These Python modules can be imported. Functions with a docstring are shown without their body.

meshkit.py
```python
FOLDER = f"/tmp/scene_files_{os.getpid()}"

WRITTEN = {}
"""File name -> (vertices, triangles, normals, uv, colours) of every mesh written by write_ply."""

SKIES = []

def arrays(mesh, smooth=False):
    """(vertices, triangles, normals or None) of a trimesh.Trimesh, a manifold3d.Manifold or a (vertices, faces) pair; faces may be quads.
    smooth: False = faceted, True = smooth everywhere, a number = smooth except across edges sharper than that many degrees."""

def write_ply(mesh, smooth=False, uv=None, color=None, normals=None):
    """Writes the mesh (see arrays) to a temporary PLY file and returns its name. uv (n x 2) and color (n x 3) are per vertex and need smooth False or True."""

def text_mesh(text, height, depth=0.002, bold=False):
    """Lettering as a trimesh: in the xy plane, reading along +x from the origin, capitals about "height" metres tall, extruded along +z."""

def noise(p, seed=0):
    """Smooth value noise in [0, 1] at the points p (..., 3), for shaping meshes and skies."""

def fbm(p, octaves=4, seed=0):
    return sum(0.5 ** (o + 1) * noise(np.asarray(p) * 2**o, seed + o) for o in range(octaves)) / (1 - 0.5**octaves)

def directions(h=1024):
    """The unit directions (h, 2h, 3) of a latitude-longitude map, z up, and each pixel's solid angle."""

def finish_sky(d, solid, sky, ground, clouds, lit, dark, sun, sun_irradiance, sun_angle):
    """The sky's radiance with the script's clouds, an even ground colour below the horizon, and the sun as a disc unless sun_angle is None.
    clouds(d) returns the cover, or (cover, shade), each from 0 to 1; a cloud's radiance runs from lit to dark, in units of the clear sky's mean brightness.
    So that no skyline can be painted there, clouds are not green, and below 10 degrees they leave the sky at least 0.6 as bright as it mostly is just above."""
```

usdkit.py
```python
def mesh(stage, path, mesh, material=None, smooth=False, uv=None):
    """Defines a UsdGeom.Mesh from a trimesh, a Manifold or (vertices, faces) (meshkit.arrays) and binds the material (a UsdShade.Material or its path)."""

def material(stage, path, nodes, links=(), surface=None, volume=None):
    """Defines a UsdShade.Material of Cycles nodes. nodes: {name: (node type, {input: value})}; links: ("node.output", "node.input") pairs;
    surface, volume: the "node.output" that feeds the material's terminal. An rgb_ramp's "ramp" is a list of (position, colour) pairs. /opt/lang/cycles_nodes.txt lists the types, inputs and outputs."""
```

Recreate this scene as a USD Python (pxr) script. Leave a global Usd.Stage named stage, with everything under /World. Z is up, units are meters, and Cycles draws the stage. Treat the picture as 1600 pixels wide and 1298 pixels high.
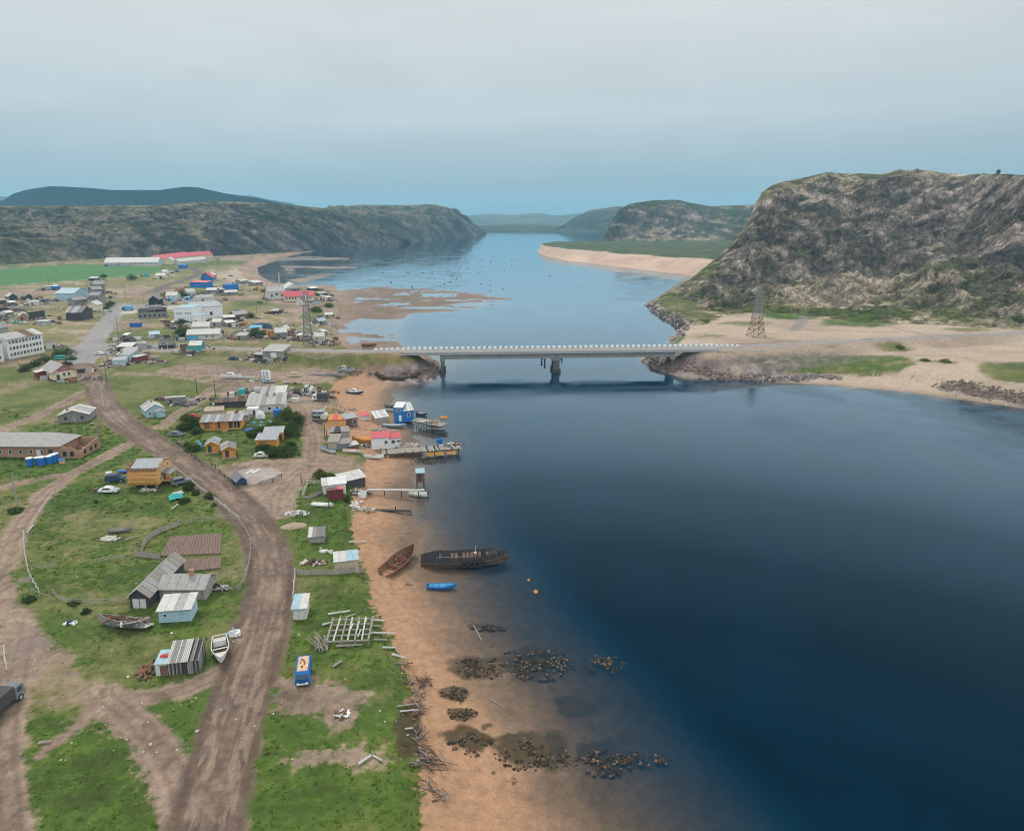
import math, random
import numpy as np
import shapely, shapely.geometry as sg
import trimesh, usdkit, meshkit
from scipy.spatial import cKDTree
from pxr import Usd, UsdGeom, UsdLux, UsdShade, Sdf, Gf, Vt

stage = Usd.Stage.CreateInMemory()
UsdGeom.SetStageUpAxis(stage, 'Z')
UsdGeom.SetStageMetersPerUnit(stage, 1.0)
W = UsdGeom.Xform.Define(stage, '/World')
UsdGeom.Scope.Define(stage, '/World/Looks')
rnd = random.Random(7)

# ------------------------------------------------------------------ camera
H = 68.0                       # drone height above the water
FPX = 1110.0                   # focal length in pixels of a 1600 wide picture
PITCH = math.radians(13.3)
CP, SP = math.cos(PITCH), math.sin(PITCH)
cam = UsdGeom.Camera.Define(stage, '/World/camera')
cam.CreateFocalLengthAttr(24.0)
cam.CreateHorizontalApertureAttr(24.0 * 1600 / FPX)
cam.CreateVerticalApertureAttr(24.0 * 1297 / FPX)
cam.CreateVerticalApertureOffsetAttr(-24.0 * 50 / FPX)
cam.CreateFStopAttr(0.0)
cam.CreateFocusDistanceAttr(300.0)
cam.CreateClippingRangeAttr(Gf.Vec2f(0.5, 30000))
cam.CreateExposureAttr(0.24)
cx = UsdGeom.Xformable(cam)
cx.AddTranslateOp().Set(Gf.Vec3d(0, 0, H))
cx.AddRotateXOp().Set(90 - math.degrees(PITCH))

# ------------------------------------------------------------------ sky and sun (overcast)
SUN_EL, SUN_AZ = math.radians(50), math.radians(-35)      # azimuth from +y towards +x
def M(name, nodes, links, surface=None, volume=None):
    return usdkit.material(stage, '/World/Looks/' + name, nodes, links, surface=surface, volume=volume)
sky_mat = M('sky_material', {
    'tc': ('texture_coordinate', {}),
    'sky': ('sky_texture', {'sky_type': 'single_scattering', 'sun_disc': False, 'sun_elevation': SUN_EL, 'sun_rotation': SUN_AZ}),
    'sep': ('separate_xyz', {}),
    'grad': ('rgb_ramp', {'ramp': [(0.0, (1.75, 2.75, 3.4)), (0.06, (3.0, 3.98, 4.55)), (0.12, (4.5, 5.15, 5.45)), (0.21, (5.4, 5.8, 5.85)), (0.29, (6.4, 6.65, 6.55)), (0.6, (8.6, 8.9, 9.0)), (1.0, (10.0, 10.2, 10.3))]}),
    'map': ('mapping', {'scale': (1.2, 1.2, 7.0)}),
    'n': ('noise_texture', {'scale': 1.9, 'detail': 7.0, 'roughness': 0.58, 'distortion': 0.5}),
    'nr': ('map_range', {'from_min': 0.3, 'from_max': 0.7, 'to_min': 0.93, 'to_max': 1.07}),
    'sc': ('vector_math', {'math_type': 'scale'}),
    'mix': ('mix_color', {'fac': 0.93, 'use_clamp': False}),
    'bg': ('background_shader', {'strength': 0.1}),
}, [('tc.generated', 'sep.vector'), ('sep.z', 'grad.fac'), ('tc.generated', 'map.vector'), ('map.vector', 'n.vector'), ('n.fac', 'nr.value'),
    ('grad.color', 'sc.vector1'), ('nr.result', 'sc.scale'), ('sky.color', 'mix.a'), ('sc.vector', 'mix.b'), ('mix.result', 'bg.color')], surface='bg.background')
dome = UsdLux.DomeLight.Define(stage, '/World/sky')
dome.CreateIntensityAttr(1.0)
UsdShade.MaterialBindingAPI.Apply(dome.GetPrim()).Bind(sky_mat)
dome.GetPrim().SetCustomDataByKey('kind', 'structure')
sun = UsdLux.DistantLight.Define(stage, '/World/sun')
sun.CreateIntensityAttr(0.40); sun.CreateAngleAttr(14.0); sun.CreateNormalizeAttr(True)
sun.CreateColorAttr(Gf.Vec3f(1.0, 0.95, 0.88))
_sx = UsdGeom.Xformable(sun)
_sx.AddRotateZOp().Set(-math.degrees(SUN_AZ))
_sx.AddRotateXOp().Set(-(90 - math.degrees(SUN_EL)))

# ------------------------------------------------------------------ pixel of a 1600 wide picture <-> place
def ray(px, py):
    u, v = (np.asarray(px, float) - 800) / FPX, (np.asarray(py, float) - 599) / FPX
    return u, CP - v * SP, -(SP + v * CP)
def P(px, py, z=0.0):
    dx, dy, dz = ray(px, py)
    t = (z - H) / dz
    return np.stack([dx * t, dy * t], -1)
def at_depth(px, py, Y):
    dx, dy, dz = ray(px, py)
    t = Y / dy
    return np.array([dx * t, Y, H + dz * t])

# ------------------------------------------------------------------ noise
def vnoise(x, y, seed=0):
    xi, yi = np.floor(x).astype(np.int64), np.floor(y).astype(np.int64)
    fx, fy = x - xi, y - yi
    fx = fx * fx * fx * (fx * (fx * 6 - 15) + 10); fy = fy * fy * fy * (fy * (fy * 6 - 15) + 10)
    def hsh(a, b):
        h = (a * 374761393 + b * 668265263 + seed * 144665123) & 0xFFFFFFFF
        h = ((h ^ (h >> 13)) * 1274126177) & 0xFFFFFFFF
        return ((h ^ (h >> 16)) & 0xFFFF) / 65535.0
    a, b, c, d = hsh(xi, yi), hsh(xi + 1, yi), hsh(xi, yi + 1), hsh(xi + 1, yi + 1)
    return (a * (1 - fx) + b * fx) * (1 - fy) + (c * (1 - fx) + d * fx) * fy
def fbm(x, y, s, octaves=4, seed=0, gain=0.5, rot=0.6):
    """mean 0, about -1..1; s = size of the largest lumps in metres"""
    x, y = np.asarray(x, float) / s, np.asarray(y, float) / s
    out, amp, tot = 0, 1.0, 0
    c, n = math.cos(rot), math.sin(rot)
    for o in range(octaves):
        out = out + amp * (vnoise(x, y, seed + o * 17) - 0.5); tot += amp
        amp *= gain; x, y = 2.03 * (c * x - n * y) + 11.3, 2.03 * (n * x + c * y) + 5.7
    return out / tot * 2.6
def ridged(x, y, s, octaves=4, seed=0, gain=0.55):
    x, y = np.asarray(x, float) / s, np.asarray(y, float) / s
    out, amp, tot = 0, 1.0, 0
    for o in range(octaves):
        out = out + amp * (1 - 2 * np.abs(vnoise(x, y, seed + o * 13) - 0.5)) ** 2; tot += amp
        amp *= gain; x, y = 2.1 * (0.8 * x - 0.6 * y) + 3.1, 2.1 * (0.6 * x + 0.8 * y) + 7.7
    return out / tot
def sstep(a, b, x):
    t = np.clip((x - a) / (b - a), 0, 1)
    return t * t * (3 - 2 * t)
def lerp(a, b, t): return a + (b - a) * t

# ------------------------------------------------------------------ outlines of the land
def world(pts, z): return [tuple(P(a, b, z)) for a, b in pts]
LEFT_SHORE = [(990, 1360), (915, 1250), (868, 1180), (815, 1100), (745, 1010), (712, 950), (690, 905), (665, 860), (648, 800), (644, 760), (652, 722), (655, 695), (640, 672), (618, 652),
              (606, 632), (612, 612), (640, 598), (676, 588), (690, 576), (684, 566), (668, 556), (650, 549), (600, 549), (560, 546), (536, 532), (528, 515), (546, 500), (556, 484), (540, 470),
              (528, 456), (522, 446), (470, 446), (425, 442), (404, 430), (402, 418), (430, 408), (452, 400), (480, 394), (560, 384), (640, 377), (720, 370), (800, 364.5), (820, 363)]
RIGHT_SHORE = [(900, 363), (1000, 372), (1000, 380), (900, 382), (835, 390), (846, 400), (885, 408), (960, 418), (1030, 426), (1076, 431), (1055, 446), (1030, 462), (1008, 475), (1030, 492), (1068, 514), (1050, 528),
               (1040, 541), (1012, 552), (1000, 561), (1020, 571), (1060, 579), (1110, 587), (1200, 597), (1300, 603), (1400, 612), (1500, 625), (1600, 638), (1900, 670)]
LEFT_BANK = [(655, 1360), (655, 1240), (650, 1180), (648, 1110), (640, 1060), (625, 1030), (600, 980), (580, 930), (572, 885), (556, 862), (548, 800), (552, 775), (572, 752), (560, 738), (575, 715), (560, 690), (510, 680), (505, 660),
             (540, 648), (530, 630), (516, 615), (522, 596), (560, 583), (600, 577), (640, 580), (672, 577), (676, 568), (655, 557), (640, 551), (560, 548), (535, 542), (520, 525), (522, 505), (535, 490), (530, 470), (515, 455), (500, 450), (430, 450), (385, 440), (372, 420), (400, 402), (440, 395), (480, 391)]
RIGHT_BANK = [(1082, 431), (1063, 446), (1040, 462), (1014, 475), (1040, 492), (1075, 514), (1058, 530), (1044, 542), (1020, 553), (1010, 561), (1028, 569), (1064, 576), (1110, 582), (1180, 586), (1240, 585), (1300, 584), (1400, 586), (1450, 592), (1500, 608), (1600, 622), (1900, 650)]
def poly(pts, closing): return sg.Polygon(list(pts) + closing).buffer(0)
LS, RS = world(LEFT_SHORE, 0.0), world(RIGHT_SHORE, 0.0)
LAND_L = poly(LS, [(-400, 4200), (-6000, 4200), (-6000, -200), (LS[0][0], -200)])
LAND_R = poly(RS, [(6000, RS[-1][1]), (6000, 4200), (RS[0][0], 4200)])
LB, RB = world(LEFT_BANK, 1.8), world(RIGHT_BANK, 2.0)
BANK_L = poly(LB, [(-600, 1500), (-6000, 1500), (-6000, -200), (LB[0][0], -200)])
BANK_R = poly(RB, [(6000, RB[-1][1]), (6000, RB[0][1])])
LAND = shapely.union_all([LAND_L, LAND_R]); BANK = shapely.union_all([BANK_L, BANK_R])

def dense(line, step=1.0):
    line = shapely.segmentize(line, step)
    return np.array(line.coords)
class Signed:
    """signed distance to an outline: positive inside"""
    def __init__(self, geom, step=1.5):
        pts = []
        for g in getattr(geom, 'geoms', [geom]):
            pts.append(dense(g.exterior, step))
            pts += [dense(r, step) for r in g.interiors]
        self.tree = cKDTree(np.vstack(pts)); self.geom = geom
        shapely.prepare(geom)
    def __call__(self, x, y):
        x, y = np.asarray(x, float), np.asarray(y, float)
        d = self.tree.query(np.stack([x.ravel(), y.ravel()], -1))[0].reshape(x.shape)
        return np.where(shapely.contains_xy(self.geom, x, y), d, -d)
sd_land, sd_bank = Signed(LAND), Signed(BANK)

FLATS = sg.Polygon(world([(520, 455), (590, 446), (690, 450), (760, 458), (830, 469), (790, 480), (720, 488), (650, 492), (640, 510), (640, 545), (560, 548), (520, 515)], 0)).buffer(0)
BAY = sg.Polygon(world([(395, 440), (405, 405), (460, 396), (560, 400), (610, 406), (600, 420), (560, 432), (500, 448), (420, 450)], 0)).buffer(0)
sd_flats, sd_bay = Signed(FLATS), Signed(BAY)

def seg_dist(x, y, line):
    """distance to a polyline and the run along it (0..1), for arrays"""
    line = np.asarray(line, float)
    best, run = np.full(np.shape(x), 1e9), np.zeros(np.shape(x))
    L = np.concatenate([[0], np.cumsum(np.linalg.norm(np.diff(line, axis=0), axis=1))])
    for i in range(len(line) - 1):
        a, b = line[i], line[i + 1]; ab = b - a
        t = np.clip(((x - a[0]) * ab[0] + (y - a[1]) * ab[1]) / (ab @ ab + 1e-9), 0, 1)
        d = np.hypot(x - a[0] - t * ab[0], y - a[1] - t * ab[1])
        near = d < best
        best = np.where(near, d, best); run = np.where(near, (L[i] + t * (L[i + 1] - L[i])) / L[-1], run)
    return best, run

# ------------------------------------------------------------------ ground height
DECK_Z = 9.6
BR_A, BR_B = P(640, 548.5, DECK_Z), P(1103, 543.5, DECK_Z)        # the bridge's two ends, on the deck's middle line
ROAD_L = [tuple(P(a, b, z)) for a, b, z in [(300, 543, 6.0), (360, 544, 6.3), (430, 546, 7.2), (520, 548, 8.6), (590, 548.7, 9.4)]] + [tuple(P(624, 548.6, 9.5))]
ROAD_R = [tuple(BR_B)] + [tuple(P(a, b, z)) for a, b, z in [(1150, 541.5, 9.5), (1250, 537, 9.2), (1400, 529, 9.0), (1600, 519, 9.0), (1900, 505, 9.0)]]
ROAD_LZ = np.array([6.0, 6.3, 7.2, 8.6, 9.4, DECK_Z - 0.08]); ROAD_RZ = np.array([DECK_Z - 0.08, 9.5, 9.2, 9.0, 9.0, 9.0])
def road_run(line):
    l = np.asarray(line); d = np.concatenate([[0], np.cumsum(np.linalg.norm(np.diff(l, axis=0), axis=1))])
    return d / d[-1]
_mid = np.array([P(a, b, 0) for a, b in [(1350, 1298), (1200, 1000), (1060, 760), (980, 620), (930, 545), (900, 480), (860, 440), (800, 400), (830, 375)]])
MID_X, MID_Y = _mid[:, 0], _mid[:, 1]
def ground_parts(x, y):
    x, y = np.asarray(x, float), np.asarray(y, float)
    dl, db = sd_land(x, y), sd_bank(x, y)
    right = x > np.interp(y, MID_Y, MID_X)
    # beach and banks
    inner = np.maximum(db, 0)
    beach = 1.7 * np.clip(dl / np.maximum(dl + np.maximum(-db, 0), 0.01), 0, 1) ** 1.2
    far = np.where(right, 5.6, 3.9)
    land = 1.7 + 1.1 * sstep(0, 3.0, inner) + far * 0.5 * (1 - np.exp(-inner / np.where(right, 9.0, 70.0))) + far * 0.35 * sstep(40, 300, inner)
    z = np.where(db > 0, land, beach)
    # beds
    slope = np.where(right, 0.28, np.where(y > 330, 0.03, 0.05))
    off = np.maximum(-dl, 0)
    bed = -np.minimum(slope * off + 0.02 * np.maximum(off - 15, 0) ** 2 * (y < 330), 6.0)
    fl = sstep(-6, 10, sd_flats(x, y)); by = sstep(0, 40, sd_bay(x, y))
    flat_z = 0.03 + 0.42 * fbm(x / 3.0, y, 11, 5, 3, .66) + .16 * fbm(x / 2, y, 45, 2, 5) + 0.16 * np.exp(dl / 16.0)
    bay_z = -0.02 + 0.26 * fbm(x / 2.6, y, 60, 5, 9, .6) + 0.1 * np.exp(dl / 40.0)
    bed = lerp(bed, np.minimum(flat_z, 0.35), fl); bed = lerp(bed, np.minimum(bay_z, 0.2), by)
    z = np.where(dl > 0, z, bed)
    z = z + (np.abs(z + .1) < .7) * (y < 340) * (0.09 * fbm(x, y, 9, 3, 77) + .03 * fbm(x, y, 2.2, 2, 78)) * sstep(.6, .3, np.abs(z + .1))
    # causeways at both ends of the bridge
    for line, lz in ((ROAD_L, ROAD_LZ), (ROAD_R, ROAD_RZ)):
        near = (np.abs(y - 340) < 130)
        if near.any():
            d, r = seg_dist(x[near], y[near], line) if x.ndim else seg_dist(x, y, line)
            rz = np.interp(r, road_run(line), lz)
            bump = rz - np.maximum(d - 5.0, 0) * (0.72 if line is ROAD_L else 0.55)
            if x.ndim: z[near] = np.maximum(z[near], bump)
            else: z = np.maximum(z, bump)
    return z, dl, db, right
def gh(x, y):
    return ground_parts(np.atleast_1d(np.asarray(x, float)), np.atleast_1d(np.asarray(y, float)))[0]
_cache = {}
def G(px, py, dz=0.0):
    """the place on the ground seen at a pixel of the photograph"""
    if (px, py) not in _cache:
        z = 4.0
        for _ in range(7):
            x, y = P(px, py, z); z = 0.5 * z + 0.5 * float(gh(x, y)[0])
        _cache[(px, py)] = np.array([x, y, float(gh(x, y)[0])])
    return _cache[(px, py)] + np.array([0, 0, dz])
def Gs(pts): return [tuple(G(a, b)[:2]) for a, b in pts]

# ------------------------------------------------------------------ prims
used = {}
def numbered(path):
    n = used.get(path, 0); used[path] = n + 1
    return path if n == 0 else f'{path}_{n:03d}'
def custom(p, label=None, cat=None, group=None, kind=None):
    for k, v in (('label', label), ('category', cat), ('group', group), ('kind', kind)):
        if v: p.SetCustomDataByKey(k, v)
    return p
def obj(name, mesh, mat, parent=None, smooth=False, label=None, cat=None, group=None, kind=None):
    base = str(parent.GetPath()) if parent is not None else '/World'
    m = usdkit.mesh(stage, numbered(f'{base}/{name}'), mesh, mat, smooth=smooth)
    return custom(m.GetPrim(), label, cat, group, kind)
def thing(name, label, cat, loc=(0, 0, 0), rot=0.0, group=None, kind=None):
    x = UsdGeom.Xform.Define(stage, numbered('/World/' + name))
    x.AddTranslateOp().Set(Gf.Vec3d(*map(float, loc))); x.AddRotateZOp().Set(float(rot))
    return custom(x.GetPrim(), label, cat, group, kind)
def copy_of(src, loc, rot=0.0, label=None, group=None, scale=None):
    was = src.GetCustomData()
    x = UsdGeom.Xform.Define(stage, numbered('/World/' + src.GetName().rstrip('0123456789').rstrip('_')))
    x.GetPrim().GetReferences().AddInternalReference(src.GetPath())
    x.ClearXformOpOrder()
    x.AddTranslateOp(opSuffix='put').Set(Gf.Vec3d(*map(float, loc))); x.AddRotateZOp(opSuffix='put').Set(float(rot))
    if scale: x.AddScaleOp(opSuffix='put').Set(Gf.Vec3f(*scale))
    x.GetPrim().SetInstanceable(True)
    return custom(x.GetPrim(), label or was.get('label'), was.get('category'), group or was.get('group'))
def primvar(prim, name, values, kind='color'):
    T = Sdf.ValueTypeNames
    pv = UsdGeom.PrimvarsAPI(prim)
    if kind == 'color': pv.CreatePrimvar(name, T.Color3fArray, 'vertex').Set(Vt.Vec3fArray.FromNumpy(np.ascontiguousarray(values, np.float32)))
    else: pv.CreatePrimvar(name, T.FloatArray, 'vertex').Set(Vt.FloatArray.FromNumpy(np.ascontiguousarray(values, np.float32)))
def grid_faces(nr, nc):
    i = np.arange(nr * nc).reshape(nr, nc)
    a, b, c, d = i[:-1, :-1].ravel(), i[:-1, 1:].ravel(), i[1:, 1:].ravel(), i[1:, :-1].ravel()
    return np.vstack([np.stack([a, b, c], 1), np.stack([a, c, d], 1)])
def grid_normals(Vg):
    du, dv = np.gradient(Vg, axis=1), np.gradient(Vg, axis=0)
    n = np.cross(du, dv); n /= np.linalg.norm(n, axis=-1, keepdims=True) + 1e-12
    return -n if n[..., 2].mean() < 0 else n
def grid_mesh(path, Vg, mat):
    f = grid_faces(*Vg.shape[:2]); v = Vg.reshape(-1, 3)
    m = UsdGeom.Mesh.Define(stage, path)
    m.CreatePointsAttr(Vt.Vec3fArray.FromNumpy(v.astype(np.float32)))
    m.CreateFaceVertexCountsAttr(Vt.IntArray.FromNumpy(np.full(len(f), 3, np.int32)))
    m.CreateFaceVertexIndicesAttr(Vt.IntArray.FromNumpy(f.astype(np.int32).ravel()))
    m.CreateSubdivisionSchemeAttr('none')
    m.CreateNormalsAttr(Vt.Vec3fArray.FromNumpy(grid_normals(Vg).reshape(-1, 3).astype(np.float32))); m.SetNormalsInterpolation('vertex')
    UsdShade.MaterialBindingAPI.Apply(m.GetPrim()).Bind(mat)
    return m.GetPrim()
# ------------------------------------------------------------------ materials of the land
def surf_material(name, rough=0.9, nscale=0.7, amount=0.28, bump=0.25, fine=6.0, spec=0.25):
    return M(name, {
        'c': ('attribute', {'attribute': 'albedo'}), 'w': ('attribute', {'attribute': 'wet'}),
        'g': ('geometry', {}),
        'n1': ('noise_texture', {'scale': nscale, 'detail': 6.0, 'roughness': 0.65}),
        'n2': ('noise_texture', {'scale': fine, 'detail': 4.0, 'roughness': 0.7}),
        'r1': ('map_range', {'from_min': 0.25, 'from_max': 0.75, 'to_min': 1 - amount, 'to_max': 1 + amount}),
        'r2': ('map_range', {'from_min': 0.25, 'from_max': 0.75, 'to_min': 1 - amount * 0.8, 'to_max': 1 + amount * 0.8}),
        'mm': ('math', {'math_type': 'multiply'}),
        'sc': ('vector_math', {'math_type': 'scale'}),
        'rr': ('map_range', {'from_min': 0.0, 'from_max': 1.0, 'to_min': rough, 'to_max': 0.38}),
        'b': ('bump', {'strength': bump, 'distance': 0.3}),
        'p': ('principled_bsdf', {'specular_ior_level': spec}),
    }, [('g.position', 'n1.vector'), ('g.position', 'n2.vector'), ('n1.fac', 'r1.value'), ('n2.fac', 'r2.value'), ('r1.result', 'mm.value1'), ('r2.result', 'mm.value2'),
        ('c.color', 'sc.vector1'), ('mm.value', 'sc.scale'), ('sc.vector', 'p.base_color'), ('w.fac', 'rr.value'), ('rr.result', 'p.roughness'),
        ('n2.fac', 'b.height'), ('b.normal', 'p.normal')], surface='p.BSDF')
ground_mat = surf_material('ground_material', amount=.30, fine=4.0, bump=.4)
hill_mat = M('hill_material', {
    'c': ('attribute', {'attribute': 'albedo'}), 'g': ('geometry', {}),
    'd': ('noise_texture', {'scale': .09, 'detail': 5.0, 'roughness': .65}), 'dm': ('vector_math', {'math_type': 'scale', 'scale': 16.0}), 'ad': ('vector_math', {'math_type': 'add'}),
    'v1': ('voronoi_texture', {'feature': 'distance_to_edge', 'scale': .10}), 'v2': ('voronoi_texture', {'feature': 'distance_to_edge', 'scale': .27}), 'v3': ('voronoi_texture', {'feature': 'f1', 'scale': .16}),
    'n1': ('noise_texture', {'scale': .07, 'detail': 8.0, 'roughness': .72}), 'n2': ('noise_texture', {'scale': .45, 'detail': 5.0, 'roughness': .7}),
    'r1': ('map_range', {'from_min': 0.0, 'from_max': .12, 'to_min': .6, 'to_max': 1.0, 'clamp': True}), 'r2': ('map_range', {'from_min': 0.0, 'from_max': .14, 'to_min': .72, 'to_max': 1.0, 'clamp': True}),
    'r3': ('map_range', {'from_min': .28, 'from_max': .72, 'to_min': .58, 'to_max': 1.6}), 'r4': ('map_range', {'from_min': .28, 'from_max': .72, 'to_min': .6, 'to_max': 1.4}), 'sp': ('separate_color', {}), 'r5': ('map_range', {'from_min': 0, 'from_max': 1, 'to_min': .72, 'to_max': 1.3}),
    'm1': ('math', {'math_type': 'multiply'}), 'm2': ('math', {'math_type': 'multiply'}), 'm3': ('math', {'math_type': 'multiply'}), 'm4': ('math', {'math_type': 'multiply'}), 'hh': ('math', {'math_type': 'add'}), 'h2': ('math', {'math_type': 'add'}),
    'sc': ('vector_math', {'math_type': 'scale'}), 'b': ('bump', {'strength': .7, 'distance': 2.2}), 'p': ('principled_bsdf', {'roughness': .95, 'specular_ior_level': .12}),
}, [('g.position', 'd.vector'), ('d.color', 'dm.vector1'), ('g.position', 'ad.vector1'), ('dm.vector', 'ad.vector2'), ('ad.vector', 'v1.vector'), ('ad.vector', 'v2.vector'), ('ad.vector', 'v3.vector'), ('g.position', 'n1.vector'), ('g.position', 'n2.vector'),
    ('v1.distance', 'r1.value'), ('v2.distance', 'r2.value'), ('n1.fac', 'r3.value'), ('n2.fac', 'r4.value'), ('v3.color', 'sp.color'), ('sp.r', 'r5.value'), ('r1.result', 'm1.value1'), ('r2.result', 'm1.value2'), ('r3.result', 'm2.value1'), ('r4.result', 'm2.value2'), ('m1.value', 'm3.value1'), ('m2.value', 'm3.value2'), ('m3.value', 'm4.value1'), ('r5.result', 'm4.value2'),
    ('c.color', 'sc.vector1'), ('m4.value', 'sc.scale'), ('sc.vector', 'p.base_color'), ('r1.result', 'hh.value1'), ('n2.fac', 'hh.value2'), ('hh.value', 'h2.value1'), ('r5.result', 'h2.value2'), ('h2.value', 'b.height'), ('b.normal', 'p.normal')], surface='p.BSDF')

# ------------------------------------------------------------------ the ground: one sheet, finer near the viewer
NR, NC = 760, 900
inv = np.linspace(1 / 46.0, 1 / 1750.0, NR)
Yr = 1 / inv
Yr = np.where(Yr > 900, Yr, Yr)
US = np.linspace(-1.02, 1.02, NC); US = np.sign(US) * np.abs(US) ** 1.0
gx, gy = US[None, :] * Yr[:, None], np.repeat(Yr[:, None], NC, 1)
gz, g_dl, g_db, g_right = ground_parts(gx, gy)
_look = gz
def gh(x, y):
    x, y = np.atleast_1d(np.asarray(x, float)), np.atleast_1d(np.asarray(y, float))
    fi = np.clip((1 / np.maximum(y, 1) - inv[0]) / (inv[-1] - inv[0]) * (NR - 1), 0, NR - 1.001); fj = np.clip((x / np.maximum(y, 1) - US[0]) / (US[-1] - US[0]) * (NC - 1), 0, NC - 1.001)
    i, j = fi.astype(int), fj.astype(int); a, b = fi - i, fj - j
    return (_look[i, j] * (1 - b) + _look[i, j + 1] * b) * (1 - a) + (_look[i + 1, j] * (1 - b) + _look[i + 1, j + 1] * b) * a

LUSH, GRASS, DRY = np.array([.064, .104, .015]), np.array([.112, .122, .026]), np.array([.195, .165, .075])
DIRT, MUD, SAND = np.array([.270, .192, .143]), np.array([.150, .098, .072]), np.array([.370, .212, .122])
PALE, ASPHALT, TAN = np.array([.425, .325, .243]), np.array([.265, .245, .232]), np.array([.36, .28, .20])
ROCKC, WEED, FIELD, SCRUB = np.array([.20, .155, .145]), np.array([.050, .036, .016]), np.array([.055, .155, .040]), np.array([.055, .075, .028])

n_big, n_mid, n_small = fbm(gx, gy, 60, 4, 21), fbm(gx, gy, 14, 4, 31), fbm(gx, gy, 3.2, 4, 41, 0.6)
n_str = fbm(gx / 3.0, gy, 5.0, 4, 51, 0.6)                      # streaks lying across the view
n_fine = fbm(gx, gy, .85, 3, 57, .65) * sstep(420, 150, gy)
n_edge = 0.45 * n_mid + 0.5 * n_small + .5 * n_fine
alb = np.zeros(gx.shape + (3,)); wet = np.zeros(gx.shape); lift = np.zeros(gx.shape)
def put(w, col):
    w = np.clip(w, 0, 1)[..., None]
    alb[:] = alb * (1 - w) + np.asarray(col) * w
def tones(*stops):
    """colour from a noise value: (value, colour) pairs"""
    at = [s[0] for s in stops]
    return lambda n: np.stack([np.interp(n, at, [s[1][k] for s in stops]) for k in range(3)], -1)
def put_field(w, field): 
    w = np.clip(w, 0, 1)[..., None]; alb[:] = alb * (1 - w) + field * w

# base: village turf, drier and dirtier with distance
turf = tones((-0.55, LUSH), (-0.1, LUSH * 1.15), (0.12, GRASS), (0.36, DRY), (0.65, DIRT))
dryness = 0.30 * sstep(170, 330, gy) + 0.10 * sstep(320, 600, gy)
put_field(np.ones(gx.shape), turf(0.50 * n_big + 0.42 * n_mid + 0.38 * n_small + 0.16 * n_str - 0.04 + dryness))
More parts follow.
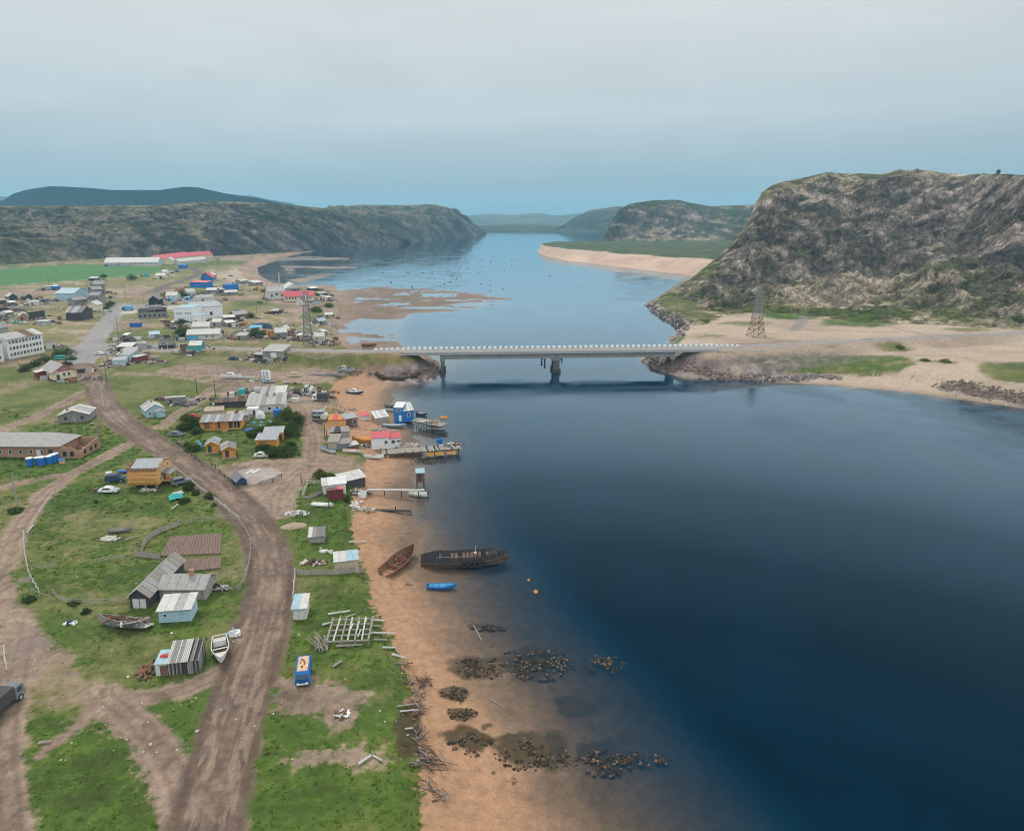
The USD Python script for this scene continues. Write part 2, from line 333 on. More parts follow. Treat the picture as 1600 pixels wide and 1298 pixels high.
# lushness can be put down by hand too
def area(pts, col, soft=2.0, wob=3.0, w=1.0, world_pts=False, n=None):
    pg = sg.Polygon(pts if world_pts else Gs(pts)).buffer(0)
    if pg.is_empty: return None
    x0, y0, x1, y1 = pg.buffer(soft + wob * 2 + 4).bounds
    m = (gx > x0) & (gx < x1) & (gy > y0) & (gy < y1)
    if not m.any(): return None
    d = Signed(pg, 1.0)(gx[m], gy[m]) + wob * (n_edge if n is None else n)[m]
    k = np.clip(0.5 + d / soft, 0, 1) * w
    full = np.zeros(gx.shape); full[m] = k
    if callable(col): put_field(full, col(0.5 * n_mid + 0.35 * n_small + 0.5 * n_str + .35 * n_fine))
    elif col is not None: put(full, col)
    return full
def track(pts, width, col, soft=1.2, wob=0.7, w=1.0, ruts=0.0, world_pts=False):
    line = np.array(pts if world_pts else Gs(pts)); pad = width + 8
    m = (gx > line[:, 0].min() - pad) & (gx < line[:, 0].max() + pad) & (gy > line[:, 1].min() - pad) & (gy < line[:, 1].max() + pad)
    if not m.any(): return None
    sm = np.array(shapely.segmentize(sg.LineString(line), 6.0).coords)
    for _ in range(3): sm[1:-1] = 0.25 * sm[:-2] + 0.5 * sm[1:-1] + 0.25 * sm[2:]
    d, r = seg_dist(gx[m], gy[m], sm)
    k = np.clip(0.5 + (width / 2 - d + wob * n_edge[m]) / soft, 0, 1) * w
    full, dist, run = np.zeros(gx.shape), np.full(gx.shape, 1e3), np.zeros(gx.shape)
    full[m] = k; dist[m] = d; run[m] = r
    if callable(col): put_field(full, col(0.5 * n_mid + 0.55 * n_small + .4 * n_fine))
    elif col is not None: put(full, col)
    return full, dist, run * sg.LineString(sm).length
dirt_t = tones((-0.7, DIRT * 0.5), (-.25, DIRT * .82), (0.05, DIRT), (0.5, DIRT * 1.25))
lush_t = tones((-0.6, LUSH * 0.6), (-0.2, LUSH * .85), (0.15, LUSH * 1.25), (0.45, LUSH * .7 + GRASS * .5), (0.65, GRASS * 1.15), (.95, DRY))
olive_t = tones((-0.6, GRASS), (-0.1, GRASS * .6 + DRY * .4), (0.4, DRY), (0.8, DIRT))

# --- far pasture and the flat ground to its right
far_t = tones((-0.6, GRASS * 1.2), (-0.1, DRY), (0.2, DRY * 1.1), (0.45, TAN), (0.8, DIRT * 1.1))
area([(-300, 470), (-300, 440), (60, 436), (230, 425), (420, 412), (440, 440), (520, 470), (530, 500), (520, 540), (330, 540), (150, 530), (0, 540), (-300, 545)], far_t, 20, 8)
area([(-400, 456), (-400, 425), (0, 421), (110, 413), (170, 413), (258, 418), (240, 428), (140, 437), (60, 442), (0, 447)], tones((-0.6, FIELD * .95), (0.6, FIELD * 1.15)), 6, 3)
area([(330, 430), (380, 415), (430, 397), (480, 392), (440, 403), (405, 418), (400, 440), (370, 445)], tones((-0.5, PALE * .8), (0.5, PALE)), 14, 5)
for pts in ([(0, 455), (60, 450), (110, 452), (60, 462), (0, 463)], [(180, 445), (250, 450), (300, 455), (230, 468), (190, 462)], [(330, 462), (420, 462), (480, 470), (470, 480), (400, 474), (330, 472)],
            [(480, 470), (520, 475), (535, 500), (500, 510), (455, 495), (440, 480)], [(170, 505), (230, 500), (248, 508), (220, 515), (175, 518)]):
    area(pts, dirt_t, 5, 4, 0.85)
for pts in ([(150, 475), (175, 470), (195, 472), (175, 482), (158, 480)], [(455, 490), (500, 487), (520, 492), (500, 500), (458, 498)], [(290, 455), (345, 450), (350, 462), (300, 464)], [(165, 520), (230, 512), (300, 520), (300, 536), (170, 532)], [(360, 470), (410, 468), (430, 476), (370, 480)]):
    area(pts, lush_t, 6, 4, 0.8)
# --- near turf: lush fields beside the road
for pts in ([(60, 770), (150, 748), (260, 755), (330, 765), (380, 815), (400, 880), (395, 960), (365, 1040), (300, 1085), (190, 1090), (120, 1040), (60, 960), (40, 900), (42, 830)],
            [(165, 590), (255, 588), (310, 598), (320, 612), (290, 632), (250, 650), (205, 640), (170, 615)], [(0, 620), (60, 600), (130, 590), (130, 612), (60, 640), (0, 662)],
            [(0, 730), (100, 722), (200, 695), (205, 705), (130, 735), (40, 752), (0, 752)], [(80, 665), (190, 655), (200, 690), (140, 712), (80, 690)],
            [(270, 680), (330, 650), (475, 650), (480, 715), (360, 722), (300, 700)], [(440, 790), (470, 750), (540, 740), (570, 760), (548, 820), (550, 870), (460, 880), (445, 840)],
            [(455, 900), (560, 888), (590, 960), (630, 1040), (650, 1110), (650, 1250), (590, 1250), (570, 1130), (540, 1060), (440, 1050), (440, 960)],
            [(0, 1120), (80, 1100), (180, 1130), (240, 1190), (260, 1300), (0, 1300)], [(400, 1130), (470, 1110), (540, 1140), (540, 1180), (440, 1180), (385, 1230)],
            [(540, 572), (590, 570), (600, 580), (560, 588), (480, 590), (470, 580)], [(260, 545), (340, 548), (345, 560), (290, 585), (175, 580), (230, 560)], [(500, 590), (525, 592), (520, 612), (480, 605)], [(490, 548), (640, 552), (640, 560), (500, 556)]):
    area(pts, lush_t, 5, 5, 0.9)
for pts in ([(90, 800), (170, 800), (250, 815), (240, 850), (130, 850), (80, 830)], [(60, 915), (180, 935), (200, 950), (110, 965), (60, 940)], [(130, 985), (220, 1000), (260, 1050), (200, 1075), (130, 1030)], [(375, 820), (395, 850), (385, 920), (355, 890)],
            [(460, 905), (540, 915), (560, 935), (460, 930)], [(480, 1080), (560, 1090), (600, 1070), (640, 1090), (600, 1120), (540, 1110)], [(0, 755), (60, 752), (20, 800), (0, 815)]):
    area(pts, olive_t, 6, 6, 0.55)
gr_ = np.clip((alb[..., 1] - alb[..., 0]) / .03, 0, 1) * sstep(165, 250, gy) * (gy < 420) * .55
put_field(gr_, tones((-.6, GRASS * .75), (0, GRASS * 1.1), (.6, DRY))(.5 * n_mid + .6 * n_small + .2 * n_str))
# --- dirt
area([(330, 552), (405, 552), (450, 562), (520, 582), (520, 600), (470, 600), (400, 590), (340, 606), (325, 600), (335, 588), (270, 588), (245, 580), (300, 566)], dirt_t, 1.6, 3)
area([(335, 604), (405, 596), (470, 610), (500, 628), (505, 660), (505, 705), (545, 718), (565, 733), (470, 745), (440, 770), (432, 810), (400, 790), (380, 765), (340, 735), (365, 722), (470, 716), (482, 690), (475, 640), (440, 628), (345, 620)], dirt_t, 1.4, 2.5)
area([(415, 1065), (470, 1050), (540, 1068), (575, 1085), (580, 1110), (545, 1140), (515, 1150), (490, 1120), (430, 1118), (405, 1110)], dirt_t, 1.2, 3, 0.95)
area([(395, 1150), (520, 1140), (640, 1170), (655, 1300), (370, 1300)], lush_t, 4, 6, .75)
area([(450, 1172), (560, 1168), (600, 1186), (520, 1198), (440, 1192)], dirt_t, 1.5, 4, .85)
area([(-60, 830), (20, 850), (30, 950), (70, 985), (110, 1020), (130, 1070), (210, 1105), (240, 1150), (310, 1190), (320, 1300), (250, 1300), (220, 1200), (180, 1140), (110, 1090), (50, 1075), (0, 1110), (-60, 1200)], dirt_t, 1.4, 2.5)
area([(90, 1040), (120, 1040), (180, 1100), (140, 1120), (40, 1110), (50, 1070)], olive_t, 4, 4, 0.8)
for pts, wd in (([(205, 692), (150, 722), (90, 752), (52, 790), (20, 840), (5, 880), (-40, 960)], 4.5), ([(120, 738), (60, 748), (0, 762), (-60, 775)], 3.5), ([(-40, 690), (0, 672), (60, 650), (110, 625), (135, 612)], 5), ([(250, 668), (280, 645), (318, 622), (332, 605)], 4.5),
                ([(150, 583), (230, 584), (290, 590), (322, 597)], 2.4), ([(170, 1095), (230, 1100), (290, 1088), (345, 1058), (372, 1035)], 4.0), ([(300, 1300), (270, 1180), (210, 1120), (160, 1085)], 5.0), ([(20, 1300), (5, 1150), (25, 1060), (40, 1000)], 4.0),
                ([(395, 535), (425, 520), (455, 500), (475, 482), (500, 468)], 5.0), ([(365, 520), (300, 500)], 3), ([(430, 800), (425, 780), (450, 750), (485, 720)], 9.0), ([(485, 720), (492, 690), (478, 650), (462, 625), (400, 612)], 6.0), ([(485, 728), (540, 730), (600, 736), (650, 742)], 5.0),
                ([(160, 1075), (140, 1130), (60, 1180)], 1.5)):
    tr_ = track(pts, wd, dirt_t, .9, 1.0, 0.97)
    if tr_: put(tr_[0] * np.exp(-((tr_[1] - .85 - .25 * n_small) / .32) ** 2) * (wd > 3) * .6, MUD * 1.1); put(tr_[0] * np.exp(-((tr_[1] - 1.7 - .3 * n_mid) / .3) ** 2) * (wd > 3.4) * .4, DIRT * 1.25)
dirtness = sstep(.02, .09, alb[..., 0] - alb[..., 1]) * (gy < 320)
put_field(dirtness * sstep(.45, .75, .7 * n_mid + .5 * n_small + .6 * n_fine) * .75, olive_t(n_small))
put_field(dirtness * sstep(.3, .6, .8 * fbm(gx, gy, 6, 3, 59) + .7 * n_fine) * .5, DIRT * .62 + 0 * alb)
# --- far dark track
track([(232, 458), (262, 445), (290, 437), (312, 428), (306, 421), (292, 416)], 9, np.array([.12, .10, .09]), 4, 3)
track([(232, 458), (270, 449), (310, 446)], 9, np.array([.15, .12, .105]), 4, 3)
# --- sealed roads
asph_t = tones((-0.6, ASPHALT * .82), (0, ASPHALT), (0.6, ASPHALT * 1.12))
area([(100, 545), (140, 537), (250, 538), (335, 541), (250, 547), (175, 552), (150, 560), (145, 578), (108, 578), (98, 560)], asph_t, 1.5, 1.5)
track([(200, 478), (185, 485), (168, 505), (152, 525), (140, 545)], 11, asph_t, 1.2, 1.2)
area([(150, 480), (185, 472), (250, 478), (200, 492), (165, 490)], asph_t, 2, 2, 0.8)
area([(350, 478), (250, 485), (185, 492), (190, 487), (260, 478), (275, 478)], np.array([.50, .45, .40]), 2, 1.5, 0.8)
# --- the churned dirt road
MAIN = [(128, 570), (148, 592), (156, 620), (188, 660), (240, 692), (300, 732), (358, 775), (402, 820), (424, 870), (424, 920), (410, 980), (390, 1050), (365, 1120), (345, 1198), (318, 1310)]
MAINW = np.array(Gs(MAIN))
full, dist, run = track(MAIN, 8.2, tones((-0.6, DIRT * 0.48), (-0.1, DIRT * 0.72), (0.45, DIRT * 1.05)), 1.4, 0.9)
rut = np.zeros(gx.shape)
for off, wd, depth in ((1.0, .35, .7), (2.0, .4, .8), (2.9, .5, 1.0), (0.3, .3, .5), (3.6, .5, .9)):
    wander = 0.7 * fbm(run, run * 0 + off * 31, 26, 3, 61)
    rut += depth * np.exp(-((dist + wander * 0.6 - off) / wd) ** 2)
rut *= (0.5 + 0.9 * sstep(-0.5, 0.5, fbm(run, dist * 3, 14, 3, 71)))
put(full * np.clip(rut, 0, 1) * 0.85, MUD * .75)
put(full * sstep(.12, .4, fbm(run, dist * 4 + 50, 9, 4, 73, .6)) * .55, MUD)
put(full * sstep(.15, .45, fbm(run + 90, dist * 6, 7, 4, 75, .6)) * .5, DIRT * 1.2)
put(full * sstep(2.7, 3.9, dist + 0.9 * n_small) * 0.85, MUD * 0.7)             # churned dark shoulders
puddle = full * sstep(0.42, 0.62, fbm(gx, gy, 5, 3, 81) + 0.2 * n_small)
put(puddle * 0.7, MUD * 0.8); wet = np.maximum(wet, puddle * 0.5)
lift -= full * 0.10 * np.clip(rut, 0, 1.5); lift += full * 0.08 * n_small
lift += np.exp(-((dist - 4.5) / 0.7) ** 2) * 0.22 * (0.6 + n_small)
for (a, b, r) in ((55, 1005, 2.4), (30, 1022, 2.0), (48, 985, 1.8), (20, 640, 1.5), (280, 690, 1.2), (115, 1052, 1.0), (40, 905, 1.6)):
    c = G(a, b); k = sstep(1.2, 0.5, np.hypot((gx - c[0]) / r, (gy - c[1]) / (r * 0.7)) + 0.4 * n_small)
    put(k * 0.75, MUD * 1.0 + 0.02); wet = np.maximum(wet, k * 0.8); lift -= 0.05 * k

# --- helicopter pad of flattened gravel
pad = [tuple(G(a, b)[:2]) for a, b in [(372, 735), (395, 730), (430, 731), (440, 738), (425, 750), (395, 757), (372, 750)]]
area(pad, tones((-.5, np.array([.30, .25, .22])), (.5, np.array([.38, .32, .285]))), 0.6, 0.5, world_pts=True)

# --- beaches and shallows
sandw = sstep(0.25, -0.35, g_db + 1.5 * n_small + 1.0 * n_mid + .9 * n_fine)
left_sand = tones((-0.6, SAND * .84), (0, SAND), (0.6, SAND * 1.1))
sand_col = left_sand(0.4 * n_mid + 0.3 * n_small + 0.3 * n_big)
damp = sstep(9.5, 0.0, g_dl + 3.0 * n_mid + .6 * n_small)
sand_col = sand_col * (1 - 0.56 * damp[..., None]) * np.array([1, 1 + 0.0, 1]) 
sand_col = lerp(sand_col, sand_col * np.array([.86, .98, 1.12]), damp[..., None])
right_w = g_right.astype(float)[..., None]
stone = tones((-0.6, ROCKC * .55), (0, ROCKC), (0.5, ROCKC * 1.5))(n_small + 0.4 * n_mid)
flat_sand = np.array([.29, .20, .15]) * (1 + .5 * np.clip(n_str + .5 * n_small, -.7, .6))[..., None]
far_w = sstep(330, 400, gy)[..., None]
sand_col = lerp(sand_col, sand_col * .3 + flat_sand * .7, far_w * (1 - right_w))
put_field(sandw, lerp(sand_col, PALE * (1 - .3 * damp[..., None]), right_w))
wet = np.maximum(wet, sandw * damp * 0.55)
# tyre tracks along the sand
for pts in ([(600, 900), (640, 960), (680, 1010), (720, 1060)], [(612, 900), (655, 965), (690, 1020)], [(560, 733), (640, 742), (700, 745)], [(560, 738), (650, 748)], [(575, 800), (600, 860), (615, 930)]):
    rt = track(pts, 0.5, SAND * 0.72, 0.4, 0.2, 0.5)
    if rt: lift -= 0.04 * rt[0]
# weed on flats and in shallows
isl = sstep(0, 25, sd_flats(gx, gy)); bayw = sstep(0, 40, sd_bay(gx, gy))
put(isl * sstep(-0.02, 0.10, gz) * 0.9, np.array([.17, .098, .064]))
put(isl * sstep(-.1, 0.35, n_mid + 0.6 * n_big + .5 * n_str) * 0.8, WEED * 2.2)
put(bayw * 0.95, np.array([.105, .085, .072])); put(bayw * .7 * sstep(.15, .5, n_big + .4 * n_mid), np.array([.26, .18, .13])); wet = np.maximum(wet, .6 * bayw)
for (a, b, rx, ry) in ((760, 978, 3.2, 1.2), (745, 1045, 4.6, 3.0), (832, 1030, 6.2, 4.6), (878, 1030, 1.6, 1.4), (945, 1032, 3.2, 2.4), (735, 1160, 3.0, 2.6), (830, 1170, 5.5, 3.6), (935, 1175, 3.4, 3.0), (985, 1180, 2.6, 2.0), (1030, 1185, 2.2, 1.6), (898, 1095, 3.6, 2.6), (712, 1090, 2.2, 1.6), (720, 1122, 2.2, 1.4),
                       (672, 718, 5.5, 2.6), (985, 1145, 2, 1.6), (640, 1160, 1.5, 6)):
    c = P(a, b, 0.2); k = sstep(1.15, 0.75, np.hypot((gx - c[0]) / rx, (gy - c[1]) / ry) + 0.45 * n_small + 0.3 * n_mid)
    put(k * 0.9, WEED * (1.4 if rx < 3 else 1.0)); lift += 0.10 * k * (0.6 + n_small)
spots = (g_dl < 9) & (g_dl > -14) & (~g_right) & (gy < 330)
put(spots * sstep(0.62, 0.78, n_small + 0.25 * n_mid) * 0.8, WEED * 1.2)
# bed fading to dark silt
put(sstep(-2.0, -14, g_dl + 2 * n_mid) * (gz < 0) * 0.75 * (1 - isl), np.array([.12, .10, .075]))

# --- right bank: pale sand plain, green banks, boulder line
rb = (g_right & (g_db > 0)).astype(float)
plain_t = tones((-0.7, PALE * np.array([.58, .55, .5])), (-.2, PALE * .85), (0.1, PALE), (0.6, PALE * 1.1))
put_field(rb, plain_t(0.5 * n_big + 0.3 * n_mid + 0.35 * n_str))
area([(1150, 556), (1200, 552), (1300, 553), (1410, 556), (1430, 570), (1400, 583), (1300, 584), (1200, 584), (1160, 575)], tones((-.6, LUSH * .7), (0.1, LUSH * 1.1), (.35, GRASS), (.6, DRY), (.9, TAN)), 3, 3.5)
area([(1535, 567), (1620, 565), (1900, 570), (1900, 615), (1620, 600), (1560, 595), (1530, 580)], tones((-.6, SCRUB), (0.1, GRASS), (.6, DRY)), 3, 3.5)
area([(1188, 487), (1230, 486), (1260, 492), (1280, 498), (1230, 500), (1190, 496)], lush_t, 4, 5)
area([(1280, 497), (1340, 500), (1410, 506), (1370, 512), (1290, 508)], lush_t, 4, 6, 0.9)
area([(1050, 530), (1066, 520), (1072, 524), (1060, 537), (1046, 540)], lush_t, 2, 2)
for (a, b, r) in ((1110, 525, 5), (1405, 543, 4), (1395, 543, 5), (1446, 564, 3), (1478, 566, 3.4), (1290, 540, 4), (1160, 505, 8), (1510, 515, 8)):
    c = G(a, b); k = sstep(1.2, 0.6, np.hypot((gx - c[0]) / (r * 1.8), (gy - c[1]) / r) + 0.35 * n_small); put(k * .8, GRASS * 1.1)
area([(1004, 474), (1030, 493), (1066, 514), (1100, 508), (1132, 494), (1185, 487), (1185, 470), (1060, 440)], tones((-.6, SCRUB * .9), (0., GRASS * .8), (.4, DRY * .9), (.8, TAN)), 4, 6)
track([(1240, 515), (1258, 498), (1250, 487), (1190, 483)], 6, ASPHALT * .75, 3, 2, .8)
track([(1220, 512), (1300, 516), (1400, 520)], 3, TAN * .7, 3, 2, .6)
area([(1420, 478), (1470, 468), (1540, 472), (1570, 492), (1500, 500), (1430, 496)], np.array([.19, .135, .13]), 6, 6, .8)
track([(1380, 508), (1410, 516), (1440, 522)], 3, ASPHALT * .8, 2, 1, .8)
rocky = sstep(-7.5, -2, g_db + 2 * n_mid) * sstep(2.4, 0.0, g_db + 1.2 * n_mid) * g_right
put_field(rocky * (1 - sstep(20, 40, 0 * gx + np.where((gx / gy > .43) & (gx / gy < .62), 50, 0))) * 0.9, stone)
put(sstep(3.2, 0.6, g_dl + n_mid) * (g_dl > -6) * g_right * 0.6, np.array([.16, .105, .07]))
# causeway flanks: stones on the lower half
for line, lz in ((ROAD_L, ROAD_LZ), (ROAD_R, ROAD_RZ)):
    m = np.abs(gy - 335) < 70
    d, r = np.full(gx.shape, 999.), np.zeros(gx.shape); d[m], r[m] = seg_dist(gx[m], gy[m], line)
    k = (d < 26) & (d > 4.5) & (gz > 2.2 if line is ROAD_L else gz > 2.8)
    hgt = np.interp(r, road_run(line), lz) - gz
    if line is ROAD_L:
        end = sstep(0.6, 0.85, r)
        put_field(k * sstep(4.4, 5.6, hgt + n_small) * end * .85, stone * np.array([1.0, .82, .66]))
        put_field(k * sstep(5.6, 4.2, hgt) * .8, tones((-.6, GRASS * .8), (.3, GRASS * .7 + DRY * .4), (.8, DRY * .7))(n_small))
    else:
        put_field(k * sstep(0.35, 0.0, r) * .85, lerp(stone, TAN * np.ones_like(stone), sstep(3.5, 1.5, hgt + n_small)[..., None]))
tip = np.maximum(sstep(26, 8, np.hypot(gx - BR_A[0] - 4, gy - BR_A[1] + 8)), sstep(30, 8, np.hypot(gx - P(1020, 566, 1)[0], gy - P(1020, 566, 1)[1])))
put_field(tip * (gz < 6) * (gz > -1) * .9, stone)
lift += tip * (gz < 6.5) * 0.7 * (n_small) + rocky * 0.6 * n_small

r1 = track([(200, 541), (260, 542)] , 7, asph_t, 0.8, 0.4)
for ln in ([tuple(P(200, 541, 5.8)), tuple(P(260, 542, 5.9))] + ROAD_L, ROAD_R):
    track(ln, 10.0, tones((-.5, DIRT * 1.05), (.5, DIRT * 1.25)), 1.5, 0.8, 0.9, world_pts=True)
    track(ln, 7.0, asph_t, 0.6, 0.15, world_pts=True)
# --- relief of the turf and the sand
green = np.clip((alb[..., 1] - alb[..., 0]) / 0.05, 0, 1)
lift += green * (0.14 * fbm(gx / 1.6, gy, 1.3, 3, 91, 0.6) + 0.2 * n_mid) * sstep(600, 200, gy) + (1 - green) * 0.05 * n_small * (gz > 0.02)
road_flat = np.zeros(gx.shape)
for ln in (ROAD_L, ROAD_R):
    m = np.abs(gy - 335) < 130; d = np.full(gx.shape, 999.); d[m] = seg_dist(gx[m], gy[m], ln)[0]; road_flat = np.maximum(road_flat, sstep(6, 4.5, d))
# the churned ground stops short of the bridge opening: under the deck only the abutment slope
lift = lift * (1 - road_flat)
gz2 = gz + lift; _look = gz2; _cache.clear()
gprim = grid_mesh(numbered('/World/ground'), np.stack([gx, gy, gz2], -1), ground_mat)
primvar(gprim, 'albedo', alb.reshape(-1, 3)); primvar(gprim, 'wet', wet.ravel(), 'float')
custom(gprim, kind='structure')
# ground further left and behind, seen only from the side
_bk = np.array([[-1500, -150, 4.0], [-46.9, -150, 4.0], [-46.9, 46, 4.0], [-1500, 46, 4.0]])
bprim = obj('ground', (_bk, np.array([[0, 1, 2], [0, 2, 3]])), ground_mat, kind='structure')
primvar(bprim, 'albedo', np.tile(GRASS, (4, 1))); primvar(bprim, 'wet', np.zeros(4), 'float')

# ------------------------------------------------------------------ water
water_mat = M('water_material', {
    'g': ('geometry', {}), 'd': ('attribute', {'attribute': 'opacity'}),
    'map': ('mapping', {'scale': (1.0, 2.6, 1.0), 'rotation': (0, 0, 0.25)}),
    'n1': ('noise_texture', {'scale': 0.5, 'detail': 6.0, 'roughness': 0.62}),
    'n2': ('noise_texture', {'scale': 0.035, 'detail': 4.0, 'roughness': 0.55, 'distortion': 0.6}),
    'patch': ('map_range', {'from_min': 0.42, 'from_max': 0.62, 'to_min': 0.015, 'to_max': 0.19}),
    'b': ('bump', {'distance': 0.35}),
    'lw': ('layer_weight', {'blend': 0.5}),
    'f': ('rgb_ramp', {'ramp': [(0.0, (.001,) * 3), (.39, (.003,) * 3), (.486, (.011,) * 3), (.562, (.03,) * 3), (.64, (.088,) * 3), (.726, (.265,) * 3), (.8, (.48,) * 3), (.885, (.80,) * 3), (.95, (.93,) * 3), (1.0, (1,) * 3)]}),
    'gl': ('glossy_bsdf', {'roughness': 0.04, 'color': (0.75, 0.89, 0.985)}),
    'deepr': ('map_range', {'from_min': 0.3, 'from_max': 0.7, 'to_min': 0.8, 'to_max': 1.25}),
    'deepc': ('vector_math', {'math_type': 'scale', 'vector1': (0.0002, 0.0125, 0.0262)}),
    'df': ('diffuse_bsdf', {}),
    'tr': ('transparent_bsdf', {'color': (0.95, 0.97, 0.97)}),
    'm1': ('mix_closure', {}), 'm2': ('mix_closure', {}),
}, [('g.position', 'map.vector'), ('map.vector', 'n1.vector'), ('g.position', 'n2.vector'), ('n2.fac', 'patch.value'), ('patch.result', 'b.strength'), ('n1.fac', 'b.height'), ('lw.facing', 'f.fac'), ('b.normal', 'gl.normal'),
    ('n2.fac', 'deepr.value'), ('deepr.result', 'deepc.scale'), ('deepc.vector', 'df.color'), ('d.fac', 'm1.fac'), ('tr.BSDF', 'm1.closure1'), ('df.BSDF', 'm1.closure2'),
    ('f.color', 'm2.fac'), ('m1.closure', 'm2.closure1'), ('gl.BSDF', 'm2.closure2')], surface='m2.closure')
ws = slice(None, None, 4)
wx, wy = np.pad(gx[ws, ws], 1, 'edge'), np.pad(gy[ws, ws], 1, 'edge')
wx[:, 0] = -8000; wx[:, -1] = 8000; wy[-1] = 8200; wy[0] = -900
wx[-1, 1:-1] = np.linspace(-7000, 7000, wx.shape[1] - 2); wx[0, 1:-1] = np.linspace(-7000, 7000, wx.shape[1] - 2)
wd = np.pad(-gz[ws, ws], 1, 'edge')
op = 1 - np.exp(-np.clip(wd, 0, 9) / 0.72); op[-1] = 1; op[0] = 1; op[:, 0] = 1; op[:, -1] = 1
op[(wy > 1300)] = 1
wprim = grid_mesh('/World/river_water', np.stack([wx, wy, 0 * wx], -1), water_mat)
primvar(wprim, 'opacity', op.ravel(), 'float'); custom(wprim, kind='structure')

# ------------------------------------------------------------------ hills
def hill(name, crest, base, nu, ns, prof, rough, seed, base_z=2.0, back=350.0, rock=1.0, cols=None, cell=26.0, u_of_base=None, terr=0.0, low=0.0):
    """crest: (px, py, distance) of the skyline; base: (px, py) where the slope meets the ground. A real relief between the two, and a top running on behind."""
    cu = np.array([ray(a, b)[0] / ray(a, b)[1] for a, b, d in crest]); cd = np.array([c[2] for c in crest], float)
    cz = np.array([at_depth(a, b, d)[2] for a, b, d in crest])
    bp = np.array([P(b[0], b[1], b[2] if len(b) > 2 else base_z) for b in base]); bu = bp[:, 0] / bp[:, 1]
    bz = np.array([b[2] if len(b) > 2 else base_z for b in base], float)
    o = np.argsort(bu); bu, by, bz = bu[o], bp[o, 1], bz[o]
    u = np.linspace(cu.min(), cu.max(), nu)
    D1, Z1, D0, base_z = np.interp(u, cu, cd), np.interp(u, cu, cz), np.interp(u, bu, by), np.interp(u, bu, bz)[None, :]
    s1 = np.linspace(-0.04, 1.0, ns); s2 = np.linspace(1.0, 1 + 0.5, ns // 5)[1:]
    s = np.concatenate([s1, s2])[:, None]
    Y = np.where(s <= 1, D0 + s * (D1 - D0), D1 + (s - 1) * 2 * back); X = u[None, :] * Y
    f = np.interp(np.clip(s, -0.04, 1), [p[0] for p in prof], [p[1] for p in prof])
    if terr: f = f + terr * (np.clip(s, 0, 1) * (1 - np.clip(s, 0, 1)) * 4) * (fbm(X, Y, 60, 3, seed + 70) )
    z = lerp(base_z - 3, Z1[None, :], np.clip(f, -.1, 1.1)) - np.where(s > 1, lerp((Y - D1) * .45, Z1[None, :] * .1 * (s - 1), sstep(66, 95, Z1[None, :])), 0)
    amp = rough * np.clip(np.minimum(s * 5, 1), 0, 1) * np.where(s > 0.76, lerp(1, 0.10, np.clip((s - .76) / .22, 0, 1)), 1) * np.clip((Z1[None, :] - base_z) / 40, 0.1, 1)
    Q = Y + 1.3 * z                                               # run measured along the slope, so that steep faces are broken up too
    ck = ridged(X, Q, cell * .9, 3, seed + 21); ck2 = ridged(X, Q, cell * .36, 2, seed + 23)
    rel = (ridged(X, Q, cell, 4, seed, .6) - 0.55) * 1.25 + 1.2 * fbm(X, Q, cell * 3.2, 4, seed + 5) + 0.7 * (ridged(X, Q, cell * .3, 2, seed + 27) - .5) - 1.0 * np.clip(ck - .72, 0, 1) * 2.0 - .5 * np.clip(ck2 - .7, 0, 1) * 2
    V0 = np.stack([X, Y, z], -1); N0 = grid_normals(V0)            # the relief stands out square to the slope
    V = V0 + N0 * (amp * rel)[..., None]; X, Y, z = V[..., 0], V[..., 1], V[..., 2]
    n = grid_normals(V); up = n[..., 2]
    Q = Y + 1.3 * z
    a1, a2, a3 = fbm(X, Q, cell * 2.5, 4, seed + 40), fbm(X, Q, cell * .55, 5, seed + 50, .68), fbm(X, Q, cell * 6, 3, seed + 60)
    g = cols or dict(rock=(.20, .155, .135), dark=(.055, .048, .048), veg=(.058, .068, .020), tan=(.36, .285, .195), green=(.042, .085, .014))
    g = {k: np.array(v) for k, v in g.items()}
    c = tones((-0.7, g['green']), (-0.15, g['veg']), (0.15, g['veg'] * .65 + g['tan'] * .35), (0.5, g['tan']))(0.5 * a1 + 0.75 * a2 + 0.35 * a3 + low * .38 * sstep(.6, .25, s))
    rk = tones((-0.55, g['dark']), (-.1, g['rock'] * .65), (0.25, g['rock'] * 1.1), (.6, g['rock'] * 1.75))(1.1 * a2 + 0.4 * a1)
    w = sstep(0.80, 0.52, up + 0.18 * a1 + 0.10 * a2) * rock * (1 - low * sstep(.55, .3, s + 0 * z))
    c = lerp(c, rk, w[..., None])
    c = lerp(c, g['dark'] * np.ones(3), (np.clip(ck - .74, 0, 1) * 3.2 * rock * .8)[..., None].clip(0, .85))
    bald = sstep(0.25, 0.5, a2 + 0.5 * a3) * rock * 0.75
    c = lerp(c, g['tan'] * 1.05, (bald * (1 - w))[..., None])
    p = grid_mesh(numbered('/World/' + name), V, hill_mat)
    primvar(p, 'albedo', np.clip(c, .01, .9).reshape(-1, 3)); primvar(p, 'wet', np.zeros(c.shape[:2]).ravel(), 'float')
    custom(p, kind='structure')
    return V
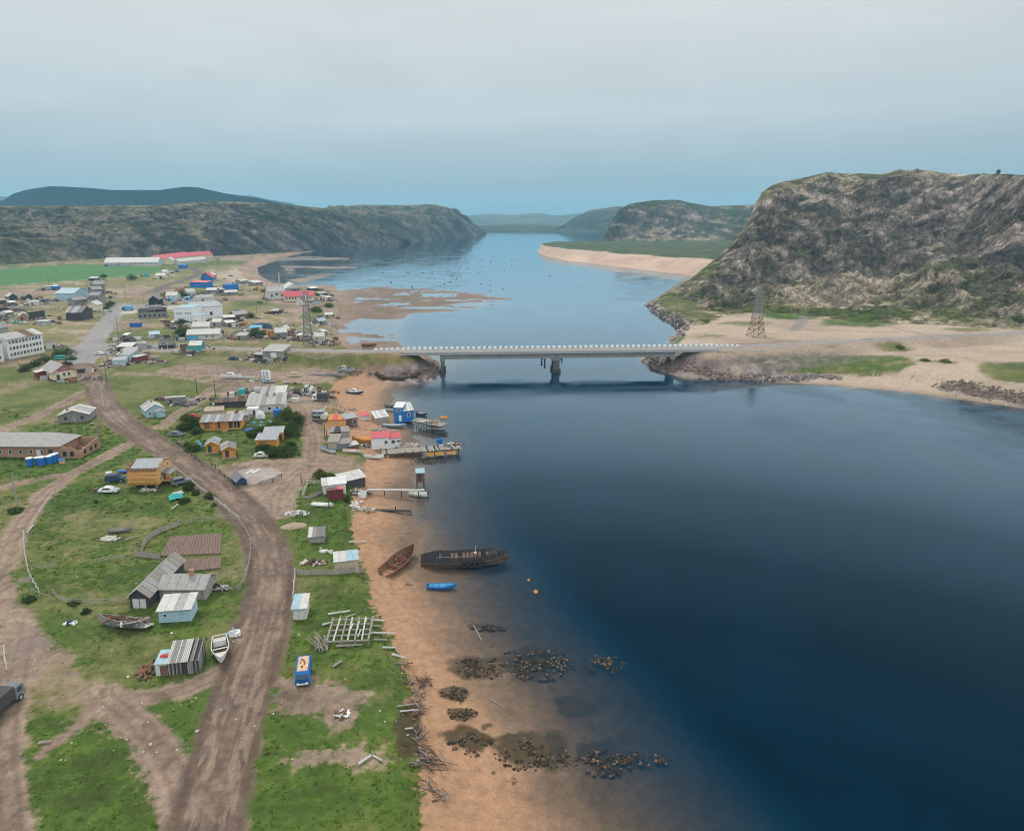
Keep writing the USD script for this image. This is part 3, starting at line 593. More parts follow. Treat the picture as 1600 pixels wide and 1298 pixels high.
RH = hill('rocky_hill',
    [(1004, 479, 562), (1020, 470, 575), (1050, 454, 592), (1076, 438, 605), (1100, 419, 620), (1125, 399, 640), (1150, 372, 660), (1166, 352, 675), (1174, 333, 690), (1181, 315, 700), (1190, 300, 715), (1206, 290, 730), (1240, 281, 755), (1290, 270, 780), (1320, 271, 790), (1380, 271, 800), (1405, 264, 800), (1450, 268, 740), (1500, 272, 680), (1560, 270, 600), (1600, 272, 550), (1700, 270, 505), (1850, 268, 480)],
    [(1003, 480.5, -.5), (1030, 493, -.5), (1066, 514, 1), (1085, 509, 5), (1105, 500, 7.6), (1130, 490), (1160, 484), (1220, 485), (1280, 492), (1340, 500), (1400, 502), (1500, 507), (1600, 514), (2100, 528)],
    860, 400, [(-.04, -.05), (0, 0), (.05, .05), (.12, .09), (.3, .18), (.5, .31), (.6, .44), (.7, .62), (.8, .80), (.9, .92), (1, 1)], 9.0, 5, base_z=7.8, terr=0.18, cell=30, low=.65,
    cols=dict(rock=(.29, .235, .205), dark=(.12, .10, .095), veg=(.095, .105, .034), tan=(.42, .34, .245), green=(.065, .12, .022)))
hill('rocky_hill', [(936, 379, 1730), (946, 366, 1760), (956, 347, 1800), (967, 328, 1850), (985, 318, 1920), (1020, 313, 2000), (1060, 312, 2000), (1085, 318, 2050), (1110, 322, 2150), (1180, 320, 2200), (1250, 320, 2200), (1500, 320, 2200)],
     [(930, 381), (960, 380), (1050, 381), (1250, 384), (1500, 386)], 260, 150, [(-.04, -.05), (0, 0), (.15, .2), (.4, .55), (.6, .8), (1, 1)], 11.0, 105, cell=60, back=500)
hill('rocky_hill', [(866, 359, 3150), (880, 352, 3250), (900, 338, 3400), (920, 329, 3500), (960, 323, 3600), (1000, 325, 3600), (1100, 326, 3600), (1300, 326, 3600)], [(870, 360), (950, 362), (1300, 362)], 120, 70, [(-.04, -.05), (0, 0), (.3, .6), (.6, .85), (1, 1)], 12.0, 205, cell=90, back=600, cols=dict(rock=(.09, .08, .075), dark=(.04, .04, .04), veg=(.034, .046, .018), tan=(.14, .12, .08), green=(.03, .05, .015)))
hill('plateau', [(-500, 330, 1500), (-200, 323, 1450), (0, 322, 1400), (150, 321, 1400), (250, 321, 1420), (330, 314, 1450), (400, 316, 1480), (450, 319, 1650), (500, 325, 1720), (530, 333, 1750), (580, 352, 1790), (615, 367, 1800), (640, 377, 1800)],
     [(-500, 440), (-200, 428), (0, 421), (100, 413), (170, 408), (330, 403), (400, 398), (480, 392), (560, 384), (640, 378.5)], 620, 260,
     [(-.04, -.05), (0, 0), (.03, .12), (.10, .44), (.17, .58), (.3, .66), (.5, .74), (.7, .84), (1, 1)], 9.0, 305, terr=0.10, cell=36,
     cols=dict(rock=(.095, .082, .078), dark=(.032, .031, .033), veg=(.056, .068, .026), tan=(.235, .19, .13), green=(.042, .068, .020)))
hill('plateau', [(440, 330, 2300), (500, 327, 2300), (560, 320, 2400), (620, 321, 2500), (680, 320, 2550), (708, 327, 2600), (728, 341, 2620), (740, 352, 2650), (760, 363, 2750)],
     [(440, 393), (520, 388), (600, 381), (680, 373), (740, 368), (760, 366)], 240, 140, [(-.04, -.05), (0, 0), (.1, .28), (.3, .62), (.5, .78), (1, 1)], 13.0, 405, cell=60, back=600,
     cols=dict(rock=(.095, .082, .078), dark=(.032, .031, .033), veg=(.056, .068, .026), tan=(.235, .19, .13), green=(.042, .068, .020)))
hill('mesa', [(-60, 322, 2900), (5, 313, 2900), (18, 304, 2900), (40, 297, 2900), (80, 291, 2900), (130, 293, 2900), (170, 297, 2900), (215, 297, 2900), (250, 297, 2900), (285, 292, 2950), (310, 293, 2950), (350, 302, 3000), (400, 309, 3000), (450, 320, 3000)],
     [(-60, 360), (200, 360), (450, 360)], 280, 90, [(-.04, -.05), (0, 0), (.3, .55), (.6, .8), (1, 1)], 20.0, 505, cell=150, back=700, cols=dict(rock=(.20, .18, .17), dark=(.06, .06, .065), veg=(.07, .085, .034), tan=(.30, .25, .18), green=(.05, .075, .026)))
hill('far_hill', [(330, 322, 5200), (370, 307, 5200), (390, 305, 5200), (420, 312, 5200), (460, 318, 5200)], [(330, 352), (460, 352)], 40, 20, [(-.04, -.05), (0, 0), (1, 1)], 6, 605, cell=160, back=900, rock=.3, cols=dict(rock=(.07, .07, .07), dark=(.045, .05, .05), veg=(.045, .06, .028), tan=(.12, .11, .08), green=(.04, .06, .025)))
hill('far_hill', [(640, 345, 6200), (735, 337, 6200), (770, 334, 6200), (800, 336, 6200), (840, 333, 6200), (870, 337, 6200), (900, 334, 6200), (1000, 336, 6200)], [(640, 352), (1000, 352)], 120, 40, [(-.04, -.05), (0, 0), (1, 1)], 10, 705, cell=200, back=1100, rock=.2, cols=dict(rock=(.07, .07, .07), dark=(.045, .05, .05), veg=(.045, .06, .028), tan=(.12, .11, .08), green=(.04, .06, .025)))
hill('far_shore', [(690, 361, 3300), (720, 354, 3500), (760, 352, 3600), (820, 351, 3600), (880, 352, 3500), (960, 352, 3500), (1000, 354, 3400)], [(690, 362), (830, 361.5), (1000, 362)], 160, 40, [(-.04, -.05), (0, 0), (.1, .25), (.5, .7), (1, 1)], 4, 805, cell=70, back=700, rock=.3, cols=dict(rock=(.07, .07, .07), dark=(.045, .05, .05), veg=(.045, .06, .028), tan=(.12, .11, .08), green=(.04, .06, .025)))
hill('far_hill', [(-300, 310, 5500), (-80, 306, 5500), (10, 307, 5500), (60, 315, 5500)], [(-300, 352), (60, 352)], 30, 20, [(-.04, -.05), (0, 0), (1, 1)], 6, 905, cell=160, back=900, rock=.3, cols=dict(rock=(.07, .07, .07), dark=(.045, .05, .05), veg=(.045, .06, .028), tan=(.12, .11, .08), green=(.04, .06, .025)))

# the wooded sand spit across the river
spit_top = [(838, 391), (852, 392), (872, 394), (884, 399), (905, 394), (930, 393), (960, 390), (1000, 396), (1050, 400), (1100, 397), (1130, 398)]
def spit():
    nu, u0, u1 = 300, ray(826, 395)[0] / ray(826, 395)[1], ray(1230, 395)[0] / ray(1230, 395)[1]
    u = np.linspace(u0, u1, nu)
    front = np.array([P(a, b, 0.0) for a, b in [(820, 390.5), (835, 391), (850, 401), (885, 408.5), (960, 418.5), (1030, 426.5), (1076, 432), (1130, 437), (1240, 440)]]); fu = front[:, 0] / front[:, 1]
    D0 = np.interp(u, fu, front[:, 1])
    bu, bd = [u0, ray(870, 380)[0] / ray(870, 380)[1], ray(1000, 380)[0] / ray(1000, 380)[1], u1], [1300, 1580, 1620, 1640]
    D1 = np.interp(u, bu, bd)
    s = np.concatenate([np.linspace(-0.01, 0.30, 70), np.linspace(.3, 1.0, 60)[1:]])[:, None]
    Y = D0 + s * (D1 - D0); X = u * Y
    wob = 22 * fbm(X, Y, 34, 4, 12)
    run = (Y - D0)
    hgt = 13.5 * sstep(0, .05, (u - u0) / (u1 - u0))
    z = -0.4 + 1.6 * sstep(0, 22, run) + (hgt - 1.2) * sstep(30, 125, run + wob) + 1.2 * fbm(X, Y, 30, 4, 15) * sstep(100, 140, run + wob)
    edge = sstep(112, 128, run + wob * 1.0)
    z = z * sstep(1.0, .97, s) - 1 * (1 - sstep(1.0, .97, s))
    c = lerp(tones((-.6, np.array([.44, .30, .225])), (.6, np.array([.56, .40, .30])))(fbm(X, Y, 25, 4, 16) + .4 * fbm(X / 6, Y, 6, 3, 18)), tones((-.6, SCRUB * .7), (.4, SCRUB * 1.1), (.8, GRASS))(fbm(X, Y, 18, 4, 17)), edge[..., None])
    c = lerp(c, np.array([.30, .19, .14]), (sstep(16, 6, run))[..., None] * (1 - edge[..., None]))
    p = grid_mesh('/World/sand_spit', np.stack([X, Y, z], -1), ground_mat)
    primvar(p, 'albedo', c.reshape(-1, 3)); primvar(p, 'wet', np.zeros(X.size), 'float'); custom(p, kind='structure')
spit()

# ------------------------------------------------------------------ haze
haze_mat = M('haze_material', {'v': ('principled_volume', {'color': (0.36, 0.74, 0.95), 'density': 1.05e-4, 'anisotropy': 0.1})}, [], volume='v.volume')
hz = trimesh.creation.box(bounds=[[-8600, -1000, -9], [8600, 8600, 265]])
obj('haze', hz, haze_mat, kind='stuff')
# ------------------------------------------------------------------ shapes
class MB:
    """collects boxes, bars, tubes and slabs into one mesh"""
    def __init__(s): s.v, s.f, s.n = [], [], 0
    def add(s, v, f):
        v = np.asarray(v, float).reshape(-1, 3); f = np.asarray(f, int)
        if f.shape[1] == 4: f = np.vstack([f[:, [0, 1, 2]], f[:, [0, 2, 3]]])
        s.v.append(v); s.f.append(f + s.n); s.n += len(v); return s
    BF = [[0, 3, 2, 1], [4, 5, 6, 7], [0, 1, 5, 4], [1, 2, 6, 5], [2, 3, 7, 6], [3, 0, 4, 7]]
    def hexa(s, c8): return s.add(c8, s.BF)
    def box(s, x0, y0, z0, x1, y1, z1):
        return s.hexa([(x0, y0, z0), (x1, y0, z0), (x1, y1, z0), (x0, y1, z0), (x0, y0, z1), (x1, y0, z1), (x1, y1, z1), (x0, y1, z1)])
    def bar(s, p, q, w, h=None, up=(0, 0, 1)):
        p, q = np.asarray(p, float), np.asarray(q, float); h = w if h is None else h
        d = q - p; d /= np.linalg.norm(d) + 1e-9; up = np.asarray(up, float)
        if abs(d @ up) > .95: up = np.array([1., 0, 0])
        a = np.cross(d, up); a /= np.linalg.norm(a); b = np.cross(a, d); a *= w / 2; b *= h / 2
        return s.hexa([p - a - b, q - a - b, q + a - b, p + a - b, p - a + b, q - a + b, q + a + b, p + a + b])
    def tube(s, p, q, r0, r1=None, n=8):
        p, q = np.asarray(p, float), np.asarray(q, float); r1 = r0 if r1 is None else r1
        d = q - p; d /= np.linalg.norm(d) + 1e-9; up = np.array([0, 0, 1.]) if abs(d[2]) < .9 else np.array([1., 0, 0])
        a = np.cross(d, up); a /= np.linalg.norm(a); b = np.cross(a, d)
        t = np.arange(n) * 2 * np.pi / n; c = np.cos(t)[:, None] * a + np.sin(t)[:, None] * b
        v = np.vstack([p + r0 * c, q + r1 * c, [p], [q]]); i = np.arange(n); j = (i + 1) % n
        f = np.vstack([np.stack([i, j, j + n], 1), np.stack([i, j + n, i + n], 1), np.stack([j, i, np.full(n, 2 * n)], 1), np.stack([i + n, j + n, np.full(n, 2 * n + 1)], 1)])
        return s.add(v, f)
    def slab(s, quad, t):
        """a sheet with thickness t above the four corners"""
        q = np.asarray(quad, float); n = np.cross(q[1] - q[0], q[3] - q[0]); n /= np.linalg.norm(n) + 1e-9
        if n[2] < 0: n = -n
        return s.hexa(np.vstack([q, q + n * t]))
    def prism(s, prof, a0, a1, axis='x'):
        """a flat outline (pairs) carried along an axis; x: outline in (y, z); y: outline in (x, z); z: outline in (x, y)"""
        pr = np.asarray(prof, float); n = len(pr)
        def lift(a):
            k = np.full((n, 1), a)
            return np.hstack({'x': [k, pr], 'y': [pr[:, :1], k, pr[:, 1:]], 'z': [pr, k]}[axis])
        v = np.vstack([lift(a0), lift(a1)]); i = np.arange(n); j = (i + 1) % n
        f = np.vstack([np.stack([i, j, j + n], 1), np.stack([i, j + n, i + n], 1)])
        tri = trimesh.creation.triangulate_polygon(sg.Polygon(pr), engine='earcut')[1] if n > 4 else np.array([[0, 1, 2], [0, 2, 3]][:n - 2])
        tv = pr if n <= 4 else trimesh.creation.triangulate_polygon(sg.Polygon(pr), engine='earcut')[0]
        s.add(v, f)
        for a, rev in ((a0, 1), (a1, 0)):
            k = np.full((len(tv), 1), a)
            vv = np.hstack({'x': [k, tv], 'y': [tv[:, :1], k, tv[:, 1:]], 'z': [tv, k]}[axis])
            s.add(vv, tri[:, ::-1] if rev else tri)
        return s
    def ball(s, c, r, sub=1, sq=(1, 1, 1), jit=0, seed=0):
        m = trimesh.creation.icosphere(sub, 1.0); v = m.vertices * np.asarray(sq) * r
        if jit: v = v * (1 + jit * (np.random.RandomState(seed).rand(len(v), 1) - .5) * 2)
        return s.add(v + np.asarray(c), m.faces)
    def mesh(s):
        m = trimesh.Trimesh(np.vstack(s.v), np.vstack(s.f), process=False); m.fix_normals(multibody=True) if len(s.f) < 60 else None
        return m
    def put(s, name, mat, parent=None, **k): return obj(name, (np.vstack(s.v), np.vstack(s.f)), mat, parent, **k)
    def turned(s, loc, deg):
        v = np.vstack(s.v); c, n = math.cos(math.radians(deg)), math.sin(math.radians(deg))
        return np.stack([loc[0] + c * v[:, 0] - n * v[:, 1], loc[1] + n * v[:, 0] + c * v[:, 1], loc[2] + v[:, 2]], 1), np.vstack(s.f)

# ------------------------------------------------------------------ materials of things
_mats = {}
def mat(kind, col, rough=None, seed=0):
    key = (kind, tuple(np.round(col, 3)), seed)
    if key in _mats: return _mats[key]
    name = f'{kind}_{len(_mats):03d}'
    c = np.asarray(col, float)
    if kind in ('paint', 'metal', 'wood', 'rust', 'brick', 'sheet', 'cloth', 'stone'):
        P_ = dict(paint=(1.2, .22, .75, (1, 1, 1)), metal=(2.0, .12, .42, (1, 1, 1)), wood=(1.6, .42, .85, (3, 3, .35)), rust=(2.2, .6, .85, (1, 1, 1)), brick=(1.1, .35, .9, (1, 1, 1)), sheet=(1.0, .26, .6, (1, 1, 1)), cloth=(1.5, .2, .8, (1, 1, 1)), stone=(1.4, .4, .92, (1, 1, 1)))[kind]
        dirt = c * .45 + np.array([.055, .045, .035]) if kind != 'sheet' else c * .4 + np.array([.10, .055, .035])
        if kind == 'rust': dirt = c * .3 + np.array([.05, .018, .008])
        nodes = {'tc': ('texture_coordinate', {}), 'mp': ('mapping', {'scale': P_[3], 'location': (seed * 3.7, 0, 0)}),
            'n': ('noise_texture', {'scale': P_[0], 'detail': 6.0, 'roughness': 0.68}), 'n2': ('noise_texture', {'scale': 9.0, 'detail': 3.0}),
            'rp': ('rgb_ramp', {'ramp': [(0.2, tuple(dirt)), (0.42, tuple(c * (1 - P_[1] * .5))), (0.56, tuple(c)), (0.8, tuple(np.minimum(c * (1 + P_[1] * .6), .85)))]}),
            'r2': ('map_range', {'from_min': .3, 'from_max': .7, 'to_min': 1 - P_[1] * .6, 'to_max': 1 + P_[1] * .6}), 'sc': ('vector_math', {'math_type': 'scale'}),
            'p': ('principled_bsdf', {'roughness': rough or P_[2], 'specular_ior_level': .35, 'metallic': .0})}
        links = [('tc.object', 'mp.vector'), ('mp.vector', 'n.vector'), ('mp.vector', 'n2.vector'), ('n.fac', 'rp.fac'), ('n2.fac', 'r2.value'), ('rp.color', 'sc.vector1'), ('r2.result', 'sc.scale'), ('sc.vector', 'p.base_color')]
        if kind == 'sheet':
            nodes |= {'wv': ('wave_texture', {'scale': 1.6, 'bands_direction': 'x'}), 'bp': ('bump', {'strength': .35, 'distance': .05})}
            links += [('tc.object', 'wv.vector'), ('wv.fac', 'bp.height'), ('bp.normal', 'p.normal')]
        if kind == 'wood':
            nodes |= {'wv': ('wave_texture', {'scale': 1.4, 'bands_direction': 'x', 'distortion': .4}), 'bp': ('bump', {'strength': .5, 'distance': .05})}
            links += [('tc.object', 'wv.vector'), ('wv.fac', 'bp.height'), ('bp.normal', 'p.normal')]
        if kind == 'brick':
            nodes |= {'br': ('brick_texture', {'scale': 1.0, 'brick_width': .5, 'row_height': .16, 'mortar_size': .02, 'color1': tuple(c), 'color2': tuple(c * .7), 'mortar': tuple(c * .8 + .1)}), 'cx': ('combine_xyz', {}), 'sx': ('separate_xyz', {}), 'ad': ('math', {'math_type': 'add'}), 'mx': ('mix_color', {'fac': .35})}
            links = [l for l in links if l != ('rp.color', 'sc.vector1')] + [('tc.object', 'sx.vector'), ('sx.x', 'ad.value1'), ('sx.y', 'ad.value2'), ('ad.value', 'cx.x'), ('sx.z', 'cx.y'), ('cx.vector', 'br.vector'), ('rp.color', 'mx.a'), ('br.color', 'mx.b'), ('mx.result', 'sc.vector1')]
        _mats[key] = M(name, nodes, links, surface='p.BSDF')
    elif kind == 'glass':
        _mats[key] = M(name, {'p': ('principled_bsdf', {'base_color': tuple(c), 'roughness': .08, 'specular_ior_level': .8})}, [], surface='p.BSDF')
    elif kind == 'grass':
        _mats[key] = M(name, {'g': ('geometry', {}), 'n': ('noise_texture', {'scale': .35, 'detail': 4.0}), 'rp': ('rgb_ramp', {'ramp': [(0.3, tuple(c * .7)), (.5, tuple(c)), (.7, tuple(c * 1.35))]}), 'd': ('diffuse_bsdf', {})}, [('g.position', 'n.vector'), ('n.fac', 'rp.fac'), ('rp.color', 'd.color')], surface='d.BSDF')
    elif kind == 'leaf':
        _mats[key] = M(name, {'oi': ('object_info', {}), 'g': ('geometry', {}), 'n': ('noise_texture', {'scale': .7, 'detail': 3.0}), 'rp': ('rgb_ramp', {'ramp': [(0.25, tuple(c * .55)), (.5, tuple(c)), (.75, tuple(c * 1.6))]}),
            'a': ('math', {'math_type': 'multiply_add', 'value2': .5}), 'hf': ('math', {'math_type': 'multiply', 'value2': .5}), 'd': ('diffuse_bsdf', {}), 't': ('translucent_bsdf', {}), 'm': ('mix_closure', {'fac': .3})},
            [('g.position', 'n.vector'), ('g.random_per_island', 'a.value1'), ('n.fac', 'hf.value1'), ('hf.value', 'a.value3'), ('a.value', 'rp.fac'), ('rp.color', 'd.color'), ('rp.color', 't.color'), ('d.BSDF', 'm.closure1'), ('t.BSDF', 'm.closure2')], surface='m.closure')
    return _mats[key]
C = dict(grey=(.30, .28, .26), silver=(.22, .21, .20), dark=(.055, .052, .052), black=(.02, .02, .022), white=(.70, .70, .68), offwhite=(.56, .54, .50), cream=(.62, .54, .38), blue=(.015, .14, .42), cyan=(.10, .38, .58), paleblue=(.33, .47, .53), teal=(.03, .36, .33), red=(.50, .055, .06), pink=(.62, .10, .12),
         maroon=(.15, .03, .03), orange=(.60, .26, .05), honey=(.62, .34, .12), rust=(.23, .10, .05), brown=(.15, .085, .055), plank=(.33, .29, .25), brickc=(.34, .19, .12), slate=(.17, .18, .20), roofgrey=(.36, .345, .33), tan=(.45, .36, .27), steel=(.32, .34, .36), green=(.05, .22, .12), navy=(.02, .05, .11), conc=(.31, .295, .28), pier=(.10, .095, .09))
def m_(spec, seed=0):
    k, c = spec.split(':'); return mat(k, C[c], seed=seed)
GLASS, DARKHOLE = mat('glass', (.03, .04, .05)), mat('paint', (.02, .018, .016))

# ------------------------------------------------------------------ buildings
def frame_of(a, b, z=None):
    A, B = G(*a), G(*b)
    L = math.hypot(B[0] - A[0], B[1] - A[1]); rot = math.degrees(math.atan2(B[1] - A[1], B[0] - A[0]))
    mid = (A + B) / 2
    if z is not None: mid[2] = z
    return mid, L, rot
def add_window(t, side, L, D, at, z, w, h, fr='paint:white', pane=None, bars=False):
    """side f (front), r, l, b; at: metres along the wall from its middle"""
    def q(u, d, zz): return {'f': (u, -d, zz), 'r': (L / 2 + d, D / 2 + u, zz), 'l': (-L / 2 - d, D / 2 - u, zz), 'b': (-u, D + d, zz)}[side]
    fm, pm = MB(), MB(); g = min(.10, w * .12)
    def blk(mb, u0, z0, u1, z1, d0, d1): 
        mb.hexa([q(u0, d0, z0), q(u1, d0, z0), q(u1, d1, z0), q(u0, d1, z0), q(u0, d0, z1), q(u1, d0, z1), q(u1, d1, z1), q(u0, d1, z1)])
    u0, u1 = at - w / 2, at + w / 2
    blk(fm, u0, z, u0 + g, z + h, .0, .07); blk(fm, u1 - g, z, u1, z + h, .0, .07); blk(fm, u0 + g, z, u1 - g, z + g, .0, .07); blk(fm, u0 + g, z + h - g, u1 - g, z + h, .0, .07)
    if bars: blk(fm, at - g * .3, z + g, at + g * .3, z + h - g, .0, .05)
    blk(pm, u0 + g, z + g, u1 - g, z + h - g, -.02, .02)
    f = fm.put('window', m_(fr), t); pm.put('pane', pane or GLASS, f)
def add_door(t, side, L, D, at, w, h, m, z=.05, label=None):
    def q(u, d, zz): return {'f': (u, -d, zz), 'r': (L / 2 + d, D / 2 + u, zz), 'l': (-L / 2 - d, D / 2 - u, zz), 'b': (-u, D + d, zz)}[side]
    mb = MB(); mb.hexa([q(at - w / 2, -.03, z), q(at + w / 2, -.03, z), q(at + w / 2, .06, z), q(at - w / 2, .06, z), q(at - w / 2, -.03, z + h), q(at + w / 2, -.03, z + h), q(at + w / 2, .06, z + h), q(at - w / 2, .06, z + h)])
    mb.put('door', m_(m), t, label=label)
def add_roof(t, kind, L, D, h, rise, rm, ov=.35, x0=None, y0=0.0, sheets=0, name='roof', th=.10, var=None, oy=None):
    xl, xr, yf, yb = (x0 or 0) - L / 2 - ov, (x0 or 0) + L / 2 + ov, y0 - (ov if oy is None else oy), y0 + D + ov
    o = ov if oy is None else oy
    k = rise / (D / 2); kx = rise / (L / 2); e = .03; cxm = x0 or 0
    faces = []
    if kind == 'gx':
        zr, ze = h + rise + e, h - k * ov + e
        faces = [[(xl, yf, h - k * o + e), (xr, yf, h - k * o + e), (xr, y0 + D / 2, zr), (xl, y0 + D / 2, zr)], [(xr, yb, ze), (xl, yb, ze), (xl, y0 + D / 2, zr), (xr, y0 + D / 2, zr)]]
    elif kind == 'gy':
        zr, ze = h + rise + e, h - kx * ov + e
        faces = [[(xl, yb, ze), (xl, yf, ze), (cxm, yf, zr), (cxm, yb, zr)], [(xr, yf, ze), (xr, yb, ze), (cxm, yb, zr), (cxm, yf, zr)]]
    elif kind == 'sf':
        s = rise / D; faces = [[(xl, yf, h - s * o + e), (xr, yf, h - s * o + e), (xr, yb, h + rise + s * ov + e), (xl, yb, h + rise + s * ov + e)]]
    elif kind == 'sb':
        s = rise / D; faces = [[(xl, yf, h + rise + s * o + e), (xr, yf, h + rise + s * o + e), (xr, yb, h - s * ov + e), (xl, yb, h - s * ov + e)]]
    elif kind == 'flat':
        faces = [[(xl, yf, h + e), (xr, yf, h + e), (xr, yb, h + e), (xl, yb, h + e)]]
    elif kind == 'hip':
        r = min(D / 2, L / 2.2); zr = h + rise + e; ze = h - .1
        a, b, c, d = (xl, yf, ze), (xr, yf, ze), (xr, yb, ze), (xl, yb, ze); p, q = (xl + r, y0 + D / 2, zr), (xr - r, y0 + D / 2, zr)
        mb = MB(); v = np.array([a, b, c, d, p, q]); f = np.array([[0, 1, 5], [0, 5, 4], [2, 3, 4], [2, 4, 5], [1, 2, 5], [3, 0, 4], [0, 2, 1], [0, 3, 2]])
        mb.add(v, f); return [mb.put(name, m_(rm), t)]
    out = []
    if not sheets:
        mb = MB()
        for q in faces: mb.slab(q, th)
        return [mb.put(name, m_(rm), t)]
    R = random.Random(int(abs(L * 100 + D * 10)))
    for q in faces:
        q = np.array(q); n = max(1, int(round(np.linalg.norm(q[1] - q[0]) / sheets)))
        for i in range(n):
            s0, s1 = i / n, (i + 1) / n
            g = .004 / 1
            mb = MB(); mb.slab([lerp(q[0], q[1], s0 + g), lerp(q[0], q[1], s1 - g), lerp(q[3], q[2], s1 - g), lerp(q[3], q[2], s0 + g)] + np.array([0, 0, R.choice([0, .012, .03, .045])]), th * R.uniform(.5, 1))
            mm = (var or [rm]); out.append(mb.put('roof_sheet', m_(R.choice(mm), R.choice([0, 1, 2])), t))
    return out
def walls(t, kind, L, D, h, rise, wm, x0=0.0, y0=0.0, name='wall', plinth=None):
    mb = MB(); zb = -.6
    if kind == 'gx': mb.prism([(y0, zb), (y0 + D, zb), (y0 + D, h), (y0 + D / 2, h + rise), (y0, h)], x0 - L / 2, x0 + L / 2, 'x')
    elif kind == 'gy': mb.prism([(x0 - L / 2, zb), (x0 + L / 2, zb), (x0 + L / 2, h), (x0, h + rise), (x0 - L / 2, h)], y0, y0 + D, 'y')
    elif kind == 'sf': mb.prism([(y0, zb), (y0 + D, zb), (y0 + D, h + rise), (y0, h)], x0 - L / 2, x0 + L / 2, 'x')
    elif kind == 'sb': mb.prism([(y0, zb), (y0 + D, zb), (y0 + D, h), (y0, h + rise)], x0 - L / 2, x0 + L / 2, 'x')
    else: mb.box(x0 - L / 2, y0, zb, x0 + L / 2, y0 + D, h)
    mb.put(name, m_(wm), t)
    if plinth:
        pm = MB(); pm.box(x0 - L / 2 - .06, y0 - .06, -.7, x0 + L / 2 + .06, y0 + D + .06, .55); pm.put('plinth', m_(plinth), t)
BUILT = []
def house(name, label, cat, a, b, D, h, roof='gx', rise=1.2, wm='wood:grey', rm='sheet:roofgrey', wins=(), doors=(), chim=(), ov=.3, sheets=0, var=None, plinth=None, group=None, z=None, fr='paint:white', min_l=None):
    mid, L, rot = frame_of(a, b, z)
    if min_l: L = max(L, min_l)
    t = thing(name, label, cat, mid, rot, group)
    walls(t, roof, L, D, h, rise, wm, plinth=plinth)
    add_roof(t, roof, L, D, h, rise, rm, ov, sheets=sheets, var=var)
    for w in wins: add_window(t, w[0], L, D, w[1] * (L if w[0] in 'fb' else D), w[2], w[3], w[4], fr=w[5] if len(w) > 5 else fr)
    for d in doors: add_door(t, d[0], L, D, d[1] * (L if d[0] in 'fb' else D), d[2], d[3], d[4])
    for c in chim:
        mb = MB(); mb.box(c[0] * L - .3, c[1] * D - .3, h * .5, c[0] * L + .3, c[1] * D + .3, h + rise + c[2]); mb.box(c[0] * L - .38, c[1] * D - .38, h + rise + c[2], c[0] * L + .38, c[1] * D + .38, h + rise + c[2] + .15)
        mb.put('chimney', m_(c[3] if len(c) > 3 else 'brick:brickc'), t)
    BUILT.append((mid, L, D, rot))
    return t, L
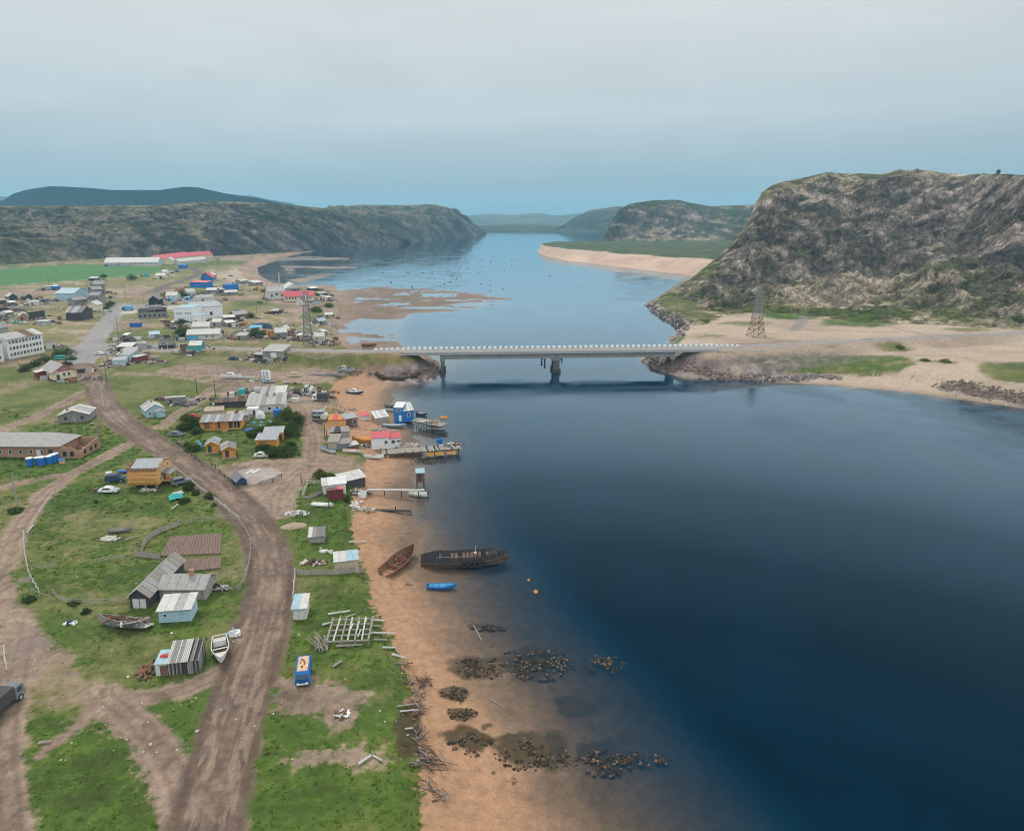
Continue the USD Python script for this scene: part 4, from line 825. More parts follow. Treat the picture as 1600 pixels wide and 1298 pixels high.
# ------------------------------------------------------------------ the bridge
def bridge():
    A, B = np.append(BR_A, DECK_Z), np.append(BR_B, DECK_Z)
    L = np.linalg.norm(B - A); rot = math.degrees(math.atan2(B[1] - A[1], B[0] - A[0]))
    t = thing('road_bridge', 'long grey concrete road bridge crossing the river on dark piers', 'bridge', (A[0], A[1], 0), rot)
    def lx(px, py, z): 
        p = P(px, py, z); d = (B - A)[:2] / L; return float((p - A[:2]) @ d)
    z = DECK_Z
    x1, x2, x3 = lx(692, 555, 7), lx(868, 555, 7), lx(1046, 552, 7)
    hw = 5.2
    mb = MB(); mb.box(-2, -hw, z - .5, L + 4, hw, z - .03); mb.put('deck', m_('stone:conc'), t)
    mb = MB(); mb.box(-2, -hw + 1.3, z - .02, L + 4, hw - 1.3, z + .02); mb.put('roadway', m_('stone:conc', 2), t)
    for s in (-1, 1):
        mb = MB(); mb.box(-2, s * hw - .18, z - .55, L + 4, s * hw + .18, z + .18); mb.put('kerb_beam', m_('stone:conc'), t)
    # box girders under the main spans, in cast segments, slimmer beams under the end spans
    for sa, sb in ((x1, x2), (x2, x3)):
        n = 5
        for i in range(n):
            a, b = lerp(sa, sb, i / n) + .05, lerp(sa, sb, (i + 1) / n) - .05
            mb = MB()
            for yy in (-3.9, 3.9): mb.prism([(yy - .9, z - .56), (yy - .75, z - 3.0), (yy + .75, z - 3.0), (yy + .9, z - .56)], a, b, 'x')
            k = int((b - a) / 1.15)
            for j in range(k): x = a + (j + .5) * (b - a) / k; mb.box(x - .07, -5.0, z - 2.9, x + .07, -4.72, z - .6)
            mb.put('girder', m_('stone:conc', i % 3), t)
    for sa, sb in ((-1.5, x1), (x3, L + 3)):
        mb = MB()
        for yy in (-3.6, -1.2, 1.2, 3.6): mb.box(sa, yy - .35, z - 1.35, sb, yy + .35, z - .56)
        mb.put('girder', m_('stone:conc', 1), t)
    for x, w in ((x1, 1.3), (x2, 2.6), (x3, 1.3)):
        zb = -6
        mb = MB(); mb.prism([(-5.6 * .9, z - 1.4 - 1.6), (-4.4, z - 4.3), (4.4, z - 4.3), (5.0, z - 3.0)], x - w * .75, x + w * .75, 'x'); cap = mb.put('pier_cap', m_('stone:conc', 2), t)
        if w < 2: mb = MB(); mb.box(x - .95, -4.4, z - 3.02, x + .95, 4.4, z - (1.36)); mb.put('bearing_block', m_('stone:conc', 1), t)
        for s in (-1, 1):
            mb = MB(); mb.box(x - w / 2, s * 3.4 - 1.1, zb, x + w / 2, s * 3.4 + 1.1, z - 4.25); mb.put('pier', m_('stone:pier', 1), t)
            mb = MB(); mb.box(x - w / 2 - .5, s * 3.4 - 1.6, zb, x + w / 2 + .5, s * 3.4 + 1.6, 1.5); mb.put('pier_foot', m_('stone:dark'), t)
    for s, x in ((-1, -1.0), (1, L + 2.0)):
        mb = MB(); mb.box(x - .8, -5.2, z - 4.5, x + .8, 5.2, z - 1.3); mb.put('abutment', m_('stone:conc', 2), t)
    # white guard blocks along the far kerb (and beyond it on the causeways), rails on both sides
    n = int((L + 34) / 2.4)
    for i in range(n):
        x = -16 + i * (L + 34) / n
        zz = z if -2 < x < L + 4 else z - .1 - .015 * max(-x, x - L)
        mb = MB(); mb.prism([(hw - 1.15, zz - .2), (hw - .35, zz - .2), (hw - .5, zz + .95), (hw - .95, zz + .95)], x, x + 1.35, 'x'); mb.put('guard_block', m_('paint:white', i % 3), t)
    for s in (-1, 1):
        for i in range(int(L / 3) + 1):
            mb = MB(); x = i * 3.0; mb.box(x - .06, s * (hw - .02) - .06, z + .25, x + .06, s * (hw - .02) + .06, z + 1.15); mb.put('rail_post', m_('metal:steel'), t)
        for zz in (.72, 1.12):
            mb = MB(); mb.box(0, s * (hw - .02) - .05, z + zz, L, s * (hw - .02) + .05, z + zz + .08); mb.put('rail', m_('metal:cyan' if s > 0 else 'metal:steel'), t)
    mb = MB(); mb.tube((-4, -hw - .35, z - .75), (L + 26, -hw - .35, z - .55), .17); mb.put('pipe', m_('metal:steel'), t)
    for x in (x1, lx(783, 545, z), lx(949, 545, z)):
        mb = MB(); mb.tube((x, hw - .3, z), (x, hw - .3, z + 7), .10, .06, 6); mb.bar((x, hw - .3, z + 7), (x, hw - 1.8, z + 7.2), .08); mb.put('lamp_post', m_('metal:steel'), t)
bridge()
for k, (a, b) in enumerate(((846, 565), (851, 568), (878, 560))):
    p = P(a, b, 0); mb = MB(); mb.tube((0, 0, -3), (.15, .1, 1.6 + .3 * k), .45, .35, 7); mb.ball((.1, .1, 1.7 + .3 * k), .55, 1, (1.2, 1, .6), .3, k)
    obj('old_pile', mb.turned((p[0], p[1], 0), 30 * k), m_('stone:dark'), label=['blackened timber pile stub farthest left of the middle bridge pier', 'blackened timber pile stub just left of the middle bridge pier', 'dark pile stub just right of the middle bridge pier'][k], cat='pile', group='old piles standing in the water by the bridge')

# ------------------------------------------------------------------ lattice towers
def lattice(name, label, cat, foot_px, base_w, top_w, height, levels, matlow, mathigh, split, rot=12, arms=()):
    p = G(*foot_px); t = thing(name, label, cat, (p[0], p[1], p[2] - .1), rot)
    w = lambda z: lerp(base_w, top_w, min(1, (z / height) ** .75)) / 2
    zs = [height * (i / levels) ** .85 for i in range(levels + 1)]
    cor = [(-1, -1), (1, -1), (1, 1), (-1, 1)]
    for sx, sy in cor:
        mb = MB()
        for i in range(levels): mb.bar((sx * w(zs[i]), sy * w(zs[i]), zs[i]), (sx * w(zs[i + 1]), sy * w(zs[i + 1]), zs[i + 1]), .30)
        mb.put('leg', m_(mathigh), t)
    for i in range(levels):
        mb = MB(); a, b = w(zs[i]), w(zs[i + 1]); th = .17
        for k in range(4):
            (x0, y0), (x1, y1) = cor[k], cor[(k + 1) % 4]
            mb.bar((x0 * a, y0 * a, zs[i]), (x1 * b, y1 * b, zs[i + 1]), th); mb.bar((x1 * a, y1 * a, zs[i]), (x0 * b, y0 * b, zs[i + 1]), th)
            mb.bar((x0 * b, y0 * b, zs[i + 1]), (x1 * b, y1 * b, zs[i + 1]), th)
        mb.put('bracing', m_(matlow if zs[i + 1] < split else mathigh), t)
    for z, l in arms:
        mb = MB()
        for s in (-1, 1):
            mb.bar((0, -.3, z), (s * l, 0, z + .3), .14); mb.bar((0, .3, z), (s * l, 0, z + .3), .14); mb.bar((0, 0, z + 1.3), (s * l, 0, z + .35), .12)
            mb.tube((s * l, 0, z + .3), (s * l, 0, z - 1.2), .10, .10, 6)
        mb.put('crossarm', m_(mathigh), t)
    return t
lattice('power_pylon', 'tall lattice power pylon with rusty legs beside the far road', 'pylon', (1181, 526), 7.4, 1.0, 25.5, 9, 'rust:rust', 'metal:silver', 11, 10, arms=((17.5, 4.0), (20.8, 4.6), (23.6, 3.2)))
tw = lattice('radio_tower', 'grey lattice radio tower with platform beside the village road', 'tower', (482, 540), 4.6, 2.2, 27.5, 10, 'metal:silver', 'metal:slate', 0, 20)
mb = MB(); mb.box(-1.7, -1.7, 9.6, 1.7, 1.7, 9.75); mb.put('platform', m_('metal:white'), tw)
mb = MB()
for a in range(0, 360, 45): c, s = math.cos(math.radians(a)), math.sin(math.radians(a)); mb.bar((1.7 * c, 1.7 * s, 9.7), (1.7 * c, 1.7 * s, 10.7), .06)
mb.put('platform_rail', m_('metal:steel'), tw)
for k, (a, z) in enumerate(((30, 24), (150, 25), (270, 24), (200, 21))):
    mb = MB(); c, s = math.cos(math.radians(a)), math.sin(math.radians(a)); mb.box(c * 1.4 - .2, s * 1.4 - .2, z, c * 1.4 + .2, s * 1.4 + .2, z + 2.0); mb.put('antenna', m_('paint:white'), tw)
mb = MB(); mb.tube((0, 0, 27.3), (0, 0, 31), .09, .04, 6); mb.put('mast', m_('metal:steel'), tw)

# far off on the right hill: a dark ball on the skyline, and small cairns
sky_h = at_depth(1560, 269.5, 604)
t = thing('radar_ball', 'small dark round radome on the skyline of the right hill', 'radome', sky_h - np.array([0, 0, 1.2]))
mb = MB(); mb.ball((0, 0, 1.9), 1.6, 2); mb.put('ball', m_('paint:dark'), t); mb = MB(); mb.tube((0, 0, -3), (0, 0, .7), .8, .6, 8); mb.put('stand', m_('paint:dark', 1), t)

# ------------------------------------------------------------------ jetties
def jetty(name, label, a, b, width, zdeck, px_first=None, plank_m='wood:plank', post_m='wood:dark', step=2.2, droop=0, z_plane=None, rail=False, seed=0, miss=0.0, both_z=None):
    R = random.Random(seed)
    A, B = np.append(P(a[0], a[1], zdeck), 0), np.append(P(b[0], b[1], zdeck), 0)
    L = np.linalg.norm(B - A); rot = math.degrees(math.atan2(B[1] - A[1], B[0] - A[0])); t = thing(name, label, 'jetty', A, rot)
    n = max(2, int(L / .55))
    if width > 1.2:
        for i in range(n):
            if R.random() < miss: continue
            x = i * L / n; mb = MB(); e0, e1 = R.uniform(-.25, .25), R.uniform(-.25, .25); dz = R.uniform(-.04, .06)
            mb.box(x + .03, -width / 2 + e0, zdeck + dz - .06, x + L / n - .03, width / 2 + e1, zdeck + dz); mb.put('plank', m_(plank_m, R.choice([0, 1, 2])), t)
    else:
        for i in range(int(L / 4) + 1):
            x = i * 4.0; mb = MB(); mb.bar((x, R.uniform(-.2, .2), zdeck), (min(x + 4.1, L), R.uniform(-.2, .2), zdeck), width, .25); mb.put('plank', m_(plank_m, i % 3), t)
    for s in ((-1, 1) if width > .8 else (0,)):
        mb = MB(); mb.box(0, s * (width / 2 - .2) - .12, zdeck - .35, L, s * (width / 2 - .2) + .12, zdeck - .07); mb.put('beam', m_(post_m, 1), t)
        for i in range(int(L / step) + 1):
            x = min(i * step, L - .1); mb = MB(); l0 = R.uniform(-.2, .2)
            mb.tube((x + l0, s * (width / 2 - .15) + R.uniform(-.15, .15), -2.2), (x, s * (width / 2 - .1), zdeck + (R.uniform(-.1, 1.0) if rail or R.random() < .25 else -.08)), .15, .12, 6); mb.put('post', m_(post_m, i % 2), t)
    return t, L
j1, L1 = jetty('jetty', 'ragged plank jetty ending beyond the blue boat shed', (648, 655), (694, 664), 4.2, 2.2, seed=1, rail=True)
j2, L2 = jetty('jetty', 'long plank jetty reaching past the red roofed boathouse', (596, 706), (719, 697), 4.6, 2.0, seed=2, rail=True, miss=.12)
j3, L3 = jetty('jetty', 'narrow white footbridge jetty leading to the small square hut', (574, 765), (663, 765.5), .75, 2.2, plank_m='wood:offwhite', seed=3, step=4.2)
j4, L4 = jetty('jetty', 'broken jetty of dark logs lying low across the sand', (572, 796), (642, 797.5), .7, .9, plank_m='wood:dark', seed=4, step=3.5)
# things standing on the second jetty
def on(px, py, z): p = P(px, py, z); return np.array([p[0], p[1], z])
for k, (a, b, w) in enumerate(((673, 705, 2.3), (688, 704, 2.6), (706, 702.5, 2.9))):
    p = on(a, b, 1.2); mb = MB(); mb.box(-w / 2, -1.1, -.9, w / 2, .2, .05)
    for i in range(4): mb.box(-w / 2 + i * w / 4 + .03, -1.16, -.85, -w / 2 + (i + 1) * w / 4 - .03, -1.1, .02)
    obj('orange_pontoon', mb.turned((p[0], p[1] - 1.2, 1.4), 0), m_('wood:honey', k), label=['left one of the orange timber pontoons along the long jetty', 'middle one of the orange timber pontoons along the long jetty', 'right orange timber pontoon at the tip of the long jetty'][k], cat='pontoon', group='orange pontoons along the long jetty')
def drum(name, label, cat, loc, r, h, body, lid=None, group=None):
    t = thing(name, label, cat, loc, 0, group)
    mb = MB(); mb.tube((0, 0, 0), (0, 0, h), r * .92, r, 14); mb.put('body', m_(body), t)
    mb = MB(); mb.tube((0, 0, h + .002), (0, 0, h + .12), r * 1.04, r * .98, 14); mb.put('lid', m_(lid or body, 1), t)
    mb = MB(); mb.tube((0, 0, h * .5), (0, 0, h * .5 + .08), r * 1.03, r * 1.03, 14); mb.put('hoop', m_(body, 2), t)
    return t
for k, (a, b) in enumerate(((685, 692.5), (689, 692))):
    drum('blue_drum', ['left blue drum standing on the long jetty', 'right blue drum standing on the long jetty'][k], 'drum', on(a, b, 2.02), .55, 1.3, 'paint:blue', group='blue drums on the long jetty')
R = random.Random(5)
def heap(name, label, cat, px, rx, ry, n, cols, hgt=.8, long=1.0, seed=0, group=None, loc=None, rot=0):
    """a heap of odd boards, sheets and boxes, one mesh per colour"""
    R = random.Random(seed + 77); p = G(*px) if loc is None else np.asarray(loc, float)
    t = thing(name, label, cat, p, rot, group)
    mbs = [MB() for _ in cols]
    for i in range(n):
        a, r = R.uniform(0, 6.28), R.random() ** .6
        x, y = rx * r * math.cos(a), ry * r * math.sin(a); z = hgt * (1 - r) * R.random()
        th = R.uniform(0, 3.14); l = R.uniform(.4, 1.6) * long; w = R.uniform(.1, .5) * (1 if long < 1.5 else .5); tilt = R.uniform(-.25, .35)
        d = np.array([math.cos(th), math.sin(th), tilt]) * l / 2
        mbs[i % len(cols)].bar(np.array([x, y, z + .12]) - d, np.array([x, y, z + .12]) + d, w, R.uniform(.05, .35))
    for c, mb in zip(cols, mbs):
        if mb.v: mb.put('scrap', m_(c), t)
    return t
heap('gear_heap', 'heap of pale nets and gear on the ragged jetty by the blue shed', 'gear heap', (0, 0), 4.2, 1.4, 44, ['wood:plank', 'cloth:offwhite', 'wood:grey', 'paint:orange'], .9, seed=3, loc=on(676, 660, 2.2))
heap('gear_heap', 'heap of pale boards and gear on the long jetty beside the red roofed boathouse', 'gear heap', (0, 0), 3.6, 1.5, 44, ['wood:plank', 'wood:offwhite', 'cloth:grey'], 1.0, seed=4, loc=on(640, 696, 2.0))
heap('gear_heap', 'clutter of posts and crates at the outer end of the long jetty', 'gear heap', (0, 0), 4.0, 1.3, 36, ['wood:plank', 'wood:dark', 'cloth:offwhite', 'paint:brown'], .8, seed=5, loc=on(706, 696, 2.0))
mb = MB(); mb.ball((0, 0, .6), .8, 2, (1.1, 1, .8)); mb.ball((1.1, .2, .5), .6, 2)
p = on(691, 655, 2.3); obj('orange_float', mb.turned((p[0], p[1], 2.2), 0), m_('paint:orange'), label='orange float at the outer end of the ragged jetty', cat='float')
# ================================================================== near houses and sheds
GR = ['sheet:roofgrey', 'sheet:silver', 'sheet:offwhite']
# T-shaped plank farmhouse
mid, L, rot = frame_of((204, 950), (234, 950)); t = thing('farmhouse', 'grey plank farmhouse of two wings beside the vegetable plots', 'house', mid, rot)
walls(t, 'gy', L, 13, 2.3, 1.3, 'wood:dark'); add_roof(t, 'gy', L, 13, 2.3, 1.3, 'sheet:roofgrey', .4, sheets=1.6, var=['sheet:roofgrey', 'sheet:roofgrey', 'wood:plank'])
for u in (-.16, .16): add_door(t, 'f', L, 13, u * L * 1.15, 1.05, 1.7, 'paint:offwhite', label='white garage door leaf')
A0, B0 = G(248, 938), G(322, 935); wl = np.linalg.norm((B0 - A0)[:2]); ox = ((A0 + B0) / 2 - mid)[0]; oy = ((A0 + B0) / 2 - mid)[1]
walls(t, 'gx', wl, 5, 2.0, 1.2, 'wood:plank', x0=ox, y0=oy, name='wing_wall'); add_roof(t, 'gx', wl, 5, 2.0, 1.2, 'sheet:roofgrey', .35, x0=ox, y0=oy, sheets=1.6, var=['sheet:roofgrey', 'wood:plank'])
for i in range(7): mb = MB(); x = ox - wl / 2 + .6 + i * (wl - 1) / 6; mb.box(x - .06, oy - .07, 0, x + .06, oy - .003, 2.0); mb.put('wall_batten', m_('wood:grey'), t)
mb = MB(); mb.box(ox + .5, oy + 2.2, 2.5, ox + 1.2, oy + 2.9, 4.1); mb.box(ox + .42, oy + 2.12, 4.1, ox + 1.28, oy + 2.98, 4.25); mb.put('chimney', m_('brick:brickc'), t)
house('blue_shed', 'pale blue board shed with white roof in front of the grey farmhouse', 'shed', (249, 973), (299, 970), 3.7, 2.2, 'sf', .6, 'paint:paleblue', 'sheet:offwhite', sheets=1.5, var=['sheet:offwhite', 'sheet:roofgrey'], ov=.3, wins=[('f', -.3, 1.0, .6, .6)], doors=[('f', .05, .95, 1.8, 'paint:paleblue')])
# plank shed with dark gaps: every board its own piece
mid, L, rot = frame_of((264, 1055), (312, 1050)); t = thing('plank_shed', 'weathered black and silver plank shed beside the upright white boat', 'shed', mid, rot)
R = random.Random(11); D, h, rs = 4.2, 2.1, .7
walls(t, 'sf', L - .1, D - .1, h - .05, rs, 'paint:black', y0=.05)
n = 16
for i in range(n):
    mb = MB(); x = -L / 2 + i * L / n; mb.box(x + .02, -.06, -.3, x + L / n - .03, .03, h - R.uniform(0, .12)); mb.put('wall_board', m_(R.choice(['wood:silver', 'wood:dark', 'wood:dark', 'wood:grey']), R.choice([0, 1])), t)
for i in range(12):
    mb = MB(); y = i * D / 12; mb.box(L / 2 - .06, y + .02, -.3, L / 2 + .04, y + D / 12 - .02, h + rs * i / 12 - .02); mb.put('wall_board', m_(R.choice(['wood:silver', 'wood:dark', 'wood:grey'])), t)
for i in range(18):
    if i in (12, 15): continue
    mb = MB(); x0, x1 = -L / 2 - .15 + i * (L + .3) / 18, -L / 2 - .15 + (i + 1) * (L + .3) / 18 - .05; dz = R.uniform(0, .05)
    mb.slab([(x0, -.3, h - .02 + dz), (x1, -.3, h - .02 + dz), (x1, D + .2, h + rs + .05 + dz), (x0, D + .2, h + rs + .05 + dz)], .06); mb.put('roof_board', m_(R.choice(['wood:silver', 'wood:grey', 'wood:plank', 'wood:offwhite', 'wood:dark'] if i > 10 else ['wood:grey', 'wood:plank', 'wood:offwhite'])), t)
t, L = house('hut', 'small whitewashed hut with pale blue roof built against the black plank shed', 'hut', (244, 1056), (262, 1055), 3.0, 1.9, 'sf', .25, 'paint:offwhite', 'paint:paleblue', doors=[('f', .2, .9, 1.6, 'wood:brown')], ov=.12)
mb = MB(); mb.ball((.2, 1.6, 2.2), .6, 2, (1.2, .7, .35), .15, 4); mb.put('red_cloth', m_('cloth:red'), t)
house('cabin', 'small whitish cabin with flat pale roof at the roadside, right of the dirt road', 'cabin', (458, 967), (479, 967), 3.8, 1.9, 'sf', .35, 'wood:offwhite', 'sheet:offwhite', ov=.25, sheets=1.2, var=['sheet:offwhite', 'paint:paleblue'])
house('beach_shed', 'beige board shed with pale blue roof by the rusted hull', 'shed', (523, 895), (561, 895), 3.0, 2.5, 'sf', .5, 'wood:tan', 'sheet:paleblue', ov=.15, sheets=1.3, var=['sheet:paleblue', 'sheet:offwhite'])
house('old_shed', 'low grey sagging shed in the grass between road and beach', 'shed', (483, 848), (507, 847), 2.8, 1.3, 'sf', .7, 'wood:grey', 'sheet:offwhite', sheets=.9, var=['sheet:offwhite', 'wood:grey', 'wood:silver'], ov=.2)
# big barrel-sided log house
mid, L, rot = frame_of((202, 764), (247, 764)); t = thing('log_house', 'big new honey coloured log house with bulging side and grey roof', 'house', mid, rot)
D = 8.5; prof = [(.9, .7), (.15, 1.6), (-.1, 2.9), (.1, 4.1), (.6, 5.0), (D / 2, 6.1), (D - .6, 5.0), (D - .1, 4.1), (D + .1, 2.9), (D - .15, 1.6), (D - .9, .7)]
mb = MB(); mb.prism(prof, -L / 2 + .06, L / 2 - .06, 'x'); mb.put('wall', m_('paint:honey', 1), t)
nl = 15
fr = np.array(prof[:5]); cum = np.concatenate([[0], np.cumsum(np.linalg.norm(np.diff(fr, axis=0), axis=1))])
for side in (0, 1):
    for i in range(nl):
        s0 = (i + .5) / nl * cum[-1]; y, z = np.interp(s0, cum, fr[:, 0]), np.interp(s0, cum, fr[:, 1]); y = y if side == 0 else D - y
        mb = MB(); r = cum[-1] / nl / 2 * 1.06; mb.tube((-L / 2, y, z), (L / 2, y, z), r, r, 8); mb.put('log', m_('paint:honey' if i % 3 else 'paint:orange', i % 3), t)
for i in range(11):
    z0 = .75 + i * .46
    for s in (-1, 1):
        mb = MB(); ww = np.interp(z0, [.7, 1.6, 2.9, 4.1, 5.0, 6.1], [.9, .15, -.1, .1, .6, D / 2 - .2]); mb.box(s * L / 2 - .05, ww, z0, s * L / 2 + .05, D - ww, z0 + .43); mb.put('gable_board', m_('paint:honey', i % 3), t)
k = (6.1 - 5.0) / (D / 2 - .6)
for s in (0, 1):
    yy = lambda y: y if s == 0 else D - y
    n = 8
    for i in range(n):
        x0, x1 = -L / 2 - .3 + i * (L + .6) / n, -L / 2 - .3 + (i + 1) * (L + .6) / n - .02
        mb = MB(); mb.slab([(x0, yy(.45), 5.0 + .05), (x1, yy(.45), 5.05), (x1, yy(D / 2), 6.2), (x0, yy(D / 2), 6.2)], .06); mb.put('roof_sheet', m_('sheet:steel' if i else 'rust:brown', i % 3), t)
        mb = MB(); mb.slab([(x0, yy(-.15), 4.6), (x1 - .25, yy(-.15), 4.6), (x1 - .25, yy(.5), 5.12), (x0, yy(.5), 5.12)], .05); mb.put('eave_board', m_('rust:brown', i % 3), t)
for u, z in ((-2.2, 3.6), (0, 3.6), (2.2, 3.6), (-2.6, 1.5), (2.4, 1.5)): add_window(t, 'r', L + .12, D, u, z, .8, 1.1)
add_door(t, 'r', L + .12, D, 0, 1.0, 2.0, 'wood:brown', z=1.0)
mb = MB(); mb.box(L / 2 + .05, 2.6, .9, L / 2 + 2.2, 5.6, 1.0); mb.put('porch_floor', m_('paint:honey'), t)
mb = MB(); mb.slab([(L / 2 + .05, 2.3, 3.3), (L / 2 + 2.5, 2.3, 2.9), (L / 2 + 2.5, 5.8, 2.9), (L / 2 + .05, 5.8, 3.3)], .08); mb.put('porch_roof', m_('sheet:silver'), t)
for y in (2.7, 5.5): mb = MB(); mb.box(L / 2 + 2.0, y - .07, -.5, L / 2 + 2.14, y + .07, 2.95); mb.put('porch_post', m_('paint:honey'), t)
for i in range(5): mb = MB(); mb.box(L / 2 + 2.2 + i * .3, 2.8, .75 - i * .2, L / 2 + 2.5 + i * .3, 4.0, .82 - i * .2); mb.put('step', m_('paint:honey', i % 3), t)
for x in (-L / 2 + .8, 0, L / 2 - .8):
    for y in (1.3, D - 1.3): mb = MB(); mb.box(x - .25, y - .25, -.8, x + .25, y + .25, .75); mb.put('footing', m_('stone:conc'), t)
# long brick building with the ruined end
mid, L, rot = frame_of((-75, 713), (94, 716)); t = thing('brick_building', 'long old brick building with grey roof behind the row of blue barrels', 'building', mid, rot)
D = 9.5; walls(t, 'hip', L, D, 3.3, 2, 'brick:brickc')
add_roof(t, 'hip', L, D, 3.35, 2.3, 'sheet:roofgrey', .6)
for i in range(9): add_window(t, 'f', L, D, -L / 2 + 2.0 + i * (L - 4) / 9, 1.0, 1.0, 1.3, fr='paint:offwhite')
for u in (.31, .42): add_door(t, 'f', L, D, u * L, 1.2, 2.2, 'wood:dark' if u > .4 else 'paint:offwhite')
mb = MB(); mb.prism([(-.7, 0), (.7, 0), (0, .8)], 1.2, 3.2, 'y'); mb.put('dormer', m_('sheet:offwhite'), t).GetAttribute('points')
mb = MB(); 
A0 = L / 2
rz = [3.3, 3.1, 2.6, 2.9, 2.0, 1.3]
for i in range(5):
    x0 = A0 + .02 + i * 1.1
    m1 = MB(); m1.hexa([(x0, .0, -.6), (x0 + 1.1, .0, -.6), (x0 + 1.1, .4, -.6), (x0, .4, -.6), (x0, .0, rz[i]), (x0 + 1.1, .0, rz[i + 1]), (x0 + 1.1, .4, rz[i + 1]), (x0, .4, rz[i])]); m1.put('ruined_wall', m_('brick:brickc', 1), t)
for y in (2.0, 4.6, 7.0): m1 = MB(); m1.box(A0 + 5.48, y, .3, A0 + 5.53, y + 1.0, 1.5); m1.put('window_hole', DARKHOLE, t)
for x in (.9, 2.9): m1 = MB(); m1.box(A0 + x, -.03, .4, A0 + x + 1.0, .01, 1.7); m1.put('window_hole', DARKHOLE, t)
m1 = MB(); m1.hexa([(A0 + 5.1, .4, -.6), (A0 + 5.5, .4, -.6), (A0 + 5.5, D, -.6), (A0 + 5.1, D, -.6), (A0 + 5.1, .4, 1.6), (A0 + 5.5, .4, 1.6), (A0 + 5.5, D, 3.0), (A0 + 5.1, D, 3.0)]); m1.put('ruined_wall', m_('brick:brickc', 2), t)
m1 = MB(); m1.box(A0 + .05, D - .4, -.6, A0 + 5.1, D, 2.9); m1.put('ruined_wall', m_('brick:brickc', 2), t)
m1 = MB(); 
for i in range(60): m1.box(*(lambda x, y, s: (x, y, -.3, x + s, y + s, .3 + s))(A0 + R.uniform(.2, 5), R.uniform(.6, D - .8), R.uniform(.2, .7)))
m1.put('rubble', m_('brick:brickc', 3), t, kind='stuff')
for k, (a, b, s) in enumerate(((47, 727, 1.0), (59, 725, .9), (66, 726, 1.05), (77, 724, 1.0), (83, 722, 1.05), (88, 719, .95))):
    drum('blue_barrel', ['leftmost blue barrel with white lid by the brick building', 'second blue barrel from the left by the brick building', 'third blue barrel from the left, standing forward, by the brick building', 'fourth blue barrel with white lid left of the dark doorway', 'fifth blue barrel with white lid by the brick building', 'rearmost blue barrel nearest the brick wall'][k], 'barrel', G(a, b), .85 * s, 2.0 * s, 'paint:blue', 'paint:white', 'blue barrels by the brick building')
mid, L, rot = frame_of((93, 726), (103, 724)); t = thing('blue_crate', 'low blue crate with an orange front right of the barrels', 'crate', mid, rot)
mb = MB(); mb.box(-L / 2, .05, 0, L / 2, 1.5, 1.2); mb.put('body', m_('paint:blue'), t); mb = MB(); mb.box(-L / 2 + .1, 0, .1, L / 2 - .1, .06, 1.0); mb.put('front', m_('wood:honey'), t)
house('wooden_house', 'weathered grey wooden house with low dark gable and stove pipe', 'house', (91, 661), (140, 658), 8, 2.3, 'gy', 1.5, 'wood:silver', 'sheet:roofgrey', sheets=1.8, var=['sheet:roofgrey', 'sheet:offwhite'], wins=[('f', -.25, .9, .9, 1.0, 'wood:dark'), ('f', .28, .9, .9, 1.0, 'wood:dark')], doors=[('f', .02, .9, 1.8, 'wood:grey')], chim=[(-.3, .5, .9)])
t, L = house('blue_house', 'faded blue wooden house with pale roof and porch beside the dirt road', 'house', (229, 653), (258, 649), 7.5, 2.5, 'gy', 1.6, 'wood:paleblue', 'sheet:roofgrey', sheets=1.5, var=['sheet:roofgrey', 'sheet:offwhite'], wins=[('l', -.3, .9, .8, 1.1), ('l', 0, .9, .8, 1.1), ('l', .3, .9, .8, 1.1), ('f', -.3, .9, .7, 1.0)], chim=[(0, .6, .5)])
walls(t, 'gy', 2.6, 1.8, 1.9, .7, 'wood:paleblue', x0=L * .22, y0=-1.82, name='porch_wall'); add_roof(t, 'gy', 2.6, 1.8, 1.9, .7, 'sheet:offwhite', .2, x0=L * .22, y0=-1.82, name='porch_roof')
house('shed', 'long low silver plank shed behind the faded blue house', 'shed', (258, 631), (289, 629), 3.2, 1.7, 'sb', .4, 'wood:silver', 'sheet:offwhite', ov=.15, doors=[('f', -.2, .9, 1.4, 'wood:dark')])
# cream house with maroon plinth
t, L = house('cream_house', 'cream house with big grey roof, maroon plinth and red trimmed gable', 'house', (85, 596), (119, 591), 13, 3.6, 'gy', 2.6, 'paint:cream', 'sheet:roofgrey', plinth='paint:maroon', ov=.5,
    wins=[('f', -.02, 1.6, 1.0, 1.4), ('f', .2, 1.6, 1.0, 1.4), ('l', -.3, 1.6, .9, 1.3), ('l', -.05, 1.6, .9, 1.3), ('l', .2, 1.6, .9, 1.3)], doors=[('f', -.3, 1.1, 2.4, 'wood:dark'), ('l', .05, .9, 2.1, 'paint:red')])
mb = MB(); mb.prism([(-L / 2 * .72, 4.1), (L / 2 * .72, 4.1), (0, 5.95)], -.07, -.005, 'y'); mb.put('gable_boarding', m_('wood:grey'), t)
mb = MB(); mb.box(-L / 2 * .55, -.10, 3.7, L / 2 * .6, -.01, 4.15); mb.put('gable_trim', m_('paint:red'), t)
for s in (-1, 1):
    mb = MB(); mb.bar((s * (L / 2 + .45), -.56, 3.45), (0, -.56, 6.3), .12, .30); mb.put('barge_board', m_('paint:pink'), t)
mb = MB(); mb.box(-L / 2 - 3.2, 8.0, -.5, -L / 2 - .01, 11.5, 3.0); mb.put('annex_wall', m_('paint:maroon'), t); mb = MB(); mb.slab([(-L / 2 - 3.5, 7.7, 3.02), (-L / 2 - .02, 7.7, 3.5), (-L / 2 - .02, 11.8, 3.5), (-L / 2 - 3.5, 11.8, 3.02)], .1); mb.put('annex_roof', m_('sheet:offwhite'), t)
